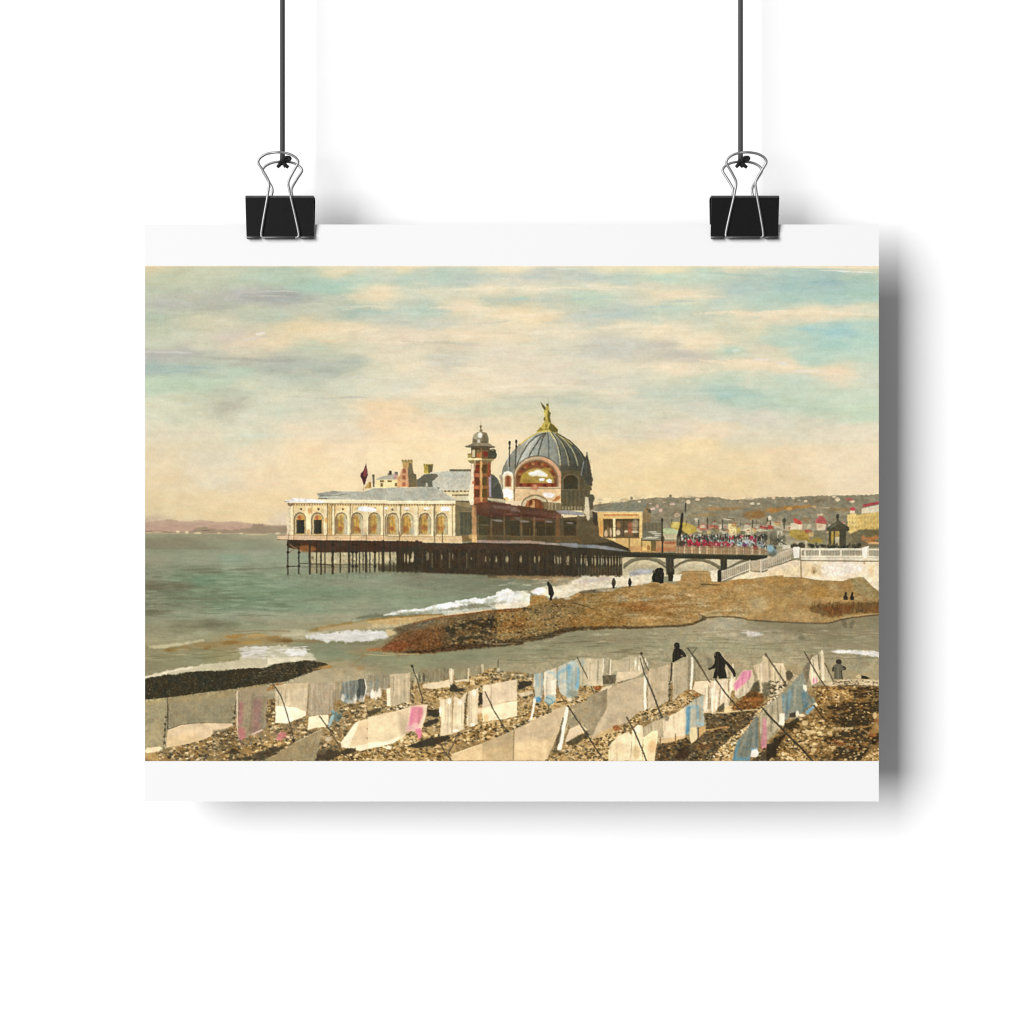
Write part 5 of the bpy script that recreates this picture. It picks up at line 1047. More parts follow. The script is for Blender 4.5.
def paint_spit():
    r = np.random.RandomState(31)
    tile(500, 570, 150)
    # surf in front of the pier
    fill([(360,60),(560,42),(760,40),(860,42),(1040,34),(1040,90),(950,110),(850,112),(700,132),(560,150),(450,196),(340,190),(210,150),(280,122),(400,110)], (230,216,184), .95, soft=2.2, rough=1.8, rs=3, seed=110); grain([(360,60),(1040,34),(1040,90),(700,132),(450,196),(210,150)], 2.4, 15, (1,1,1), 2.5, 111)
    fill([(500,78),(620,58),(740,52),(820,60),(700,76),(560,92)], (206,192,180), .8, soft=2); fill([(-20,38),(380,40),(560,44),(500,66),(380,92),(300,70),(100,60),(-20,56)], (158,132,94), .75, soft=2.4, rough=1, rs=3)
    fill([(380,70),(520,56),(480,96),(380,112)], (150,138,108), .7, soft=2)
    fill([(-20,150),(20,134),(60,126),(100,150),(160,142),(210,160),(212,250),(140,270),(-20,275)], (234,228,206), 1, soft=1.2, rough=1.4, rs=3, seed=112)
    fill([(-20,160),(0,146),(30,138),(52,132),(80,150),(96,172),(90,200),(60,214),(20,212),(-20,216)], (250,249,246), .95, soft=1.4, rough=1.6, rs=2.5, seed=113); blob(262, 145, 46, 22, (246,240,236), .95, .6, -.1, .3, 3, 6); blob(160, 170, 34, 26, (226,222,196), .8, .7, 0, .3, 3, 7)
    fill([(-20,225),(200,215),(205,250),(140,270),(-20,275)], (238,222,186), .9, soft=2)
    for k in range(40): blob(r.uniform(0, 1000), r.uniform(44, 180), r.uniform(14, 50), r.uniform(3, 7), [(250,240,214),(214,200,168),(226,214,186)][k % 3], r.uniform(.2, .5), .9, -.08, .3, 2, k) if k > 8 else None
    tile(370, 550, 150)
    fill([(90,440),(180,415),(310,404),(370,398),(440,380),(560,355),(700,335),(720,322),(760,338),(800,322),(890,296),(940,262),(970,280),(1040,286),(1040,400),(860,402),(700,412),(520,440),(440,440),(300,432),(100,448)], (206,206,186), .9, soft=1.4, rough=1.4, rs=3, seed=114)
    fill([(430,382),(520,366),(600,362),(662,366),(660,390),(560,398),(500,405),(440,396)], (245,242,236), .95, soft=1.2, rough=1.2, rs=3); fill([(660,345),(720,325),(790,350),(770,366),(700,356)], (250,248,244), .95, soft=1.2)
    fill([(850,352),(880,320),(900,290),(925,272),(945,264),(968,276),(985,300),(1020,290),(1045,300),(1045,372),(940,392),(870,392)], (226,222,204), .95, soft=1.2, rough=1.5, rs=2.5)
    for x, y, rx, ry in [(905,300,22,14),(935,278,20,13),(960,300,20,16),(920,325,26,14),(890,335,18,10),(955,335,20,14),(985,320,14,10),(1015,310,18,9)]: blob(x, y, rx, ry, (252,251,248), .9, .8, -.2, .4, 2.5, x)
    fill([(850,372),(940,374),(1045,345),(1045,398),(860,400)], (238,222,190), .95, soft=1.6)
    for x, y in [(600,352),(640,346),(690,338),(540,366),(760,340),(820,322),(860,312),(300,410),(220,418),(400,398),(480,376)]: blob(x, y, 26, 8, (250,248,242), .85, .8, -.2, .4, 2.5, x)
    for x, y in [(620,385),(700,380),(780,374),(840,366),(560,396),(900,360),(330,424)]: blob(x, y, 28, 8, (150,146,118), .5, .9, -.15, .4, 2.5, x)
    fill([(100,440),(180,420),(250,412),(240,428),(120,446)], (232,228,216), .9, soft=1); blob(345, 412, 34, 9, (244,240,232), .9, .7); blob(320, 428, 10, 8, (250,248,244), .9, .6)
    fill([(690,366),(780,372),(830,390),(700,400),(560,408),(480,414),(560,396)], (126,124,98), .75, soft=2, rough=1, rs=3); fill([(180,430),(300,420),(430,412),(420,436),(200,446)], (150,150,124), .7, soft=2)
    fill([(500,440),(700,412),(830,402),(830,412),(640,440),(520,456)], (224,206,170), .9, soft=1.2)
    fill([(-20,480),(160,458),(400,442),(500,436),(505,452),(380,482),(200,510),(-20,500)], (196,164,108), .95, soft=1.5, rough=.8, rs=4); stroke([(-20,478),(200,456),(490,438)], 9, (150,112,54), .8, soft=1.2); fill([(-20,505),(200,505),(330,490),(180,530),(-20,540)], (196,176,134), .7, soft=2.5)
    grain([(100,440),(440,370),(720,322),(1045,286),(1045,400),(700,412),(100,448)], 2.6, 13, (1,1,1), 2.2, 117)
    # the shingle spit: left tip
    top1 = [(78,672),(140,620),(196,572),(165,545),(180,528),(300,498),(430,470),(520,452),(640,440),(760,424),(900,408),(1045,398)]
    bot1 = [(1045,640),(900,652),(700,672),(500,694),(380,704),(200,698),(90,690)]
    fill(top1 + bot1, (142,112,68), 1, soft=1.2, rough=.7, rs=3, seed=120)
    fill([(160,545),(300,498),(430,470),(460,480),(380,530),(250,560),(195,574)], (128,114,84), .95, soft=2, rough=1, rs=3)
    fill([(78,672),(140,620),(220,565),(340,540),(480,540),(530,580),(500,640),(430,690),(200,698)], (128,86,50), .85, soft=13, rough=2.5, rs=5, seed=122)
    fill([(90,668),(150,630),(220,620),(280,650),(200,690),(100,690)], (150,84,44), .85, soft=4, rough=1.5, rs=4); blob(430, 570, 70, 40, (152,108,62), .8, .9); blob(400, 640, 60, 30, (134,92,50), .7, .9)
    fill([(-20,672),(40,668),(90,672),(110,690),(-20,692)], (172,112,62), .8, soft=2.5)
    fill([(490,540),(620,480),(800,450),(1045,420),(1045,600),(700,660),(560,650),(500,600)], (136,112,70), .85, soft=14)
    fill([(440,480),(520,455),(640,444),(560,490),(480,520)], (158,126,78), .9, soft=3); fill([(860,470),(1045,440),(1045,570),(960,580),(880,540)], (156,112,54), .7, soft=5)
    fill([(200,696),(440,672),(560,640),(700,644),(900,620),(1045,590),(1045,642),(700,674),(500,696),(300,706)], (76,56,36), .9, soft=3, rough=1.2, rs=3, seed=124)
    fill([(480,520),(620,470),(850,440),(1045,425),(1045,600),(700,655),(520,660)], (84,68,44), .45, soft=14)
    stroke(top1[5:], 9, (150,88,40), .8, soft=1.2)
    stroke([(640,440),(800,418),(960,404)], 6, (112,70,34), .7)
    P1 = top1 + bot1
    grain(P1, 1.3, 32, (1,.95,.8), 1.2, 125); grain(P1, 3.2, 10, (1,.95,.8), 1.6, 126)
    pebbles([(500,540),(620,475),(850,440),(1045,430),(1045,610),(700,650),(560,640)], r, 420, (5, 13), [(66,58,42),(56,50,36),(84,74,52),(182,154,102),(196,168,116),(150,108,56)], (.45, .9))
    pebbles([(380,560),(520,520),(560,640),(430,680)], r, 90, (5, 10), [(66,56,40),(88,70,46),(160,126,80),(140,96,52)], (.35, .7))
    pebbles([(100,668),(220,565),(480,540),(500,640),(430,690)], r, 130, (4, 9), [(170,96,44),(112,66,34),(150,104,62),(128,74,36)], (.3, .6))
    pebbles([(170,545),(430,475),(640,445),(600,480),(380,535)], r, 90, (4, 8), [(110,96,70),(150,132,98),(90,80,60)], (.3, .6))
    for x, y, rx, ry, ro in [(745,510,60,14,.35),(830,500,14,40,.1),(850,480,40,10,.2),(700,490,40,10,-.3),(640,520,24,16,.3),(560,560,20,40,.3),(780,560,50,9,.2),(700,600,60,10,-.1),(900,560,40,9,-.2),(620,610,20,36,.2),(530,540,18,22,0)]: blob(x, y, rx, ry, (58,52,36), .75, .9, ro, .3, 3, int(x))
    stroke([(90,705),(200,710),(300,712)], 6, (190,166,112), .7, soft=1)
    fill(P1, (.88, .88, .9), 1, soft=2, mode='mul')
    # spit middle
    tile(500, 570, 150)
    top2 = [(-20,282),(90,280),(160,262),(205,236),(212,178),(250,176),(330,206),(420,192),(470,184),(500,176),(540,152),(600,146),(680,130),(800,128),(870,112),(950,106),(1045,86)]
    bot2 = [(1045,392),(900,396),(700,402),(560,408),(460,420),(350,458),(200,486),(60,512),(-20,520)]
    P2 = top2 + bot2
    fill(P2, (152,120,68), 1, soft=1.2, rough=.7, rs=3, seed=130)
    fill([(205,238),(214,178),(300,172),(330,206),(260,222)], (184,136,66), .9, soft=1.5); fill([(470,190),(540,152),(560,150),(540,180),(490,190)], (202,154,88), .8, soft=1.5)
    fill([(540,146),(620,134),(700,130),(690,150),(620,160),(540,160)], (124,110,84), .85, soft=1.5); fill([(640,128),(800,126),(760,150),(650,150)], (178,164,134), .85, soft=1.5); blob(640,146,40,12,(96,84,62),.7,.8)
    fill([(700,160),(1045,110),(1045,230),(800,230)], (172,132,76), .7, soft=5)
    for x, y, rx, ry, c, a in [(100,380,110,50,(150,98,42),.7),(520,350,90,30,(162,110,48),.7),(860,240,100,16,(170,116,54),.7),(880,200,120,16,(166,150,116),.7),(970,310,80,24,(164,150,114),.6),(660,300,90,34,(164,120,60),.6),(300,300,90,60,(140,120,80),.6),(740,360,160,18,(164,118,58),.7),(600,220,120,20,(150,128,84),.6),(440,260,60,30,(128,108,68),.6),(200,420,120,26,(128,106,66),.6),(60,320,80,30,(156,118,62),.6),(950,180,70,16,(176,134,74),.6),(820,180,60,10,(178,166,136),.5)]:
        blob(x, y, rx, ry, c, a, .95, -.05, .3, 5, int(x))
    fill([(-20,480),(150,460),(330,428),(430,394),(560,384),(700,386),(1045,376),(1045,394),(700,404),(560,410),(460,422),(350,460),(60,514),(-20,522)], (72,60,40), .9, soft=2.2, rough=1.2, rs=3, seed=132)
    fill([(840,392),(1045,372),(1045,396),(840,400)], (108,82,46), .7, soft=1.5)
    stroke([(-20,284),(100,282),(160,264)], 9, (150,86,38), .9, soft=1.2); stroke([(208,238),(330,206)], 6, (196,152,84), .8, soft=1)
    grain(P2, 1.25, 32, (1,.95,.8), 1.3, 133); grain(P2, 3.4, 10, (1,.95,.8), 1.8, 134)
    pebbles([(-20,290),(200,250),(440,220),(520,300),(400,400),(200,460),(-20,490)], r, 520, (4, 10), [(66,58,42),(84,74,52),(182,150,96),(196,164,108),(150,108,56),(116,98,64)], (.4, .85))
    pebbles([(400,200),(1040,130),(1040,370),(440,380)], r, 420, (4, 9), [(128,98,52),(186,154,100),(150,110,58),(106,88,54),(176,124,62)], (.25, .6))
    stroke([(500,226),(560,240),(650,268)], 8, (74,62,42), .8, w1=4); stroke([(430,205),(520,232)], 6, (110,92,62), .6)
    blob(460, 195, 24, 10, (206,190,156), .8, .8)
    fill([p for p in P2 if p[0] < 620] + [(620,300)], (.93, .93, .95), .8, soft=6, mode='mul')
    # beach under the footbridge and sea wall
    tile(630, 570, 150)
    top3 = [(-20,126),(60,108),(150,88),(230,86),(300,94),(345,80),(352,40),(380,26),(520,26),(548,40),(556,84),(640,84),(760,62),(850,62),(940,46),(1045,38)]
    bot3 = [(1045,358),(940,348),(850,344),(760,328),(690,318),(580,318),(510,316),(500,338),(470,352),(430,374),(330,384),(200,386),(100,394),(-20,398)]
    P3 = top3 + bot3
    for k in range(9):
        fill([(max(x, -20 + k * 16), y) for x, y in P3], (176,140,84), .36 if k < 8 else 1, soft=1.2, rough=.6, rs=3, seed=140)
    for x, y, rx, ry, c, a in [(160,250,180,44,(152,104,50),.85),(60,250,80,30,(150,98,44),.7),(380,220,80,36,(150,112,60),.7),(240,180,120,16,(176,150,106),.7),(110,200,60,12,(180,168,136),.6),(560,140,90,20,(176,122,58),.7),(760,80,90,16,(178,124,58),.7),(900,130,110,40,(186,148,88),.7),(830,200,30,90,(186,168,126),.6),(720,260,100,40,(184,152,100),.7),(940,250,90,50,(180,140,80),.7),(250,300,140,22,(156,116,60),.7),(380,330,80,22,(176,142,90),.7),(600,230,120,30,(172,130,70),.6),(480,280,90,26,(168,128,72),.6),(450,60,90,20,(196,152,92),.7),(640,110,60,16,(184,132,66),.6),(150,340,160,20,(172,128,68),.6),(560,290,60,14,(186,162,114),.6),(900,310,110,20,(180,150,98),.6)]:
        blob(x, y, rx, ry, c, a, .95, -.03, .3, 5, int(x) + 3)
    for k in range(60):
        x = r.uniform(0, 1000); blob(x, r.uniform(100, 330), r.uniform(40, 110), r.uniform(5, 14), [(200,178,130),(188,166,122),(150,110,58),(206,188,146),(168,124,62)][k % 5], r.uniform(.3, .55), .9, r.uniform(-.06, .06), .5, 3, k)
    stroke([(-20,396),(200,386),(330,382),(430,368),(510,330)], 15, (84,68,44), .9, soft=1.3); stroke([(510,324),(600,318),(700,320),(860,344),(1045,356)], 10, (94,78,52), .85, soft=1.1)
    fill([(470,300),(500,306),(522,322),(516,344),(480,350),(470,330)], (84,70,48), .85, soft=1.4, rough=.8, rs=2); blob(478, 322, 14, 16, (176,158,120), .6, .8)
    grain(P3, 1.2, 22, (1,.95,.8), 1.5, 141); grain(P3, 4, 9, (1,.95,.8), 2.2, 142)
    pebbles([(-20,160),(480,150),(470,330),(-20,370)], r, 360, (3, 8), [(128,92,46),(192,160,106),(150,106,54),(106,84,50),(178,124,60)], (.25, .6))
    pebbles([(480,110),(1040,80),(1040,330),(520,300)], r, 220, (3, 8), [(150,116,66),(200,170,116),(160,118,62),(204,184,142)], (.2, .5))
    stroke([(490,98),(560,100),(610,102)], 7, (66,56,38), .8)
    tile(770, 490, 120)
    top4 = [(-20,742),(270,748),(420,774),(620,780),(680,756),(770,744),(820,780),(880,832),(940,876)]
    P4 = top4 + [(940,960),(800,945),(640,945),(480,960),(400,990),(300,1040),(-20,1040)]
    fill(P4, (172,136,80), 1, soft=1, rough=.5, rs=3, seed=144)
    stroke([(-20,742),(270,750),(420,776),(620,782)], 9, (150,122,74), .7, soft=1)
    fill([(690,760),(770,744),(850,810),(930,880),(930,930),(780,920),(720,860)], (160,140,96), .85, soft=3)
    for x, y, rx, ry, c, a in [(120,780,160,24,(186,136,68),.7),(430,870,80,50,(180,136,66),.8),(560,830,60,30,(186,160,112),.7),(220,860,120,20,(176,138,78),.7),(640,820,60,30,(180,136,78),.6),(100,960,160,40,(180,142,82),.7),(760,930,40,24,(196,166,112),.7),(120,880,60,9,(130,98,54),.6),(300,800,60,14,(196,158,96),.6),(400,980,100,30,(166,132,78),.6)]:
        blob(x, y, rx, ry, c, a, .95, 0, .3, 4, int(x) + 9)
    grain(P4, 1.2, 20, (1,.95,.8), 2, 146); grain(P4, 4, 8, (1,.95,.8), 2.2, 147)
    full = [(560,592),(640,585),(720,585),(780,582),(879,605),(879,622),(760,622),(640,626),(560,628)]
    grain(full, 1.7, 14, (1,.95,.8), 4.5, 148, raw=True); grain(full, 4.5, 11, (1,.95,.75), 3, 149, raw=True)
    # right bank with dry reeds
    tile(750, 580, 150)
    P5 = [(-20,40),(400,120),(640,138),(740,138),(890,150),(890,236),(760,246),(640,262),(560,285),(540,296),(440,294),(280,290),(120,280),(-20,276)]
    fill(P5, (176,142,88), .95, soft=1.2, rough=.6, rs=3, seed=150)
    for x, y, rx, ry, c, a in [(60,160,60,60,(190,168,124),.7),(200,160,90,30,(180,142,80),.7),(340,180,90,16,(150,110,60),.6),(330,240,120,30,(190,158,104),.7),(180,230,90,30,(178,140,82),.6),(520,270,60,16,(186,156,100),.6),(90,80,120,30,(184,142,80),.6)]:
        blob(x, y, rx, ry, c, a, .95, 0, .3, 4, int(x) + 13)
    grain(P5, 1.4, 13, (1,.95,.8), 2, 151); grain(P5, 4, 8, (1,.95,.8), 2, 152)
    fill([(400,190),(480,164),(620,154),(890,150),(890,232),(760,226),(660,238),(560,256),(460,236)], (112,86,50), .9, soft=3, rough=2, rs=3, seed=153)
    fill([(480,190),(600,170),(700,180),(680,220),(560,240)], (120,66,32), .7, soft=3, rough=1.5, rs=3); fill([(760,180),(890,180),(890,222),(780,218)], (132,84,42), .7, soft=2)
    for k in range(170):
        x = r.uniform(415, 885); y = r.uniform(175, 240) - max(0, (x - 640)) * .08
        stroke([(x, y), (x + r.uniform(-6, 14), y - r.uniform(14, 40))], r.uniform(3, 6), [(70,52,32),(136,98,54),(92,68,40),(60,46,28),(150,120,74)][k % 5], .5)
    fill([(600,262),(660,246),(760,236),(890,226),(890,238),(760,250),(660,262)], (196,164,110), .85, soft=1.2)
    stroke([(-20,272),(120,282),(300,292),(440,296),(540,294)], 9, (92,76,52), .9, soft=1.2); stroke([(540,294),(620,272),(700,256),(890,236)], 9, (84,66,44), .9, soft=1.1)


def paint_river():
    r = np.random.RandomState(41)
    tile(630, 570, 150)
    fill([(520,340),(600,330),(720,340),(860,362),(1040,380),(1040,400),(760,392),(560,396),(470,420),(440,410)], (182,171,140), .35, soft=5)
    for x, y, rx, ry, c, a in [(650,390,90,30,(186,176,150),.4),(700,440,80,16,(196,186,160),.6),(830,436,44,14,(232,226,218),.8),(780,420,40,10,(222,214,200),.7),(540,424,70,6,(210,192,160),.6),(900,430,50,10,(206,198,180),.6),(300,480,160,14,(170,160,122),.5),(600,500,200,12,(172,162,126),.5)]:
        blob(x, y, rx, ry, c, a, .95, -.06, .3, 3, int(x))
    tile(500, 570, 150)
    fill([(-900,760),(-300,700),(100,640),(500,560),(1000,540),(1900,520),(2600,560),(2600,900),(-900,900)], (190,174,136), .42, soft=12)
    fill([(900,430),(1500,400),(2200,450),(2100,520),(1200,520)], (186,174,140), .3, soft=10)
    for ox, y0, y1, n in [(500,420,640,90),(630,410,640,110),(750,310,540,110)]:
        tile(ox, 570 if ox < 700 else 580, 150)
        for k in range(n):
            x, y = r.uniform(0, 1000 if ox < 700 else 860), r.uniform(y0, y1)
            blob(x, y, r.uniform(20, 90), r.uniform(2.5, 6), [(126,118,86),(190,180,144),(140,130,96)][k % 3], r.uniform(.2, .5), .9, r.uniform(-.06, .08), .3, 2, k)
    tile(500, 570, 150)
    for x, y, l in [(400,500,60),(560,490,70),(350,520,30),(700,500,40),(820,560,80),(640,520,50),(860,545,50),(300,545,60),(480,455,60)]: blob(x, y, l, 5, (118,110,82), .6, .9, -.05, .3, 2, int(x))
    tile(750, 580, 150)
    fill([(-20,280),(300,296),(540,300),(700,262),(890,240),(890,300),(700,320),(400,330),(100,320),(-20,300)], (140,128,96), .55, soft=3)
    for x, y in [(650,310),(690,310),(640,290),(700,290)]: blob(x, y, 14, 20, (106,98,74), .5, .9)
    blob(350, 396, 20, 16, (116,108,82), .7, .9); blob(345,350,24,10,(128,118,88),.6,.9)
    stroke([(360,358),(520,372),(700,392)], 6, (128,116,84), .6, soft=1); stroke([(300,480),(420,492),(560,505),(700,520)], 8, (132,124,94), .6, soft=1.3)
    fill([(550,488),(600,476),(700,478),(800,482),(890,490),(890,528),(800,514),(680,504),(580,500)], (226,218,202), .95, soft=1.2, rough=.8, rs=3); blob(640, 490, 60, 6, (244,240,230), .8, .8); blob(800, 500, 50, 6, (240,234,224), .8, .8)
    fill([(-20,345),(40,352),(90,372),(40,384),(-20,386)], (224,216,204), .8, soft=2)
    fill([(-20,590),(250,570),(540,600),(890,650),(890,700),(-20,700)], (172,150,108), .5, soft=4)

def man(P, c=(44,41,34), a=1.0): fill(P, c, a, .0)

def paint_figures():
    tile(490, 490, 120)
    man([(487,792),(492,782),(502,784),(510,796),(522,808),(534,830),(540,856),(548,882),(540,900),(530,920),(530,940),(510,946),(508,930),(512,904),(500,890),(497,850),(496,824),(488,806)])
    stroke([(500,850),(504,890)], 5, (84,70,50), .6)
    tile(580, 490, 120)
    man([(282,752),(292,748),(298,762),(306,780),(304,806),(296,822),(292,840),(276,838),(278,820),(268,800),(272,776)], (78,72,56)); man([(278,786),(296,786),(294,838),(278,838)], (58,54,42))
    man([(420,752),(430,750),(434,768),(442,786),(438,806),(428,826),(418,824),(410,798),(412,774)])
    man([(612,745),(624,712),(640,700),(640,680),(660,666),(690,662),(712,674),(710,696),(718,712),(714,760),(712,792),(690,800),(672,790),(650,786),(622,784)], (38,36,30)); blob(630, 700, 12, 16, (60,56,46), .7, .7); stroke([(660,700),(668,790)], 6, (70,66,52), .6)
    man([(752,700),(790,700),(796,740),(784,776),(756,776)], (50,46,36))
    tile(770, 490, 120)
    man([(624,912),(634,898),(638,876),(650,866),(656,880),(654,900),(664,918),(662,938),(630,936)], (52,46,36)); man([(682,914),(690,896),(694,878),(704,868),(710,882),(708,900),(718,920),(714,940),(686,940)], (50,44,34))
    blob(640, 930, 16, 8, (70,60,44), .8, .7)
    tile(630, 570, 150)
    # woman behind the washing, arm on hip
    man([(300,510),(306,498),(320,494),(336,500),(340,522),(336,534),(356,546),(374,566),(384,584),(380,594),(362,592),(330,612),(296,630),(288,628),(290,572),(298,548),(304,536)])
    blob(354, 584, 8, 6, (150,134,104), .7, .7); blob(308,528,6,8,(96,78,60),.6,.8)
    # woman with long shawl stretching an arm
    man([(574,580),(582,562),(598,556),(614,562),(626,584),(646,610),(668,630),(692,656),(712,682),(722,706),(720,730),(708,728),(700,706),(680,676),(660,648),(652,640),(646,670),(656,704),(662,738),(610,742),(600,720),(590,742),(566,738),(574,700),(584,670),(560,676),(540,684),(532,672),(556,662),(574,640),(580,610),(574,596)])
    blob(578, 576, 8, 11, (130,110,84), .7, .7)
    # bending figure at the right end, hands on hips
    tile(750, 580, 150)
    fill([(584,560),(590,546),(606,540),(622,546),(626,562),(620,576),(596,576)], (58,52,42)); fill([(560,606),(570,584),(590,572),(620,574),(640,590),(655,600),(652,612),(632,616),(628,632),(634,676),(572,676),(574,630),(560,622)], (108,102,82))
    fill([(628,592),(640,586),(656,598),(654,612),(634,616),(642,604)], (66,60,48)); fill([(560,606),(568,590),(578,600),(570,622),(560,622)], (72,66,52)); stroke([(600,590),(602,670)], 7, (138,130,104), .7); stroke([(585,600),(582,670)], 6, (88,82,64), .7); stroke([(622,620),(630,676)], 8, (66,60,46), .8)
    fill([(756,650),(790,656),(812,668),(800,674),(760,672)], (56,50,38), 1, soft=.9); blob(742, 658, 18, 12, (214,190,140), .9, .7)
    # soft light on the dark dresses
    tile(630, 570, 150)
    for P, w in [([(304,552),(300,610)],5),([(352,552),(372,580)],5),([(330,560),(326,604)],4),([(620,590),(640,620),(690,672),(712,706)],5),([(598,580),(602,640),(598,700)],6),([(630,650),(644,720)],5),([(586,600),(590,660)],4),([(560,672),(584,660)],4)]: stroke(P, w, (78,72,58), .55, soft=1)
    blob(316, 512, 10, 6, (70,62,48), .6, .9); blob(596, 566, 10, 6, (70,62,48), .6, .9)
    tile(490, 490, 120)
    stroke([(512,806),(528,840),(534,880)], 6, (74,68,54), .6, soft=1)
    tile(580, 490, 120)
    for x, y in [(640,700),(672,690),(690,730),(648,750),(704,700)]: blob(x, y, 9, 14, (66,62,50), .55, .9)

def cloth(P, c, folds=0, dark=None, seed=1, a=1.0, amp=3.5, shade=None):
    """one hanging cloth of the picture: flat tone, weave, soft vertical folds"""
    fill(P, c, a, rough=.45, rs=1.8, seed=seed + 90)
    xs = [p[0] for p in P]; ys = [p[1] for p in P]
    r = np.random.RandomState(seed)
    for k in range(folds):
        x = r.uniform(min(xs), max(xs)); d = r.rand() < .5
        y0, y1 = r.uniform(min(ys), min(ys) + .3 * (max(ys) - min(ys))), max(ys) - r.uniform(0, .4) * (max(ys) - min(ys))
        col = tuple(v * .78 for v in c) if d else tuple(min(252, v * 1.14) for v in c)
        clip_stroke(P, [(x, y0), (x + r.uniform(-6, 6), y1)], r.uniform(6, 14), col, .5)
    grain(P, 1.6, amp, (1,1,.9), .7, seed + 200); grain(P, 7, 7, (1,.97,.9), .22, seed + 230)

def clip_stroke(P, L, w, c, a):
    """stroke kept inside a polygon by sampling"""
    def ins(x, y):
        f = False
        for i in range(len(P)):
            p, q = P[i], P[i - 1]
            if (p[1] > y) != (q[1] > y) and x < (q[0] - p[0]) * (y - p[1]) / (q[1] - p[1]) + p[0]: f = not f
        return f
    pts = [(L[0][0] + (L[1][0] - L[0][0]) * t / 14, L[0][1] + (L[1][1] - L[0][1]) * t / 14) for t in range(15)]
    run = []
    for p in pts + [None]:
        if p and ins(*p): run.append(p)
        else:
            if len(run) > 1: stroke(run, w, c, a, soft=1.2)
            run = []

ST = [(90,79,57),(74,66,48),(116,102,74),(206,180,130),(222,198,150),(170,136,84),(150,118,70),(190,156,100),(120,104,74)]
SL = [(206,166,96),(226,190,124),(180,136,70),(236,206,148),(150,112,58),(110,88,52),(70,58,38)]
SD = [(60,52,36),(46,40,29),(84,68,44),(120,90,50),(160,124,72),(190,160,108),(100,72,38)]

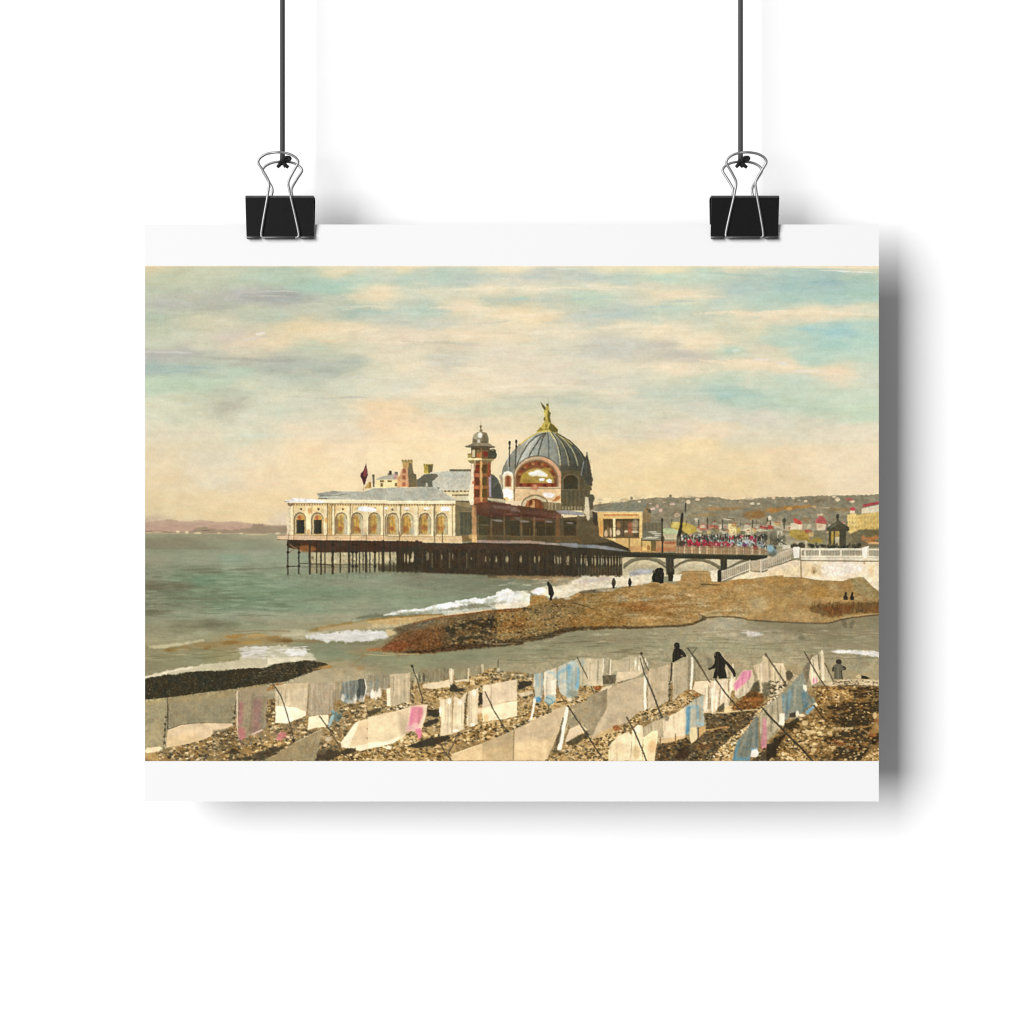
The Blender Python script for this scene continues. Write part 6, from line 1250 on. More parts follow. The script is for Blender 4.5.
def paint_foreground():
    r = np.random.RandomState(51)
    # ---- shingle of the near beach
    base = [(145,735),(200,725),(262,700),(330,690),(420,683),(470,672),(520,672),(600,690),(700,680),(790,690),(840,684),(880,684),(880,763),(140,763)]
    fill(base, (160,130,84), 1, soft=1.4, rough=1.2, rs=3, seed=160, raw=True)
    grain(base, 1.8, 30, (1,.95,.8), 1.3, 161, raw=True); grain(base, 4, 14, (1,.95,.8), 1.4, 162, raw=True)
    # dark shingle bank at left
    tile(140, 645, 125)
    D = [(30,285),(60,272),(150,256),(200,244),(290,240),(400,220),(520,212),(640,212),(780,198),(900,188),(1040,186),(1040,316),(800,356),(480,398),(230,432),(30,450)]
    fill(D, (58,53,38), 1, soft=1, rough=.8, rs=2, seed=165); grain(D, 1.5, 13, (1,.95,.75), 1, 166)
    pebbles(D, r, 150, (4, 7), [(112,94,58),(96,82,54),(40,37,27),(128,112,76)], (.35, .75))
    tile(255, 645, 125)
    D = [(-20,210),(80,190),(160,160),(300,140),(430,124),(540,140),(600,160),(540,194),(470,218),(380,252),(250,300),(160,312),(60,330),(-20,336)]
    fill(D, (62,56,41), 1, soft=1, rough=.9, rs=2, seed=167); grain(D, 1.5, 20, (1,.95,.8), 1, 168)
    pebbles(D, r, 240, (5, 9), [(120,106,76),(100,88,62),(44,40,30),(60,54,40)], (.35, .75))
    fill([(470,200),(560,168),(610,160),(640,184),(560,196)], (176,136,76), .8, soft=1.6)
    # wet sand behind
    fill([(-20,336),(60,330),(160,312),(260,300),(380,254),(480,216),(600,195),(760,190),(1040,240),(1040,330),(700,330),(120,400),(-20,400)], (184,168,130), .6, soft=3)
    fill([(-20,400),(100,350),(200,310),(240,310),(200,340),(60,395)], (160,116,62), .85, soft=2, rough=1, rs=3); stroke([(130,330),(220,320)], 12, (140,82,42), .7, soft=1.2)
    tile(140, 645, 125)
    fill([(30,450),(230,432),(480,398),(800,356),(1040,316),(1040,400),(30,470)], (166,146,102), .75, soft=1.5)
    stroke([(600,402),(800,396)], 10, (170,136,82), .6, soft=1.5); stroke([(960,388),(1030,376)], 16, (150,110,56), .7, soft=1.2)
    # -------- L1
    fill([(30,455),(228,434),(222,840),(190,860),(180,880),(30,930)], (170,156,118)); 
    fill([(30,455),(228,434),(226,460),(30,500)], (176,156,110), .8, soft=3); grain([(30,455),(228,434),(222,860),(30,880)], 2, 3.5, asp=.7, seed=170)
    fill([(30,640),(200,640),(180,830),(30,860)], (176,158,118), .7, soft=5)
    fill([(36,870),(60,842),(110,836),(170,832),(184,850),(150,872),(60,888)], (242,218,170), 1, soft=1)
    fill([(232,436),(480,402),(795,362),(790,560),(770,650),(600,632),(460,638),(340,650),(230,688)], (160,146,112)); grain([(232,436),(795,362),(770,650),(230,688)], 2, 3.5, asp=.6, seed=171)
    fill([(232,440),(600,390),(795,370),(795,420),(232,480)], (172,150,106), .7, soft=4); fill([(232,560),(770,500),(770,640),(232,680)], (150,140,108), .5, soft=5)
    fill([(226,692),(340,654),(460,640),(600,640),(758,642),(770,655),(690,700),(600,740),(520,775),(440,800),(330,825),(215,838)], (214,190,148), 1, soft=.9); fill([(226,760),(440,720),(520,775),(330,825),(215,838)], (220,190,136), .7, soft=4)
    stroke([(226,432),(224,560),(205,700),(196,850)], 10, (110,98,72), .85); 
    for y in range(590, 850, 26): blob(207 - (y - 590) * .04 + (y * 7) % 9 - 4, y + (y * 3) % 8, 8 + y % 4, 9 + y % 5, [(72,64,46),(180,164,130)][(y // 26) % 2], .7, .9)
    stroke([(796,380),(790,540)], 6, (236,222,190), .9); stroke([(786,470),(772,640)], 10, (84,74,54), .7)
    for y in range(550, 690, 24): blob(770 + (y * 7) % 9 - 4, y, 8 + y % 5, 9, [(60,54,40),(180,164,130)][(y // 24) % 2], .7, .9)
    P = [(792,372),(900,356),(1040,340),(1040,700),(960,726),(890,740),(880,790),(840,820),(796,780)]
    cloth(P, (166,148,116), 0, seed=7)
    for L, c, w, a in [([(830,480),(820,640)],(182,112,114),36,.6),([(960,460),(950,660)],(178,118,118),44,.55),([(830,700),(840,770)],(212,122,118),56,.75),([(930,400),(905,700)],(112,100,76),14,.6),([(985,420),(985,640)],(186,120,122),20,.5),([(880,470),(870,660)],(150,136,106),24,.6)]: stroke(L, w, c, a, soft=3)
    stroke([(797,376),(796,780)], 9, (232,210,176), .85); fill([(800,780),(850,790),(886,800),(870,826),(826,822)], (232,136,136), .9, soft=1.2); fill([(890,738),(960,722),(1040,704),(1040,716),(960,738)], (226,206,170), .8, soft=1)
    # shingle L1
    Q = [(180,870),(260,842),(400,812),(520,776),(640,726),(760,676),(790,690),(800,790),(900,760),(1040,700),(1040,945),(30,945),(30,900)]
    fill(Q, (150,118,70), .6, soft=2); pebbles(Q, r, 560, (7, 18), ST, (.6, 1)); fill([(30,895),(120,880),(160,945),(30,945)], (206,162,92), .8, soft=2)
    fill([(600,700),(770,680),(790,780),(700,850),(600,860)], (72,62,44), .5, soft=3); pebbles([(600,720),(770,680),(790,780),(700,860),(600,880)], r, 70, (8, 16), ST, (.5, .9))
    fill([(700,945),(860,915),(1040,880),(1040,945)], (70,62,44), .85, soft=1.6, rough=1, rs=3); blob(770, 878, 40, 24, (50,42,28), .8, .9, 0, .4); fill([(840,850),(1040,800),(1040,870),(880,910)], (186,134,70), .6, soft=3)
    # -------- L2
    tile(255, 645, 125)
    Q = [(-20,760),(80,680),(150,640),(260,650),(420,580),(430,690),(560,690),(640,580),(720,500),(850,470),(1040,450),(1040,590),(820,640),(780,700),(700,800),(680,860),(620,945),(60,945),(-20,945)]
    fill(Q, (150,128,90), .7, soft=2); pebbles(Q, r, 560, (8, 19), ST, (.6, 1)); pebbles([(-20,800),(160,780),(320,790),(200,860),(-20,900)], r, 90, (8, 18), SL, (.6, 1))
    fill([(-20,890),(100,850),(260,820),(320,790),(180,880),(60,945),(-20,945)], (64,56,40), .8, soft=2, rough=1.4, rs=3); fill([(100,450),(160,455),(160,620),(95,640),(85,560)], (70,62,46), .7, soft=1.6); pebbles([(90,450),(165,455),(165,640),(90,650)], r, 34, (8, 14), ST, (.7, 1))
    P = [(-20,420),(110,420),(90,560),(66,690),(-20,740)]
    cloth(P, (156,140,110), 0, seed=9); stroke([(20,470),(10,700)], 70, (156,112,108), .6, soft=4); stroke([(75,440),(50,680)], 22, (140,128,98), .6, soft=2); stroke([(-20,730),(60,695)], 14, (222,196,170), .8, soft=1)
    blob(222, 738, 32, 32, (204,112,110), .8, .9, 0, .6, 2.5); blob(200, 770, 20, 14, (214,128,128), .8, .8, 0, .3, 2)
    P = [(166,330),(250,318),(440,310),(424,545),(360,520),(280,500),(166,505)]
    cloth(P, (206,188,148), 7, seed=11); fill([(166,330),(440,310),(440,350),(166,370)], (196,172,128), .6, soft=3)
    fill([(168,502),(260,500),(340,512),(420,545),(415,580),(340,612),(265,642),(168,640)], (246,230,190), 1, soft=.9)
    P = [(446,316),(560,308),(668,300),(655,440),(640,540),(604,574),(520,572),(432,582)]
    cloth(P, (180,162,130), 4, seed=12); stroke([(444,316),(432,580)], 9, (150,130,98), .7); stroke([(664,305),(650,540)], 8, (120,106,80), .6)
    fill([(440,588),(520,574),(604,574),(600,640),(580,670),(500,676),(430,698)], (240,220,178), 1, soft=.9)
    P = [(664,300),(720,296),(716,410),(690,450),(662,460)]; cloth(P, (170,152,118), 3, seed=13)
    # blue-grey washing
    P = [(718,304),(790,292),(850,286),(860,440),(800,480),(740,470),(700,440)]; cloth(P, (136,138,122), 6, seed=14)
    P = [(846,284),(900,276),(912,330),(905,400),(880,440),(850,430)]; cloth(P, (84,82,72), 3, seed=15)
    P = [(905,272),(1040,262),(1040,350),(960,380),(905,410)]; cloth(P, (162,154,130), 8, seed=16)
    for x, y, w, h, c in [(740,440,30,40,(150,160,152)),(820,440,14,44,(222,214,194)),(870,440,26,30,(190,186,168)),(780,470,30,24,(178,178,160)),(960,410,20,34,(226,214,186)),(1012,390,12,34,(236,226,204)),(935,400,26,16,(196,180,164)),(720,430,16,30,(214,206,184)),(850,400,14,40,(72,74,64)),(760,420,12,20,(96,110,106))]: blob(x, y, w, h, c, .85, .8, 0, .2, 3, x)
    for x in (735, 765, 812, 870, 940, 980): stroke([(x, 300), (x + 4, 430)], 9, [(104,108,98),(176,178,162)][(x // 5) % 2], .6, soft=1)
    stroke([(900,280),(914,350),(890,450)], 8, (230,222,198), .8)
    blob(674, 585, 44, 40, (112,134,128), .9, .8, 0, .3, 3, 3); fill([(600,650),(612,600),(640,565),(650,580),(630,640),(600,680)], (160,190,186), .95, soft=1.2); blob(640, 548, 14, 14, (120,160,166), .8, .8); blob(690,590,24,20,(84,92,82),.7,.9)
    pebbles([(690,480),(860,470),(1040,440),(1040,560),(700,680)], r, 130, (8, 17), ST, (.6, 1))
    # big sheets
    fill([(70,945),(200,880),(330,800),(470,735),(545,690),(560,700),(520,830),(500,945)], (166,146,106)); grain([(70,945),(330,800),(545,690),(500,945)], 2, 3.5, asp=.6, seed=180); fill([(400,790),(545,695),(520,830),(500,945),(440,945)], (150,132,98), .6, soft=4)
    for L in [([(520,720),(470,945)]),([(540,705),(500,900)]),([(500,740),(430,860)])]: stroke(L, 14, (186,168,130), .6, soft=1.5)
    stroke([(330,800),(545,690)], 7, (214,196,156), .8); stroke([(585,680),(530,800)], 8, (150,130,94), .8)
    fill([(820,640),(850,620),(1040,580),(1040,830),(940,845),(860,868),(760,845),(710,840),(700,800),(780,700)], (226,200,152)); grain([(820,640),(1040,580),(1040,830),(700,830)], 2, 3.5, asp=.7, seed=181)
    fill([(820,640),(850,620),(830,700),(760,845),(712,836),(700,800)], (244,226,186), .95, soft=1.5); fill([(780,840),(1040,780),(1040,830),(940,845),(860,868)], (248,230,190), .9, soft=1.5); fill([(850,660),(1040,620),(1040,760),(860,790)], (218,192,148), .6, soft=5)
    fill([(510,860),(620,850),(700,870),(760,845),(820,850),(820,880),(700,905),(640,945),(500,945)], (66,58,44), .9, soft=1.5, rough=1.2, rs=3); pebbles([(640,945),(700,900),(860,875),(1040,840),(1040,945)], r, 150, (7, 16), SL, (.6, 1)); fill([(520,850),(600,850),(560,900),(510,900)], (120,108,78), .6, soft=2)
    blob(640, 800, 30, 24, (190,146,84), .7, .9); blob(600,770,30,20,(226,206,168),.7,.9)
    # props
    stroke([(150,318),(215,420),(260,560),(300,690),(318,790)], 8.5, (80,72,56), .95); stroke([(528,580),(590,670),(690,830),(780,945)], 8.5, (96,84,62), .95); stroke([(600,680),(640,720)], 12, (70,62,44), .8); blob(316, 780, 14, 14, (56,50,38), .9, .7)
    # -------- L3
    tile(370, 645, 125)
    Q = [(-20,440),(130,450),(160,520),(320,470),(340,300),(460,380),(640,340),(760,300),(900,210),(1040,190),(1040,300),(930,340),(880,640),(1040,620),(1040,780),(720,800),(660,900),(640,945),(-20,945),(-20,590)]
    fill(Q, (190,158,104), .8, soft=2); pebbles(Q, r, 640, (7, 17), ST, (.55, 1))
    pebbles([(-20,870),(220,770),(440,700),(560,740),(660,900),(640,945),(-20,945)], r, 320, (8, 18), SL, (.6, 1)); pebbles([(640,780),(880,650),(1040,620),(1040,770),(700,820)], r, 150, (8, 16), SL, (.5, .9))
    pebbles([(700,290),(870,220),(1030,190),(1030,280),(800,340)], r, 110, (8, 16), SL, (.6, 1)); pebbles([(440,370),(640,340),(660,420),(480,470)], r, 60, (8, 15), SL, (.5, .9))
    fill([(-20,540),(60,520),(140,500),(60,560),(-20,590)], (66,58,44), .8, soft=1.6, rough=1.2, rs=3)
    for P in [[(650,330),(690,310),(720,350),(800,360),(760,382),(660,384)],[(466,528),(560,525),(575,560),(560,590),(470,585)],[(440,640),(480,615),(560,600),(570,630),(500,660),(440,680)],[(890,390),(940,380),(940,480),(890,490)],[(300,830),(400,790),(500,755),(640,745),(660,760),(600,800),(460,835),(380,845)],[(270,750),(310,725),(340,715),(330,735)]]:
        fill(P, (58,52,40), .92, soft=1.3, rough=1, rs=3)
    # far washing
    P = [(-20,250),(60,242),(155,236),(150,370),(60,360),(-20,390)]; cloth(P, (164,150,120), 9, seed=21)
    for x, y in [(20,400),(80,390),(48,410)]: blob(x, y, 16, 40, (232,222,196), .85, .7)
    blob(60, 330, 14, 60, (130,140,128), .6, .9); blob(10,330,10,50,(136,150,142),.6,.9)
    P = [(160,238),(335,226),(334,340),(322,465),(250,482),(170,505),(164,380)]; cloth(P, (194,176,138), 5, seed=22); fill([(134,360),(165,350),(172,505),(140,498)], (238,222,184), .95, soft=1)
    stroke([(336,230),(330,460)], 7, (130,114,86), .6)
    for y in range(300, 500, 28): blob(345 + (y * 7) % 11 - 5, y, 10 + y % 5, 11, [(66,60,46),(160,144,110)][(y // 28) % 2], .65, .9)
    P = [(412,190),(645,186),(650,270),(560,298),(430,304)]; cloth(P, (150,138,106), 9, seed=23); fill([(440,312),(560,298),(650,285),(660,340),(520,362),(430,352)], (232,212,170), .9, soft=1.2, rough=.8, rs=3)
    fill([(648,190),(688,200),(684,290),(672,330),(650,325)], (206,190,150), .95, soft=1); stroke([(668,195),(664,300)], 8, (238,226,196), .8)
    P = [(690,190),(800,190),(806,280),(700,292)]; cloth(P, (154,142,108), 4, seed=24); fill([(690,290),(810,276),(806,296),(700,306)], (232,216,176), .8, soft=1)
    stroke([(808,196),(804,290)], 14, (214,200,160), .9); P = [(816,180),(940,164),(944,214),(880,246),(820,262)]; cloth(P, (160,146,112), 5, seed=25); stroke([(920,166),(924,220)], 22, (204,190,150), .8)
    for x in (380, 440, 405): blob(x, 270, 10, 40, [(70,64,48),(220,206,172)][x // 20 % 2], .6, .8)
    stroke([(346,172),(390,300),(432,440),(428,475)], 8.5, (80,72,56), .95); blob(346, 172, 11, 12, (60,54,40), .9, .6)
    # big sheet, pink cloth
    fill([(-20,595),(120,560),(230,536),(330,505),(318,620),(290,745),(200,800),(120,822),(-20,850)], (226,204,158)); grain([(-20,595),(330,505),(290,745),(-20,850)], 2, 3.5, asp=.7, seed=183)
    fill([(-20,800),(120,790),(250,750),(200,800),(120,822),(-20,850)], (248,232,194), .9, soft=1.8); fill([(230,540),(330,508),(318,620),(290,735),(250,740),(240,620)], (204,182,142), .7, soft=4); stroke([(-20,594),(120,560),(330,505)], 6, (206,186,148), .7)
    pebbles([(140,530),(320,470),(330,500),(220,530)], r, 22, (8, 13), [(226,206,166),(80,70,52)], (.6, 1)); blob(150,840,26,16,(244,226,190),.8,.8)
    P = [(322,500),(470,484),(462,560),(440,640),(420,700),(300,710),(292,690),(312,600)]; fill(P, (226,200,166)); 
    fill([(340,508),(400,500),(440,520),(432,580),(400,640),(340,650),(326,600)], (222,130,142), .9, soft=4); fill([(310,650),(380,640),(420,690),(300,705)], (236,178,172), .8, soft=3); stroke([(350,540),(330,650)], 22, (230,120,148), .7, soft=2); stroke([(412,520),(400,640)], 16, (208,116,124), .6, soft=2)
    fill([(370,690),(412,680),(426,720),(412,765),(396,772),(384,730)], (238,130,152), .95, soft=1.2); fill([(440,500),(470,490),(460,570),(436,650)], (232,212,172), .8, soft=1.2)
    # shirts on the line
    for P, s in [([(572,445),(640,440),(675,420),(672,560),(668,730),(575,745),(580,620),(566,550)],31),([(690,420),(740,440),(795,380),(780,470),(770,600),(768,690),(660,735),(676,600)],32),([(806,380),(850,365),(890,350),(884,500),(880,650),(830,672),(790,660),(800,520)],33)]:
        cloth(P, (222,202,160), 6, seed=s)
    for x, y, w, h in [(650,460,16,26),(738,470,16,22),(852,390,14,26),(576,530,10,30),(700,700,30,12),(842,650,20,12)]: blob(x, y, w, h, (246,234,204), .9, .7)
    stroke([(680,440),(672,720)], 9, (176,152,110), .7); stroke([(796,400),(776,640)], 10, (90,78,58), .7); stroke([(780,480),(776,560)], 10, (66,58,44), .7)
    fill([(930,340),(1040,322),(1040,560),(960,540),(940,470)], (206,186,148)); grain([(930,340),(1040,322),(1040,560),(940,470)], 2, 3.5, asp=.7, seed=185)
    fill([(880,520),(940,508),(1040,600),(1040,640),(960,620),(900,620)], (234,214,172), .8, soft=1.5); blob(910, 590, 26, 30, (206,150,76), .7, .9)
    # near sheet at the bottom
    fill([(655,945),(672,895),(760,862),(900,815),(1040,765),(1040,945)], (220,190,136)); grain([(655,945),(672,895),(1040,765),(1040,945)], 2, 3.5, asp=.7, seed=186); stroke([(672,895),(900,815),(1040,765)], 7, (236,212,166), .8)
    stroke([(570,800),(610,870),(665,945)], 10.9, (94,82,62), .95); stroke([(720,730),(640,900)], 12, (100,86,62), .9); stroke([(918,345),(960,430),(1030,545)], 9.2, (76,68,54), .95)
    # -------- L4
    tile(485, 645, 125)
    Q = [(-20,210),(60,200),(120,215),(260,235),(380,240),(400,300),(390,400),(430,470),(600,440),(760,340),(900,340),(940,330),(1040,340),(900,430),(700,500),(420,610),(240,690),(-20,800),(-20,560),(260,470)]
    fill(Q, (198,166,110), .85, soft=1.6); pebbles(Q, r, 520, (7, 16), ST + SL, (.55, 1))
    pebbles([(0,620),(260,560),(420,450),(480,560),(240,680),(0,790)], r, 160, (8, 16), SL, (.5, 1))
    fill([(100,215),(380,240),(400,280),(60,280),(20,290)], (150,134,102), .7, soft=1.6); pebbles([(20,215),(380,240),(390,290),(20,310)], r, 90, (7, 14), ST, (.6, 1))
    fill([(272,300),(320,290),(395,298),(390,325),(330,350),(280,370),(270,340)], (60,54,42), .95, soft=1.2, rough=1, rs=3); fill([(270,400),(380,375),(400,400),(300,425)], (222,206,170), .85, soft=1.5)
    stroke([(108,125),(106,180),(115,230)], 8, (86,76,56), .85); stroke([(75,210),(150,216)], 8, (80,72,54), .7); blob(110,205,12,18,(206,194,160),.8,.8)
    P = [(-20,332),(80,315),(266,280),(262,450),(150,470),(-20,520)]; cloth(P, (222,200,160), 2, seed=41); fill([(-20,520),(150,470),(262,456),(262,580),(150,610),(60,618),(-20,630)], (242,222,176), 1, soft=1)
    stroke([(266,284),(262,450)], 6, (190,168,128), .7); blob(10,600,20,40,(228,180,104),.6,.9)
    # light blue washing
    P = [(405,245),(470,225),(480,300),(470,420),(440,460),(412,440),(400,330)]; cloth(P, (188,186,160), 3, seed=42)
    stroke([(420,240),(430,330)], 26, (150,176,176), .7, soft=2); stroke([(464,228),(474,330)], 12, (146,172,174), .7, soft=1.5); blob(436, 448, 24, 24, (92,152,184), .95, .7); blob(410,435,10,16,(150,190,200),.8,.8)
    stroke([(408,450),(392,540),(370,630)], 22, (244,236,212), .95, w1=12); 
    P = [(484,222),(540,200),(584,185),(585,320),(580,440),(540,488),(490,460),(480,330)]; cloth(P, (214,202,170), 4, seed=43)
    fill([(540,300),(575,280),(580,400),(548,410)], (248,236,206), .9, soft=1.5); stroke([(516,220),(560,230),(586,270)], 16, (150,190,196), .6, soft=2); fill([(485,450),(510,410),(560,410),(580,440),(560,480),(520,490)], (160,184,174), .9, soft=1.5); stroke([(500,430),(540,440),(560,470)], 10, (110,156,164), .7, soft=1); stroke([(490,460),(530,488),(575,460)], 7, (96,140,146), .7, soft=1)
    P = [(600,180),(660,152),(720,130),(755,110),(775,200),(770,330),(760,400),(700,440),(620,400),(596,330)]; cloth(P, (190,190,166), 4, seed=44)
    for L, w, c, a in [([(604,230),(690,180)],26,(120,170,190),.75),([(690,180),(680,420)],18,(110,166,186),.7),([(720,140),(700,260)],24,(150,190,196),.6),([(770,190),(755,350)],24,(104,164,188),.85),([(640,300),(720,290)],20,(150,186,192),.6),([(600,240),(600,330)],10,(110,160,180),.7),([(730,240),(715,400)],44,(150,168,158),.6),([(760,320),(748,350)],16,(130,200,220),.7),([(690,165),(690,240)],10,(90,160,190),.7)]: stroke(L, w, c, a * .85, soft=3.2)
    blob(640, 330, 30, 20, (214,206,176), .6, .9); blob(720, 400, 50, 30, (150,152,128), .7, .9)
    P = [(755,110),(850,110),(860,200),(860,320),(780,330),(775,200)]; cloth(P, (196,182,144), 4, seed=45); blob(800, 140, 18, 30, (160,172,158), .6, .9)
    P = [(860,115),(970,108),(975,230),(970,330),(900,335),(862,300)]; cloth(P, (204,186,146), 4, seed=46); stroke([(862,118),(858,240)], 10, (244,232,200), .9); stroke([(970,110),(966,220)], 8, (240,226,192), .85); stroke([(908,260),(905,330)], 10, (244,230,196), .8); rect(866, 268, 900, 310, (176,162,128), .7, soft=1.2)
    P = [(972,130),(1040,125),(1040,260),(974,260)]; cloth(P, (186,170,132), 2, seed=47)
    fill([(966,255),(1040,250),(1040,320),(970,322)], (100,90,68), .95, soft=1); stroke([(980,262),(1000,310),(1020,262)], 7, (190,176,140), .7)
    blob(925, 350, 30, 16, (162,90,42), .9, .8); fill([(940,360),(1040,325),(1040,350),(960,400)], (228,210,172), .8, soft=1.5)
    stroke([(590,470),(660,460),(710,465)], 12, (80,70,50), .8); blob(690, 450, 22, 18, (226,206,164), .8, .8); stroke([(625,410),(650,470)], 10, (110,84,54), .8); blob(610,420,24,24,(176,136,80),.6,.9)
    # near sheets
    fill([(-20,805),(100,756),(236,694),(232,945),(-20,945)], (196,172,128)); fill([(-20,860),(232,800),(232,945),(-20,945)], (212,182,128), .8, soft=6); grain([(-20,805),(236,694),(232,945),(-20,945)], 2, 3.5, asp=.7, seed=190)
    fill([(240,692),(420,606),(560,530),(676,496),(640,610),(600,720),(560,820),(500,945),(236,945)], (206,182,140)); fill([(240,800),(560,760),(500,945),(236,945)], (226,196,142), .85, soft=7); grain([(240,692),(676,496),(500,945),(236,945)], 2, 3.5, asp=.7, seed=191)
    stroke([(236,694),(232,945)], 9, (164,142,104), .8); pebbles([(225,690),(420,600),(560,535),(480,560),(240,670)], r, 30, (8, 13), [(90,80,60),(226,206,166)], (.6, 1))
    stroke([(676,520),(650,640),(610,850)], 30, (244,232,204), .98, w1=36, soft=1); stroke([(640,600),(580,850)], 14, (110,98,74), .7); stroke([(700,560),(660,720)], 12, (206,190,152), .7)
    Q = [(620,880),(660,790),(740,735),(840,705),(880,720),(900,740),(1040,660),(1040,945),(500,945)]
    fill(Q, (204,168,108), .9, soft=1.4); pebbles(Q, r, 330, (8, 17), ST + SL, (.55, 1)); fill([(660,800),(760,740),(840,700),(890,706),(880,730),(800,780),(720,830)], (70,62,44), .75, soft=2, rough=1.2, rs=3)
    fill([(550,860),(620,860),(600,880),(560,890)], (90,80,58), .7, soft=1.6); fill([(590,740),(630,690),(610,800),(560,870)], (96,84,62), .7, soft=1.5)
    fill([(686,500),(800,470),(900,425),(1000,360),(990,470),(960,590),(880,690),(860,720),(780,660),(700,690),(680,640)], (172,154,118)); grain([(686,500),(1000,360),(960,590),(860,720),(680,640)], 2, 3.5, asp=.7, seed=192)
    fill([(690,690),(780,650),(840,690),(760,740),(680,790),(650,800)], (214,192,152), 1, soft=1.2); fill([(930,410),(1000,362),(990,470),(960,590),(900,680),(930,540)], (156,138,106), .6, soft=4)
    fill([(1000,370),(1040,350),(1040,680),(960,700),(900,750),(870,770),(940,600),(985,570)], (212,190,150)); fill([(960,700),(1040,670),(1040,690),(900,760),(872,772)], (232,196,136), .8, soft=1.5); stroke([(1000,365),(990,470),(984,570)], 7, (150,132,102), .7)
    stroke([(758,104),(800,190),(860,310),(898,410)], 8.5, (86,80,64), .97); stroke([(0,385),(70,530),(140,650),(188,712)], 9.2, (76,72,58), .97); stroke([(678,496),(760,620),(860,770),(945,908)], 11.2, (70,64,50), .97)
    blob(170, 705, 20, 12, (70,64,48), .8, .8); blob(1000,910,30,34,(150,132,94),.8,.8)
    # -------- L5
    tile(590, 640, 125)
    P = [(-20,155),(110,150),(106,290),(100,370),(-20,380)]; cloth(P, (204,188,150), 3, seed=51); P = [(110,160),(170,160),(166,290),(108,292)]; cloth(P, (176,162,128), 3, seed=52)
    P = [(165,170),(230,165),(290,140),(360,130),(356,260),(220,250),(168,290)]; cloth(P, (196,180,142), 3, seed=53); stroke([(110,160),(106,260)], 9, (240,228,196), .85); stroke([(170,165),(164,290)], 10, (236,222,190), .85)
    fill([(105,292),(212,285),(206,355),(108,355)], (98,88,68), .95, soft=1.4)
    for L in [[(120,300),(118,350)],[(140,295),(165,340),(160,350)],[(180,300),(170,345)],[(196,296),(200,340)],[(130,320),(150,300)]]: stroke(L, 8, (150,136,106), .5, soft=1.4)
    fill([(225,260),(350,258),(440,262),(340,320),(250,340),(210,352)], (214,194,154), .95, soft=1)
    P = [(360,140),(410,120),(430,180),(440,260),(360,262)]; cloth(P, (202,188,152), 3, seed=54); 
    for x, y in [(372,190),(400,230),(455,170),(470,200),(430,215)]: blob(x, y, 8, 22, (236,226,196), .8, .8)
    P = [(470,240),(560,225),(678,192),(670,330),(650,430),(640,500),(580,530),(470,580)]; cloth(P, (194,174,136), 2, seed=55, amp=4)
    fill([(20,800),(60,690),(120,600),(135,500),(155,400),(240,350),(360,318),(450,300),(456,440),(448,580),(400,590),(300,680),(180,715),(90,750),(30,810)], (198,178,140)); grain([(60,690),(155,400),(450,300),(448,580),(300,680)], 2.2, 3.5, asp=.8, seed=195)
    fill([(160,400),(240,352),(450,305),(452,380),(240,440)], (190,170,134), .7, soft=4); stroke([(156,405),(240,352),(345,318)], 6, (160,142,108), .7)
    fill([(210,352),(260,334),(345,316),(240,356)], (128,112,84), .8, soft=1); fill([(-20,470),(60,430),(140,400),(130,580),(60,690),(20,790),(-20,760)], (170,152,118)); grain([(-20,470),(140,400),(130,580),(-20,760)], 2, 3.5, asp=.7, seed=196)
    fill([(100,430),(142,400),(132,580),(100,600)], (146,130,100), .7, soft=3); fill([(60,690),(120,600),(132,560),(150,620),(40,800),(10,810)], (208,188,148), .7, soft=2)
    fill([(20,800),(90,750),(180,716),(290,690),(300,700),(160,770),(60,820)], (212,178,118), .9, soft=1.6)
    stroke([(455,290),(450,420),(455,600)], 22, (246,232,200), .95, soft=1)
    Q = [(-20,890),(60,810),(180,750),(300,690),(400,590),(470,570),(580,540),(690,490),(760,430),(810,415),(890,440),(880,480),(760,540),(600,610),(420,650),(340,720),(280,760),(160,850),(150,990),(-20,990)]
    fill(Q, (214,178,116), .9, soft=1.2); pebbles(Q, r, 420, (6, 14), SL + ST[:4], (.55, 1)); blob(220, 722, 30, 22, (170,96,44), .9, .8, 0, .3, 3); blob(65, 395, 26, 18, (164,92,42), .9, .8); blob(790, 410, 24, 20, (160,120,66), .8, .8); blob(872, 448, 24, 14, (180,112,50), .8, .8)
    P = [(682,190),(740,165),(806,132),(812,270),(806,400),(740,440),(680,500)]; cloth(P, (188,172,136), 2, seed=56, amp=4); stroke([(682,195),(678,500)], 6, (226,210,170), .7); stroke([(812,130),(806,400)], 16, (150,136,106), .8, soft=1); stroke([(838,150),(836,280),(826,400)], 18, (244,232,202), .95)
    stroke([(668,190),(662,330)], 12.6, (56,52,44), .97)
    for y in range(340, 505, 22): blob(655 + (y * 7) % 7 - 3, y, 10, 11, [(52,48,36),(116,104,78)][(y // 22) % 2], .7, .9)
    P = [(845,130),(960,150),(1000,240),(990,330),(860,335)]; cloth(P, (172,158,122), 1, seed=57); fill([(860,338),(990,332),(1000,480),(930,450),(880,430),(840,400)], (226,204,164)); 
    fill([(950,140),(1000,150),(1010,230),(970,240)], (132,122,96), .8, soft=3)
    # washing at the bottom
    P = [(160,860),(240,780),(320,750),(345,790),(335,900),(330,990),(150,990)]; cloth(P, (234,212,166), 5, seed=58); blob(230, 890, 60, 60, (214,190,140), .5, .9)
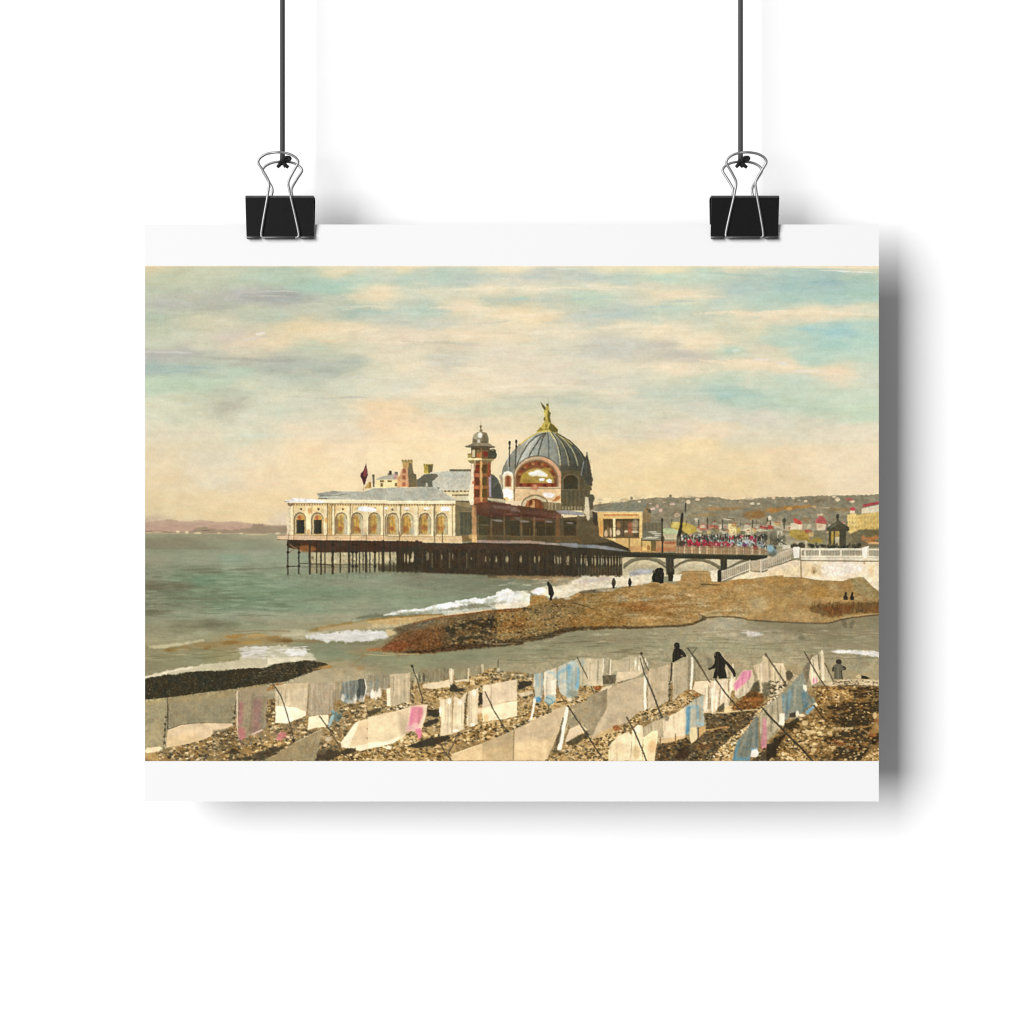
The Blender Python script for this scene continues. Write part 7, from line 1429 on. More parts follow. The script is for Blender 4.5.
    P = [(345,740),(390,695),(430,700),(440,800),(425,900),(430,990),(330,990),(340,880)]; cloth(P, (236,214,166), 4, seed=59); blob(390, 730, 26, 30, (250,238,206), .9, .8); blob(380, 920, 30, 50, (206,176,120), .7, .9)
    P = [(430,720),(500,680),(560,660),(600,650),(610,800),(560,800),(440,830)]; cloth(P, (190,172,134), 4, seed=60); P = [(440,800),(500,750),(558,740),(552,830),(535,900),(528,990),(430,990)]; cloth(P, (242,216,162), 2, seed=61); blob(510, 870, 30, 50, (226,180,112), .7, .9)
    P = [(600,640),(700,600),(790,540),(795,700),(780,790),(700,820),(560,850),(556,800),(604,800)]; cloth(P, (228,206,164), 5, seed=62)
    fill([(560,812),(780,780),(785,800),(700,830),(580,852)], (222,184,124), .85, soft=1.3); stroke([(700,770),(700,820)], 9, (120,96,62), .8); stroke([(575,800),(572,850)], 9, (96,82,58), .8)
    fill([(490,640),(600,600),(640,620),(600,660),(500,690)], (196,176,136), .7, soft=2); pebbles([(420,640),(600,610),(620,640),(440,680)], r, 40, (7, 13), ST, (.6, 1)); blob(630,640,20,24,(130,116,86),.7,.8)
    # dark shingle in shadow
    Q = [(560,860),(700,830),(790,800),(830,850),(950,740),(960,640),(940,600),(1040,590),(1040,990),(530,990)]
    fill(Q, (92,78,54), 1, soft=1.2, rough=.8, rs=3, seed=197); grain(Q, 1.6, 22, (1,.95,.8), 1.6, 198); pebbles(Q, r, 320, (7, 15), SD, (.45, .85)); fill([(700,900),(830,860),(960,760),(900,840),(760,960)], (48,42,32), .7, soft=3); fill([(850,940),(1040,860),(1040,990),(840,990)], (76,60,42), .6, soft=3)
    for L in [[(800,990),(960,900),(1030,880)]]: pass
    # blue cloth
    P = [(790,540),(860,480),(935,450),(940,560),(935,700),(890,720),(880,800),(830,860),(815,770),(790,770)]; cloth(P, (186,178,148), 3, seed=63)
    for L, w, c, a in [([(800,560),(798,760)],30,(96,160,190),.9),([(820,550),(880,545),(885,640)],16,(96,164,196),.85),([(920,460),(915,700)],26,(160,172,160),.7),([(855,560),(850,700)],34,(178,178,154),.6),([(880,680),(920,690)],26,(150,190,204),.8),([(900,560),(900,660)],14,(150,140,112),.6),([(815,560),(806,740)],10,(60,130,170),.6)]: stroke(L, w, c, a * .85, soft=3.2)
    fill([(820,720),(870,712),(880,800),(830,862),(815,780)], (228,208,152), .95, soft=1.2); fill([(888,720),(945,700),(950,760),(892,812)], (214,170,100), .95, soft=1.2); stroke([(885,720),(886,810)], 10, (80,66,46), .8)
    stroke([(300,635),(360,740),(420,880),(462,988)], 11.2, (80,72,56), .97); stroke([(0,815),(90,950)], 11.2, (74,66,52), .97); stroke([(418,112),(480,248)], 9.2, (106,96,74), .95); stroke([(410,150),(440,262),(500,400),(588,635)], 8.5, (84,76,60), .97, w1=16); blob(420, 110, 13, 12, (72,64,48), .9, .6); stroke([(800,66),(870,170),(980,345)], 8.5, (94,84,64), .97); stroke([(872,70),(830,120)], 7, (110,98,72), .8)
    stroke([(300,690),(370,620)], 10, (140,116,74), .7)
    # -------- L6
    tile(670, 640, 125)
    P = [(290,350),(330,330),(360,330),(420,320),(500,318),(536,300),(530,400),(500,420),(480,560),(460,640),(440,560),(390,560),(350,620),(340,580),(290,600),(270,560),(280,470)]
    cloth(P, (224,204,164), 8, seed=71)
    for L in [([(300,480),(290,590)]),([(345,400),(345,600)]),([(385,420),(375,560)]),([(430,340),(420,480)]),([(365,340),(360,480)]),([(515,200),(500,390)])]: stroke(L, 13, (246,234,204), .8, soft=1)
    for L in [([(318,380),(312,560)]),([(410,400),(400,560)]),([(480,330),(478,420)]),([(330,480),(325,560)])]: stroke(L, 9, (150,130,96), .7, soft=1)
    fill([(390,560),(440,510),(446,560),(420,590),(390,590)], (84,76,56), .85, soft=1.2); fill([(446,560),(480,540),(520,540),(500,590),(460,645)], (226,196,134), .95, soft=1); fill([(450,220),(520,200),(540,290),(470,310)], (184,168,130), .6, soft=2)
    stroke([(460,210),(470,300)], 10, (214,200,164), .7); stroke([(498,220),(496,330)], 8, (206,192,156), .7)
    # pink cloth and whites
    P = [(590,250),(668,240),(690,300),(690,400),(660,430),(560,480),(530,460),(524,400),(530,350)]; cloth(P, (206,188,150), 5, seed=72)
    fill([(524,360),(560,320),(590,258),(668,244),(664,300),(610,360),(570,390),(540,415),(526,400)], (222,138,158), .95, soft=1.5)
    for L, c in [([(600,270),(590,360)],(200,120,140)),([(640,260),(625,340)],(232,160,176)),([(560,330),(545,400)],(226,110,152)),([(655,260),(648,320)],(190,120,130))]: stroke(L, 10, c, .7, soft=1)
    for x in (560, 610, 640, 675): stroke([(x, 400), (x - 4, 450)], 12, (236,220,186), .7, soft=1)
    P = [(680,210),(740,190),(780,140),(800,140),(850,200),(860,330),(800,390),(760,450),(730,430),(720,300)]; cloth(P, (208,188,148), 8, seed=73); P = [(850,190),(930,190),(950,260),(940,330),(860,340)]; cloth(P, (212,190,150), 4, seed=74)
    for x in (770, 820, 880, 920, 745): stroke([(x, 200), (x + 4, 330)], 10, [(236,220,184),(170,150,114)][(x // 10) % 2], .7, soft=1)
    fill([(690,350),(730,330),(740,420),(700,430),(650,430)], (84,76,56), .85, soft=1.4); fill([(770,430),(790,350),(830,340),(830,400),(790,470)], (92,84,62), .85, soft=1.4)
    fill([(830,350),(960,340),(920,430),(840,470),(800,480),(820,400)], (216,196,156), .85, soft=1.4, rough=1, rs=3); pebbles([(830,345),(960,335),(920,440),(800,480)], r, 60, (8, 16), [(96,86,64),(238,222,186),(190,170,130),(70,62,46)], (.6, 1))
    fill([(950,260),(980,252),(1005,280),(1012,310),(990,330),(955,332)], (104,94,70), .95, soft=1); stroke([(990,256),(1015,290)], 10, (226,206,160), .8)
    # brown path
    Q = [(500,560),(560,500),(640,430),(680,420),(760,440),(770,490),(740,550),(620,580),(560,580)]
    fill(Q, (128,84,42), .95, soft=1.4, rough=1, rs=3); fill([(570,500),(660,470),(770,475),(740,500),(620,505)], (176,104,46), .9, soft=1.6); fill([(620,440),(700,420),(720,450),(640,470)], (86,70,46), .8, soft=1.5); pebbles(Q, r, 60, (6, 13), [(160,96,42),(100,64,34),(196,140,72),(70,52,32)], (.4, .8))
    Q = [(280,610),(460,600),(560,590),(740,560),(730,600),(690,640),(600,720),(500,800),(420,880),(360,940),(330,988),(40,988),(60,960),(160,870),(290,750),(300,680)]
    fill(Q, (96,84,60), 1, soft=1.2, rough=.8, rs=3, seed=201); grain(Q, 1.6, 20, (1,.95,.8), 1.8, 202); pebbles(Q, r, 460, (6, 14), SD, (.4, .85))
    stroke([(270,590),(420,596),(560,580),(730,568)], 11, (216,192,142), .85, soft=1); stroke([(290,740),(400,722),(480,712)], 9, (220,176,110), .85, soft=1); blob(440, 716, 50, 8, (182,118,56), .7, .8); blob(280,870,60,16,(112,76,42),.7,.9)
    fill([(40,988),(60,930),(160,890),(150,960),(100,988)], (60,44,32), .7, soft=2)
    # light shingle strip
    Q = [(720,570),(760,530),(820,480),(920,440),(900,480),(820,540),(760,620),(700,650),(640,740),(560,800),(530,900),(520,988),(330,988),(400,900),(500,800),(620,710),(690,640)]
    fill(Q, (204,174,122), 1, soft=1.2, rough=.8, rs=3, seed=203); pebbles(Q, r, 260, (7, 15), SL + [(236,216,172),(96,84,60)], (.55, 1))
    # blue skirt, pink, greys
    P = [(715,610),(724,720),(730,820),(720,880),(660,940),(640,988),(520,988),(528,900),(560,820),(640,720),(680,650)]; cloth(P, (140,138,118), 0, seed=75)
    for L, w, c, a in [([(560,840),(530,980)],26,(104,150,164),.8),([(620,780),(560,960)],26,(152,146,122),.7),([(660,720),(620,940)],24,(112,122,112),.7),([(690,680),(680,900)],20,(146,146,126),.7),([(710,640),(706,860)],16,(92,110,112),.8),([(530,970),(640,975)],26,(96,154,176),.8),([(640,740),(590,860)],12,(170,164,138),.6),([(600,880),(580,960)],12,(92,108,104),.6),([(655,940),(640,985)],14,(110,160,180),.8),([(600,800),(560,880)],10,(96,104,94),.6),([(675,760),(650,900)],9,(88,96,88),.6),([(540,900),(524,980)],8,(80,120,134),.7),([(700,700),(690,840)],7,(170,168,146),.6)]: stroke(L, w, c, a * .9, soft=2.4)
    fill([(660,940),(672,900),(710,886),(735,940),(700,960),(660,955)], (240,232,212), .98, soft=1.1); stroke([(665,895),(715,885)], 14, (130,176,196), .7, soft=1.5)
    P = [(725,600),(760,570),(830,560),(900,600),(910,720),(860,780),(790,830),(770,890),(745,870),(735,760)]; cloth(P, (170,156,122), 6, seed=76)
    fill([(765,640),(790,650),(788,760),(780,880),(755,895),(742,860),(756,740)], (206,132,136), .95, soft=2); stroke([(770,680),(765,860)], 10, (184,96,112), .7, soft=1.5); stroke([(748,600),(744,760)], 14, (196,182,146), .8, soft=1); 
    for L, c in [([(820,600),(800,800)],(206,190,152)),([(850,640),(840,770)],(128,114,86)),([(800,600),(796,700)],(140,126,96)),([(880,660),(870,760)],(130,118,90))]: stroke(L, 13, c, .7, soft=1.2)
    P = [(830,520),(910,450),(930,560),(940,640),(930,700),(890,700),(880,620),(840,590)]; cloth(P, (214,198,160), 5, seed=77); fill([(900,600),(930,590),(935,700),(885,695)], (246,232,200), .9, soft=1.2)
    # dark ground right of it
    Q = [(780,880),(860,790),(900,740),(1040,640),(1040,990),(660,990),(720,950)]
    fill(Q, (112,90,58), 1, soft=1.4, rough=1, rs=3); grain(Q, 1.7, 18, (1,.95,.8), 1.6, 205); pebbles(Q, r, 160, (7, 15), SD + SL[:3], (.45, .9)); fill([(780,900),(860,850),(880,920),(800,988),(690,988),(760,940)], (74,64,46), .8, soft=3)
    # -------- L7
    tile(765, 640, 125)
    Q = [(130,990),(100,900),(140,820),(200,740),(300,640),(400,600),(420,440),(380,380),(560,370),(700,375),(935,385),(935,990)]
    fill(Q, (140,108,62), 1, soft=1.2, rough=1, rs=3, seed=207); grain(Q, 1.8, 22, (1,.95,.8), 1.8, 208); grain(Q, 5, 12, (1,.9,.7), 2.4, 209)
    fill([(440,400),(560,385),(700,420),(690,500),(520,530),(430,500)], (180,128,62), .85, soft=3); fill([(420,400),(520,380),(500,460),(430,470)], (130,86,44), .6, soft=3); fill([(520,400),(620,390),(660,440),(560,440)], (200,150,80), .7, soft=3)
    SH = [[(660,400),(935,385),(935,420),(800,430),(690,430)],[(720,440),(935,430),(935,470),(760,475)],[(560,530),(700,510),(935,500),(935,560),(700,590),(520,570),(480,545)],[(520,640),(640,600),(800,570),(935,560),(935,640),(860,690),(740,720),(600,700)],[(450,820),(540,760),(700,730),(880,700),(920,760),(900,860),(760,840),(640,850),(500,850)],[(600,880),(760,850),(860,880),(800,990),(520,990)],[(160,700),(260,640),(310,640),(300,700),(220,760)],[(20,860),(120,790),(180,760),(140,830),(90,950),(20,990)],[(840,780),(935,740),(935,840),(860,850)]]
    for k, P in enumerate(SH): fill(P, (52,43,29), .85, soft=2.4, rough=2.2, rs=4, seed=210 + k)
    pebbles(Q, r, 900, (6, 15), SD + SL, (.4, .85)); pebbles([(120,980),(200,760),(380,720),(420,800),(380,990)], r, 260, (7, 16), SL + [(226,196,136)], (.5, 1)); pebbles([(300,700),(440,640),(540,700),(560,780),(420,820)], r, 130, (8, 17), SL, (.5, .95)); pebbles([(430,400),(690,400),(690,500),(440,520)], r, 120, (6, 12), SL, (.4, .8))
    fill([(900,600),(935,590),(935,760),(840,790),(830,760),(900,700)], (196,146,80), .7, soft=2.5, rough=1.6, rs=3); fill([(780,990),(860,920),(935,880),(935,990)], (200,152,82), .8, soft=2.5, rough=1.4, rs=3); pebbles([(780,985),(935,880),(935,985)], r, 60, (7, 14), SL, (.5, 1))
    for x in range(570, 740, 34): blob(x, 724, 16, 11, (206,178,128), .9, .7)
    for x, y, w, h in [(330,680,26,20),(410,530,18,14),(250,740,16,14),(530,760,24,14),(400,900,24,16),(560,880,20,12),(610,830,30,8),(360,760,30,14),(900,620,18,24)]: blob(x, y, w, h, (216,184,124), .9, .7, 0, .3, 3)
    for x, y in [(620,850),(880,780),(700,880),(580,830),(920,660)]: blob(x, y, 34, 14, (160,90,42), .65, .9)
    for k in range(46): x, y = r.uniform(540, 930), r.uniform(400, 860); blob(x, y, r.uniform(20, 60), r.uniform(4, 7), [(178,128,66),(60,48,32),(140,92,46)][k % 3], r.uniform(.3, .6), .9, -.04, .3, 3, k)
    # path line of light stones by the water
    fill([(560,330),(640,325),(760,320),(935,325),(935,380),(760,378),(640,372),(520,380),(480,350)], (206,184,142), .95, soft=1.5, rough=.8, rs=3); pebbles([(560,330),(930,328),(930,378),(540,376)], r, 80, (5, 11), [(150,132,100),(226,206,166),(110,96,72)], (.4, .8))
    stroke([(600,376),(720,372),(935,380)], 8, (80,66,44), .8, soft=1); stroke([(580,345),(690,340)], 6, (100,88,66), .7)
    blob(775,300,26,14,(222,196,146),.9,.7); fill([(785,292),(820,300),(860,312),(840,320),(790,318)], (54,48,36), .95, soft=1)
    # washing on the right
    P = [(-20,130),(20,150),(60,190),(120,200),(170,240),(180,330),(100,360),(-20,360)]; cloth(P, (208,188,148), 7, seed=81); fill([(60,260),(170,250),(180,300),(150,350),(70,350)], (222,202,160), .7, soft=2)
    for L in [([(30,170),(40,340)]),([(80,210),(84,340)]),([(130,220),(120,330)])]: stroke(L, 10, (166,148,112), .7, soft=1)
    pebbles([(20,340),(170,330),(140,430),(20,470)], r, 50, (8, 15), [(226,206,166),(80,72,52),(190,170,130)], (.7, 1)); fill([(-20,350),(40,345),(40,440),(-20,470)], (110,100,76), .8, soft=1.8)
    fill([(168,270),(190,250),(220,262),(236,300),(220,325),(176,330)], (100,90,68), .98, soft=1); fill([(205,330),(240,280),(275,290),(240,340)], (196,180,142), .8, soft=1)
    # pale upper cloths with frame
    P = [(310,240),(345,190),(368,170),(372,260),(350,340),(318,370)]; cloth(P, (128,116,90), 2, seed=82)
    P = [(375,150),(420,120),(440,130),(450,240),(440,340),(380,370),(360,300)]; cloth(P, (214,196,158), 5, seed=83); blob(408, 332, 18, 24, (214,130,156), .95, .7); blob(400, 350, 12, 8, (226,160,170), .8, .8)
    P = [(445,100),(468,85),(485,120),(490,250),(500,330),(460,330),(450,220)]; cloth(P, (206,188,148), 3, seed=84); stroke([(468,90),(476,330)], 16, (232,216,178), .8, soft=1); P = [(490,200),(520,240),(560,330),(500,345)]; cloth(P, (196,180,140), 2, seed=85); stroke([(436,130),(446,240)], 9, (110,98,74), .8)
    stroke([(392,160),(400,260)], 9, (140,126,96), .7); stroke([(408,280),(412,350)], 10, (236,222,190), .8)
    # blue-grey skirt
    P = [(140,440),(200,380),(270,300),(310,250),(330,330),(345,400),(360,450),(400,470),(415,510),(340,560),(300,600),(200,610),(180,660),(150,640),(135,540)]; cloth(P, (152,152,130), 0, seed=86)
    for L, w, c, a in [([(150,460),(150,600)],24,(116,148,154),.8),([(205,420),(190,560)],22,(108,150,166),.8),([(250,360),(240,560)],22,(166,160,134),.7),([(300,300),(290,520)],20,(140,140,120),.7),([(320,400),(340,540)],26,(112,146,152),.8),([(180,450),(178,600)],12,(84,110,116),.7),([(275,330),(262,520)],12,(112,116,102),.6),([(230,380),(220,540)],10,(90,110,112),.6),([(305,440),(320,540)],16,(84,120,130),.7),([(360,460),(390,510)],24,(118,128,112),.7),([(155,520),(160,640)],14,(170,176,160),.6),([(290,300),(270,400)],14,(176,172,146),.6),([(345,520),(320,580)],16,(70,96,104),.7)]: stroke(L, w, c, a * .9, soft=2.4)
    fill([(310,365),(340,370),(345,410),(330,425),(312,395)], (238,222,190), .95, soft=1); fill([(330,590),(360,560),(400,535),(412,548),(370,590),(340,615)], (130,172,186), .95, soft=1); blob(412, 530, 18, 16, (226,206,166), .95, .6)
    fill([(200,600),(250,590),(250,640),(200,640)], (70,62,46), .9, soft=1); blob(266, 604, 14, 26, (240,226,194), .95, .6); blob(300, 616, 26, 12, (230,212,172), .95, .7); stroke([(200,640),(280,636)], 8, (196,180,142), .8)
    P = [(0,540),(60,480),(135,440),(140,540),(160,620),(155,690),(110,710),(80,760),(20,800),(-20,820),(-20,560)]; cloth(P, (180,166,132), 6, seed=87); fill([(120,600),(160,600),(158,700),(110,690)], (244,230,198), .95, soft=1.2); fill([(-20,640),(10,640),(18,760),(10,880),(-20,890)], (206,138,142), .9, soft=2)
    stroke([(60,540),(50,740)], 14, (140,128,100), .7, soft=1.2); stroke([(100,520),(110,660)], 12, (146,132,102), .7, soft=1.2); stroke([(30,560),(20,700)], 10, (206,192,156), .7, soft=1)
    pebbles([(0,520),(130,440),(60,500),(10,540)], r, 20, (7, 12), [(226,206,166),(110,98,74)], (.6, 1))
    # props
    stroke([(0,118),(70,215),(175,375)], 7.9, (94,84,64), .97); stroke([(325,100),(380,200),(450,320),(520,415)], 8.5, (80,70,54), .97); stroke([(385,120),(360,180)], 8, (110,98,74), .8); stroke([(490,190),(560,340)], 11, (110,96,70), .9); stroke([(0,590),(100,690),(200,790),(300,890),(390,990)], 9.2, (60,54,43), .97, w1=17); stroke([(400,535),(450,600),(500,670)], 13, (70,58,40), .9)
    tile(670, 640, 125)
    stroke([(745,545),(850,660),(950,760),(1024,835)], 11.2, (64,58,46), .97); stroke([(370,320),(450,430),(560,560),(590,580)], 10.5, (72,66,52), .97); stroke([(785,118),(870,240),(955,370)], 7.9, (94,84,64), .97); stroke([(145,66),(230,180),(325,345)], 8.5, (94,84,64), .97); stroke([(210,75),(178,118)], 7, (110,98,72), .8); blob(785, 118, 9, 9, (90,80,58), .9, .6)


def shift(img, dx, dy):
    """resample with a displacement field given in samples"""
    H, W = img.shape[:2]
    x = np.clip(np.arange(W, dtype=f32)[None, :] + dx, 0, W - 1.01); y = np.clip(np.arange(H, dtype=f32)[:, None] + dy, 0, H - 1.01)
    i = x.astype(np.int32); j = y.astype(np.int32); tx = (x - i)[..., None]; ty = (y - j)[..., None]
    return ((img[j, i] * (1 - tx) + img[j, i + 1] * tx) * (1 - ty) + (img[j + 1, i] * (1 - tx) + img[j + 1, i + 1] * tx) * ty).astype(f32)

def soften(img, k):
    for ax in (0, 1):
        s = img.copy()
        if ax == 0: s[1:-1] = img[1:-1] * (1 - 2 * k) + k * (img[2:] + img[:-2])
        else: s[:, 1:-1] = img[:, 1:-1] * (1 - 2 * k) + k * (img[:, 2:] + img[:, :-2])
        img = s
    return img

def paint_print():
    global CAN
    paint_sky(); paint_sea()
    first = CAN.copy()
    paint_hill(); paint_roofs_tower(); paint_dome(); paint_wing(); paint_hall(); paint_piles(); paint_town()
    paint_spit(); paint_river(); paint_foreground()
    # hand-tinted photograph: uneven edges, mottled tone, pale lights
    y = YS[:, None]
    m = np.clip(np.abs(CAN - first).sum(-1) / 24, 0, 1)
    sat = CAN.max(-1) - CAN.min(-1)
    ds = (.2 * np.clip((sat - 75) / 60, 0, 1) * m)[..., None]
    CAN += (CAN.mean(-1, keepdims=True) - CAN) * ds
    m = m[..., None]; m = soften(m, .25)[..., 0]
    r = RES
    CAN = shift(CAN, (noise(2.4, 2.4, 401, 2) * .36 + noise(6, 6, 402, 1) * .3) * r * np.clip((y - 390) / 20, 0, 1) * np.where(y < 585, .5, .66), (noise(2.4, 2.4, 403, 2) * .32 + noise(6, 6, 404, 1) * .25) * r * np.clip((y - 390) / 20, 0, 1) * np.where(y < 585, .5, .66))
    lum = CAN.mean(-1)
    mot = noise(1.5, 1.7, 405, 2) * .085 + noise(4.5, 4.5, 406, 2) * .05
    CAN *= 1 + (mot * m * (1 - .65 * np.clip((lum - 150) / 30, 0, 1) * np.clip((y - 655) / 12, 0, 1)))[..., None]
    calm = np.clip((lum - 150) / 30, 0, 1) * np.clip((y - 655) / 12, 0, 1)
    hue = noise(5, 5, 407, 2) * 5 * m * (1 - .7 * calm); CAN += hue[..., None] * np.array((1, -.25, -1), f32)
    lift = np.clip((lum - 150) / 60, 0, 1) * m
    CAN += (lift[..., None] * (1 - np.clip((lum[..., None] - 225) / 25, 0, 1))) * np.array((10, 9.5, 10), f32) * (1 + .75 * np.clip((y - 660) / 15, 0, 1))[..., None]
    # sheets: slow vertical folds over the whole near washing
    sh = np.clip((172 - lum) / 20, 0, 1) * np.clip((lum - 45) / 30, 0, 1) * np.clip((y - 668) / 10, 0, 1) * np.clip((CAN.max(-1) - CAN.min(-1) - 24) / 14, 0, 1)
    def box(a, k):
        for ax in (0, 1):
            c = np.cumsum(np.pad(a, [(k + 1, k) if q == ax else (0, 0) for q in (0, 1)], mode='edge'), axis=ax, dtype=np.float64)
            a = ((np.take(c, range(2 * k + 1, c.shape[ax]), ax) - np.take(c, range(0, c.shape[ax] - 2 * k - 1), ax)) / (2 * k + 1)).astype(f32)
        return a
    rgh = box(np.abs(lum - box(lum, 5)), 6)
    sh = sh * np.clip((rgh - 8.5) / 5, 0, 1)
    CAN *= 1 + (noise(1.15, 1.0, 409, 2) * .26 * sh)[..., None]
    CAN += calm[..., None] * np.array((10, 6.5, 6), f32)
    wv = noise(2.6, 12, 408, 2) * 4.5 * np.clip((y - 665) / 15, 0, 1) * np.clip((lum - 140) / 40, 0, 1)
    CAN += wv[..., None] * np.array((1, .97, .9), f32)
    # photographic break-up: grainy edges, slow tonal drift, soft shading across the sheets
    g = np.clip((y - 395) / 25, 0, 1)
    CAN = shift(CAN, noise(.85, .85, 411, 1) * .22 * r * g, noise(.85, .85, 412, 1) * .2 * r * g)
    drift = noise(13, 9, 413, 3) * .085 + noise(5, 3.4, 414, 2) * .05
    CAN *= 1 + (drift * (.35 + .65 * m) * g)[..., None]
    fold = noise(5.5, 30, 417, 2) * 9 * calm; CAN += fold[..., None] * np.array((1, .96, .85), f32)
    paint_figures()
    sky = (1 - np.clip(m * 3, 0, 1)) * np.clip((530 - y) / 10, 0, 1)
    sb = np.stack([box(CAN[..., c], 7) for c in range(3)], -1)
    CAN += (sb - CAN) * (.12 * sky)[..., None]
    # paper tooth, slight softness of a photographic print
    n = noise(.9, .9, 301, 1) * 2.0 + noise(2.2, 2.2, 302, 1) * 1.6
    CAN = soften(CAN + n[..., None] * np.array((1, 1, .95), f32), .06)
    blur = soften(soften(soften(CAN, .3), .3), .3)
    CAN = CAN + (CAN - blur) * .6
    CAN = np.clip(CAN, 8, 254)


# ---------------------------------------------------------------------------
# 2. THE SCENE: a paper print hanging in front of a white wall from two cords.
#    1 unit of the print drawing = 0.5 mm.
# ---------------------------------------------------------------------------
U = 0.0005
DIST = 1500.0                       # camera distance to the paper, in drawing units
scene = bpy.context.scene
COL = scene.collection

def at(px, py, d=0.0):
    """drawing position on the plane of the paper, d units out from it"""
    return Vector(((px - 512) * U, -d * U, (512 - py) * U))

def link(name, me, mat, parent=None):
    o = bpy.data.objects.new(name, me); COL.objects.link(o)
    if mat: me.materials.append(mat)
    if parent: o.parent = parent
    return o

def thing(name, label, cat, loc, group=None):
    o = bpy.data.objects.new(name, None); COL.objects.link(o); o.location = loc
    o.empty_display_size = .01
    o['label'] = label; o['category'] = cat
    if group: o['group'] = group
    return o

def new_mat(name):
    m = bpy.data.materials.new(name); m.use_nodes = True
    return m, m.node_tree, m.node_tree.nodes['Principled BSDF']

def set_in(b, **kw):
    for k, v in kw.items():
        k = k.replace('_', ' ')
        if k in b.inputs: b.inputs[k].default_value = v

# ---- materials
PAPER_ALB = 0.705
WALL_ALB = 0.86

def m_wall():
    m, t, b = new_mat('white_wall_paint'); n = t.nodes
    set_in(b, Roughness=.9, Specular_IOR_Level=.1)
    tc = n.new('ShaderNodeTexCoord'); nz = n.new('ShaderNodeTexNoise'); nz.inputs['Scale'].default_value = 60; nz.inputs['Detail'].default_value = 5
    rp = n.new('ShaderNodeValToRGB'); rp.color_ramp.elements[0].color = (WALL_ALB * .985,) * 3 + (1,); rp.color_ramp.elements[1].color = (WALL_ALB,) * 3 + (1,)
    bp = n.new('ShaderNodeBump'); bp.inputs['Strength'].default_value = .03; bp.inputs['Distance'].default_value = .0004
    t.links.new(tc.outputs['Object'], nz.inputs['Vector']); t.links.new(nz.outputs['Fac'], rp.inputs['Fac'])
    t.links.new(rp.outputs['Color'], b.inputs['Base Color']); t.links.new(nz.outputs['Fac'], bp.inputs['Height']); t.links.new(bp.outputs['Normal'], b.inputs['Normal'])
    return m

def m_paper():
    m, t, b = new_mat('matte_paper'); n = t.nodes
    set_in(b, Roughness=.85, Specular_IOR_Level=.08)
    tc = n.new('ShaderNodeTexCoord'); nz = n.new('ShaderNodeTexNoise'); nz.inputs['Scale'].default_value = 900; nz.inputs['Detail'].default_value = 3
    rp = n.new('ShaderNodeValToRGB'); rp.color_ramp.elements[0].color = (PAPER_ALB * .992,) * 3 + (1,); rp.color_ramp.elements[1].color = (PAPER_ALB,) * 3 + (1,)
    t.links.new(tc.outputs['Object'], nz.inputs['Vector']); t.links.new(nz.outputs['Fac'], rp.inputs['Fac']); t.links.new(rp.outputs['Color'], b.inputs['Base Color'])
    return m

def m_dark_back():
    m, t, b = new_mat('dark_back_less_bounce'); n = t.nodes  # unseen back made dark to cut bounce light and deepen the wall shadow
    set_in(b, Roughness=.9, Specular_IOR_Level=.05)
    tc = n.new('ShaderNodeTexCoord'); nz = n.new('ShaderNodeTexNoise'); nz.inputs['Scale'].default_value = 500
    rp = n.new('ShaderNodeValToRGB'); rp.color_ramp.elements[0].color = (.10, .10, .095, 1); rp.color_ramp.elements[1].color = (.15, .148, .14, 1)
    t.links.new(tc.outputs['Object'], nz.inputs['Vector']); t.links.new(nz.outputs['Fac'], rp.inputs['Fac']); t.links.new(rp.outputs['Color'], b.inputs['Base Color'])
    return m

def m_ink():
    m, t, b = new_mat('printed_ink'); n = t.nodes
    set_in(b, Roughness=.85, Specular_IOR_Level=.05)
    a = n.new('ShaderNodeAttribute'); a.attribute_name = 'ink'
    t.links.new(a.outputs['Color'], b.inputs['Base Color'])
    return m

def m_black():
    m, t, b = new_mat('black_lacquered_steel'); n = t.nodes
    set_in(b, Roughness=.38, Specular_IOR_Level=.12)
    tc = n.new('ShaderNodeTexCoord'); nz = n.new('ShaderNodeTexNoise'); nz.inputs['Scale'].default_value = 700
    rp = n.new('ShaderNodeValToRGB'); rp.color_ramp.elements[0].color = (.006, .006, .006, 1); rp.color_ramp.elements[1].color = (.010, .010, .010, 1)
    t.links.new(tc.outputs['Object'], nz.inputs['Vector']); t.links.new(nz.outputs['Fac'], rp.inputs['Fac']); t.links.new(rp.outputs['Color'], b.inputs['Base Color'])
    return m

def m_edge():
    m, t, b = new_mat('black_lacquer_edge_highlight'); n = t.nodes  # highlight of lips and spine bend put in as paler, glossier lacquer
    set_in(b, Roughness=.4, Specular_IOR_Level=.6)
    tc = n.new('ShaderNodeTexCoord'); nz = n.new('ShaderNodeTexNoise'); nz.inputs['Scale'].default_value = 500
    rp = n.new('ShaderNodeValToRGB'); rp.color_ramp.elements[0].color = (.02, .02, .02, 1); rp.color_ramp.elements[1].color = (.05, .05, .05, 1)
    t.links.new(tc.outputs['Object'], nz.inputs['Vector']); t.links.new(nz.outputs['Fac'], rp.inputs['Fac']); t.links.new(rp.outputs['Color'], b.inputs['Base Color'])
    return m

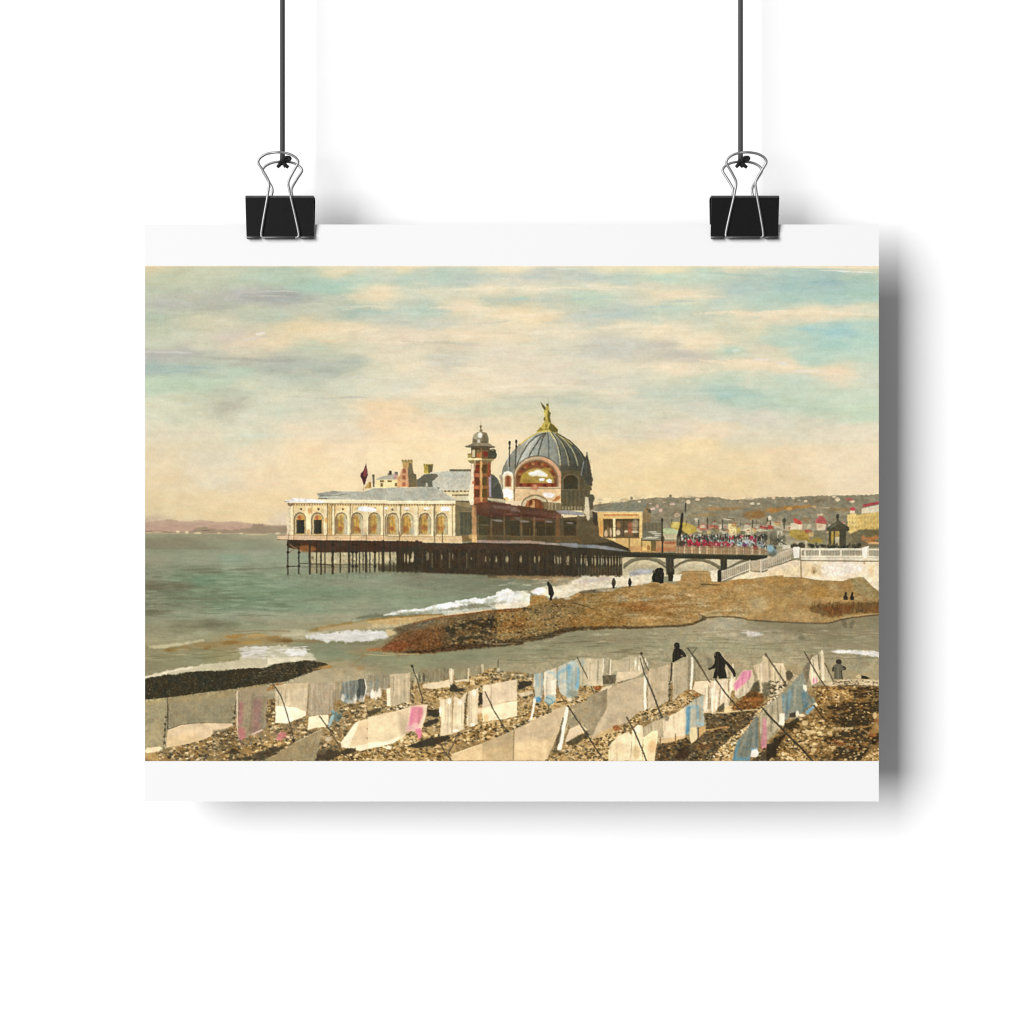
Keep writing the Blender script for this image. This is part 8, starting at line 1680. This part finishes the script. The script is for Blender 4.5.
def m_wire():
    m, t, b = new_mat('nickel_plated_wire'); n = t.nodes
    set_in(b, Metallic=1.0, Roughness=.5)
    tc = n.new('ShaderNodeTexCoord'); nz = n.new('ShaderNodeTexNoise'); nz.inputs['Scale'].default_value = 400
    rp = n.new('ShaderNodeValToRGB'); rp.color_ramp.elements[0].color = (.28, .28, .28, 1); rp.color_ramp.elements[1].color = (.38, .38, .38, 1)
    t.links.new(tc.outputs['Object'], nz.inputs['Vector']); t.links.new(nz.outputs['Fac'], rp.inputs['Fac']); t.links.new(rp.outputs['Color'], b.inputs['Base Color'])
    return m

def m_cord(name, c):
    m, t, b = new_mat(name); n = t.nodes
    set_in(b, Roughness=.8, Specular_IOR_Level=.2)
    tc = n.new('ShaderNodeTexCoord'); mp = n.new('ShaderNodeMapping'); mp.inputs['Rotation'].default_value = (0, math.radians(35), 0)
    w = n.new('ShaderNodeTexWave'); w.inputs['Scale'].default_value = 900; w.inputs['Distortion'].default_value = .6; w.bands_direction = 'Z'
    rp = n.new('ShaderNodeValToRGB'); rp.color_ramp.elements[0].color = (c * .8,) * 3 + (1,); rp.color_ramp.elements[1].color = (c * 1.15,) * 3 + (1,)
    t.links.new(tc.outputs['Object'], mp.inputs['Vector']); t.links.new(mp.outputs['Vector'], w.inputs['Vector'])
    t.links.new(w.outputs['Fac'], rp.inputs['Fac']); t.links.new(rp.outputs['Color'], b.inputs['Base Color'])
    return m

# ---- mesh helpers (local coordinates in drawing units, x right, y = out of the wall, z up)
def to_mesh(bm, name, smooth_shade=True):
    for v in bm.verts: v.co = Vector((v.co.x * U, -v.co.y * U, v.co.z * U))
    bmesh.ops.recalc_face_normals(bm, faces=bm.faces)
    me = bpy.data.meshes.new(name); bm.to_mesh(me); bm.free()
    if smooth_shade:
        for p in me.polygons: p.use_smooth = True
    return me

def catmull(pts, n=8):
    P = [Vector(p) for p in pts]; P = [2 * P[0] - P[1]] + P + [2 * P[-1] - P[-2]]; out = []
    for i in range(1, len(P) - 2):
        for k in range(n):
            t = k / n; a, b, c, d = P[i - 1], P[i], P[i + 1], P[i + 2]
            out.append(.5 * ((2 * b) + (c - a) * t + (2 * a - 5 * b + 4 * c - d) * t * t + (3 * b - a - 3 * c + d) * t ** 3))
    out.append(P[-2]); return out

def add_tube(bm, path, rad, seg=12, cap=True):
    """rad: number or function of 0..1"""
    n = len(path); rings = []; up = None
    for i, p in enumerate(path):
        tg = (path[min(i + 1, n - 1)] - path[max(i - 1, 0)]).normalized()
        if up is None:
            up = tg.orthogonal().normalized()
        up = (up - tg * up.dot(tg)).normalized(); s = tg.cross(up)
        r = rad(i / (n - 1)) if callable(rad) else rad
        rings.append([bm.verts.new(p + (up * math.cos(2 * math.pi * k / seg) + s * math.sin(2 * math.pi * k / seg)) * r) for k in range(seg)])
    for a, b in zip(rings, rings[1:]):
        for k in range(seg): bm.faces.new((a[k], a[(k + 1) % seg], b[(k + 1) % seg], b[k]))
    if cap:
        bm.faces.new(rings[0][::-1]); bm.faces.new(rings[-1])

def add_profile(bm, prof, x0, x1):
    """closed (y, z) outline swept from x0 to x1"""
    a = [bm.verts.new((x0, y, z)) for y, z in prof]; b = [bm.verts.new((x1, y, z)) for y, z in prof]; n = len(prof)
    for k in range(n): bm.faces.new((a[k], a[(k + 1) % n], b[(k + 1) % n], b[k]))
    return a, b

# ---- wall: very slightly out of square with the picture, so the print stands further off it on the right
def wall_gap(px): return 56.0 + 7.0 * (px - 145) / 734.0
def build_wall():
    bm = bmesh.new(); nx = 24
    xs = [-2500 + k * 6500 / nx for k in range(nx + 1)]
    rows = [[bm.verts.new(((x - 512), -wall_gap(x), z)) for x in xs] for z in (-3000, -1000, 0, 1000, 3000)]
    for a, b in zip(rows, rows[1:]):
        for k in range(nx): bm.faces.new((a[k], a[k + 1], b[k + 1], b[k]))
    o = link('wall', to_mesh(bm, 'wall', False), m_wall()); o['kind'] = 'structure'
    o['label'] = 'plain white wall behind the hanging print'

# ---- the print
def build_print():
    root = thing('art_print', 'white-bordered vintage seaside print of a domed pier and washing on a beach', 'art print', at(512, 801.5))
    off = 801.5 - 512
    bm = bmesh.new()
    x0, x1, z0, z1, th = 145 - 512, 878.8 - 512, 0, 801.5 - 224.5, .6
    nx, nz = 40, 32
    f = [[bm.verts.new((x0 + (x1 - x0) * i / nx, 0, z0 + (z1 - z0) * j / nz)) for i in range(nx + 1)] for j in range(nz + 1)]
    g = [[bm.verts.new((v.co.x, -th, v.co.z)) for v in r] for r in f]
    for j in range(nz):
        for i in range(nx):
            bm.faces.new((f[j][i], f[j][i + 1], f[j + 1][i + 1], f[j + 1][i])); bm.faces.new((g[j][i], g[j + 1][i], g[j + 1][i + 1], g[j][i + 1]))
    for i in range(nx):
        bm.faces.new((f[0][i], g[0][i], g[0][i + 1], f[0][i + 1])); bm.faces.new((f[nz][i], f[nz][i + 1], g[nz][i + 1], g[nz][i]))
    for j in range(nz):
        bm.faces.new((f[j][0], f[j + 1][0], g[j + 1][0], g[j][0])); bm.faces.new((f[j][nx], g[j][nx], g[j + 1][nx], f[j + 1][nx]))
    me = to_mesh(bm, 'paper_sheet', False); me.materials.append(m_paper()); me.materials.append(m_dark_back())
    for p in me.polygons:
        if p.normal.y > .9: p.material_index = 1
    link('paper_sheet', me, None, root)
    # the printed picture: one fine sheet of ink samples
    me = bpy.data.meshes.new('printed_picture')
    X, Y = np.meshgrid(np.clip(XS, PX0 + .03, PX1 - .25), YS)
    co = np.stack([(X - 512) * U, np.full_like(X, -.25 * U), (512 - Y + off) * U], -1).reshape(-1, 3).astype(f32)
    me.vertices.add(NW * NH); me.vertices.foreach_set('co', co.ravel())
    nf = (NW - 1) * (NH - 1)
    i = np.arange(NW - 1)[None, :] + np.arange(NH - 1)[:, None] * NW
    q = np.stack([i, i + NW, i + NW + 1, i + 1], -1).reshape(-1).astype(np.int32)
    me.loops.add(nf * 4); me.loops.foreach_set('vertex_index', q)
    me.polygons.add(nf); me.polygons.foreach_set('loop_start', np.arange(0, nf * 4, 4, dtype=np.int32))
    me.update(calc_edges=True)
    c = CAN / 255.0
    lin = np.where(c <= .04045, c / 12.92, ((c + .055) / 1.055) ** 2.4) * (PAPER_ALB / INK_WHITE)
    rgba = np.ones((NH, NW, 4), f32); rgba[..., :3] = lin
    at_ = me.color_attributes.new('ink', 'FLOAT_COLOR', 'POINT'); at_.data.foreach_set('color', rgba.ravel())
    link('printed_picture', me, m_ink(), root)
    return root
INK_WHITE = 0.96                    # light level the bare paper shows, so inks keep their tone

# ---- binder clip (local origin: paper plane, bottom of the lips, centre)
def clip_meshes():
    H = 43.0                                               # height, lips to spine
    bm = bmesh.new()
    T = .9
    # outer and inner outline of the folded sheet
    front = [(2.2, 3.4), (9.0, H - 2.6), (8.4, H - .9), (6.6, H)]
    back = [(-5.6, H), (-7.2, H - .9), (-7.8, H - 2.6), (-2.6, 3.4)]
    inner = [(-1.7, 3.4), (-6.8, H - 2.8), (-5.2, H - 1.1), (6.2, H - 1.1), (8.0, H - 2.8), (1.3, 3.4)]
    prof = front + back + inner
    a, b = add_profile(bm, prof, -33.7, 33.7)
    n = len(prof); no = len(front + back)
    for side, vs in ((0, a), (1, b)):                      # end faces of the sheet
        outer = vs[:no]; inn = vs[no:][::-1]
        pairs = [(0, 0), (1, 1), (2, 1), (3, 2), (4, 3), (5, 4), (6, 4), (7, 5)]
        for (o0, i0), (o1, i1) in zip(pairs, pairs[1:]):
            fs = [outer[o0], outer[o1], inn[i1]] + ([inn[i0]] if i0 != i1 else [])
            bm.faces.new(fs if side else fs[::-1])
    # rolled lips with the gaps where the wires enter
    for y, sg in ((2.7, 1), (-3.0, -1)):
        for x0, x1 in ((-33.4, -20.6), (-15.6, 15.6), (20.6, 33.6)):
            path = [Vector((x0, y, 1.75)), Vector((x0 + .9, y, 1.75)), Vector((x1 - .9, y, 1.75)), Vector((x1, y, 1.75))]
            add_tube(bm, path, lambda t: 1.05 if t < .01 or t > .99 else 1.75, 14)
    body = to_mesh(bm, 'clip_body', False)
    for p in body.polygons: p.material_index = 1 if p.center.z < 3.35 * U or (p.center.z > (H - 2.7) * U and p.center.y < -6.0 * U and p.normal.z > .1) else 0
    for p in body.polygons: p.use_smooth = len(p.vertices) == 4 and p.area < 22 * U * U * 4 and abs(p.center.z) < 3.6 * U
    def handle(s):
        d0, d1 = (3.0, 9.9) if s > 0 else (-3.2, -8.6)
        slope = (d1 - d0) / (H - 3)
        def D(z): return d0 + slope * (z - 3) if z < H else d1 + (z - H) * (slope if s > 0 else slope * .75)
        half = [(13.5, 1.8), (17.6, 2.2), (18.6, 6), (15.6, 22), (11.9, 41), (10.2, 52), (9.5, 58), (10.8, 62.5), (15.4, 70.5), (19.4, 77), (19.5, 80), (17.0, 83.2), (12, 86), (6, 87.4)]
        drop = 4.3 if s > 0 else 6.6
        half = [(x, z if z < 30 else z - drop * min(1, (z - 30) / 28)) for x, z in half]
        pts = [(-x, D(z), z) for x, z in half] + [(0, D(87.7), 87.7 - drop)] + [(x, D(z), z) for x, z in reversed(half)]
        b2 = bmesh.new(); add_tube(b2, catmull(pts, 7), 1.28, 12)
        return to_mesh(b2, 'wire_handle')
    return body, handle(1), handle(-1)

def build_clips():
    black, wire = m_black(), m_wire()
    body, hf, hb = clip_meshes()
    spots = [(280.6, 'black binder clip with silver wire handles gripping the print near its left corner'),
             (744.0, 'black binder clip with silver wire handles gripping the print near its right corner')]
    for k, (px, lab) in enumerate(spots):
        if k == 0:
            body.materials.append(black); body.materials.append(m_edge()); hf.materials.append(wire); hb.materials.append(wire)
        r = thing('binder_clip', lab, 'binder clip', at(px, 239.9), 'binder clips holding up the print')
        for nm, me, l in (('clip_body', body, None), ('wire_handle', hf, 'front wire handle lying over the black body'), ('wire_handle', hb, 'rear wire handle on the wall side, tied to the cord')):
            o = bpy.data.objects.new(nm, me); COL.objects.link(o); o.parent = r
            if l: o['label'] = l

# ---- cords with their knots
def build_cords():
    mc, mk = m_cord('charcoal_braided_cord', .058), m_cord('black_knotted_cord', .014)
    for k, (px, lab) in enumerate([(281.2, 'straight dark grey cord knotted to the left binder clip'), (741.7, 'straight dark grey cord knotted to the right binder clip')]):
        r = thing('hanging_cord', lab, 'cord', at(px, 160), 'cords the print hangs from')
        bm = bmesh.new(); d = -8.0
        path = [Vector((0, d, 620 - i * (623 / 30))) for i in range(31)]
        add_tube(bm, path, 2.5, 14)
        link('cord_strand', to_mesh(bm, 'cord_strand'), mc, r)
        bm = bmesh.new()
        # two tails, wrap around the wire, small side loop
        add_tube(bm, catmull([(0, d, 2), (-1.2, d + 1.4, -1.0), (-2.8, d + 1.8, -3.6), (-4.8, d + 1.0, -5.6)]), lambda t: 2.5 - .9 * t, 10)
        add_tube(bm, catmull([(.4, d, 1), (1.4, d + 1.6, -1.4), (3.6, d + 1.6, -4.0), (6.3, d + 1.0, -5.8)]), lambda t: 2.5 - .9 * t, 10)
        ring = [Vector((-1.6 + .9 * t / 3, d - 2.2 + 3.0 * math.cos(t * math.pi / 8), -1.2 + 3.0 * math.sin(t * math.pi / 8))) for t in range(0, 17)]
        add_tube(bm, ring, 1.2, 10)
        add_tube(bm, catmull([(.6, d + 1.8, 1.2), (3.2, d + 2.6, 3.6), (6.4, d + 2.4, 4.3), (8.2, d + 2.0, 3.2), (7.0, d + 1.6, 1.4), (4.6, d + 1.8, 1.5), (2.0, d + 2.0, -.2)]), 1.5, 10)
        add_tube(bm, catmull([(-3.0, d + 2.2, -1.6), (-1.0, d + 3.0, -.4), (1.4, d + 3.0, .2), (2.6, d + 1.8, 1.2)]), 1.5, 10)
        link('knot', to_mesh(bm, 'knot'), mk, r)

# ---- light, camera, world
def build_light():
    L = bpy.data.lights.new('studio_softbox', 'AREA'); L.shape = 'RECTANGLE'
    o = bpy.data.objects.new('studio_softbox', L); COL.objects.link(o)
    h = 14.0                                                # a big panel facing the wall, off to the upper left
    o.location = (-1.10 * h, -h, .36 * h); o.rotation_euler = (math.radians(90), 0, 0)
    L.size = 1.14 * h; L.size_y = 1.4 * h; L.energy = KEY_W; L.color = (1, 1, 1)
    w = bpy.data.worlds.new('World'); scene.world = w; w.use_nodes = True
    bg = w.node_tree.nodes['Background']; bg.inputs['Color'].default_value = (1, 1, 1, 1); bg.inputs['Strength'].default_value = AMB
KEY_W = 10430.0; AMB = .272

def build_camera():
    c = bpy.data.cameras.new('camera'); o = bpy.data.objects.new('camera', c); COL.objects.link(o)
    c.sensor_width = 36; c.lens = 36 * DIST / 1024; c.clip_start = .01; c.clip_end = 100
    o.location = (0, -DIST * U, 0); o.rotation_euler = (math.radians(90), 0, 0)
    scene.camera = o

def main():
    scene.view_settings.view_transform = 'Standard'; scene.view_settings.look = 'None'
    scene.cycles.filter_width = 1.2
    scene.view_settings.exposure = 0; scene.view_settings.gamma = 1
    paint_print()
    build_wall(); build_print(); build_clips(); build_cords(); build_light(); build_camera()
main()
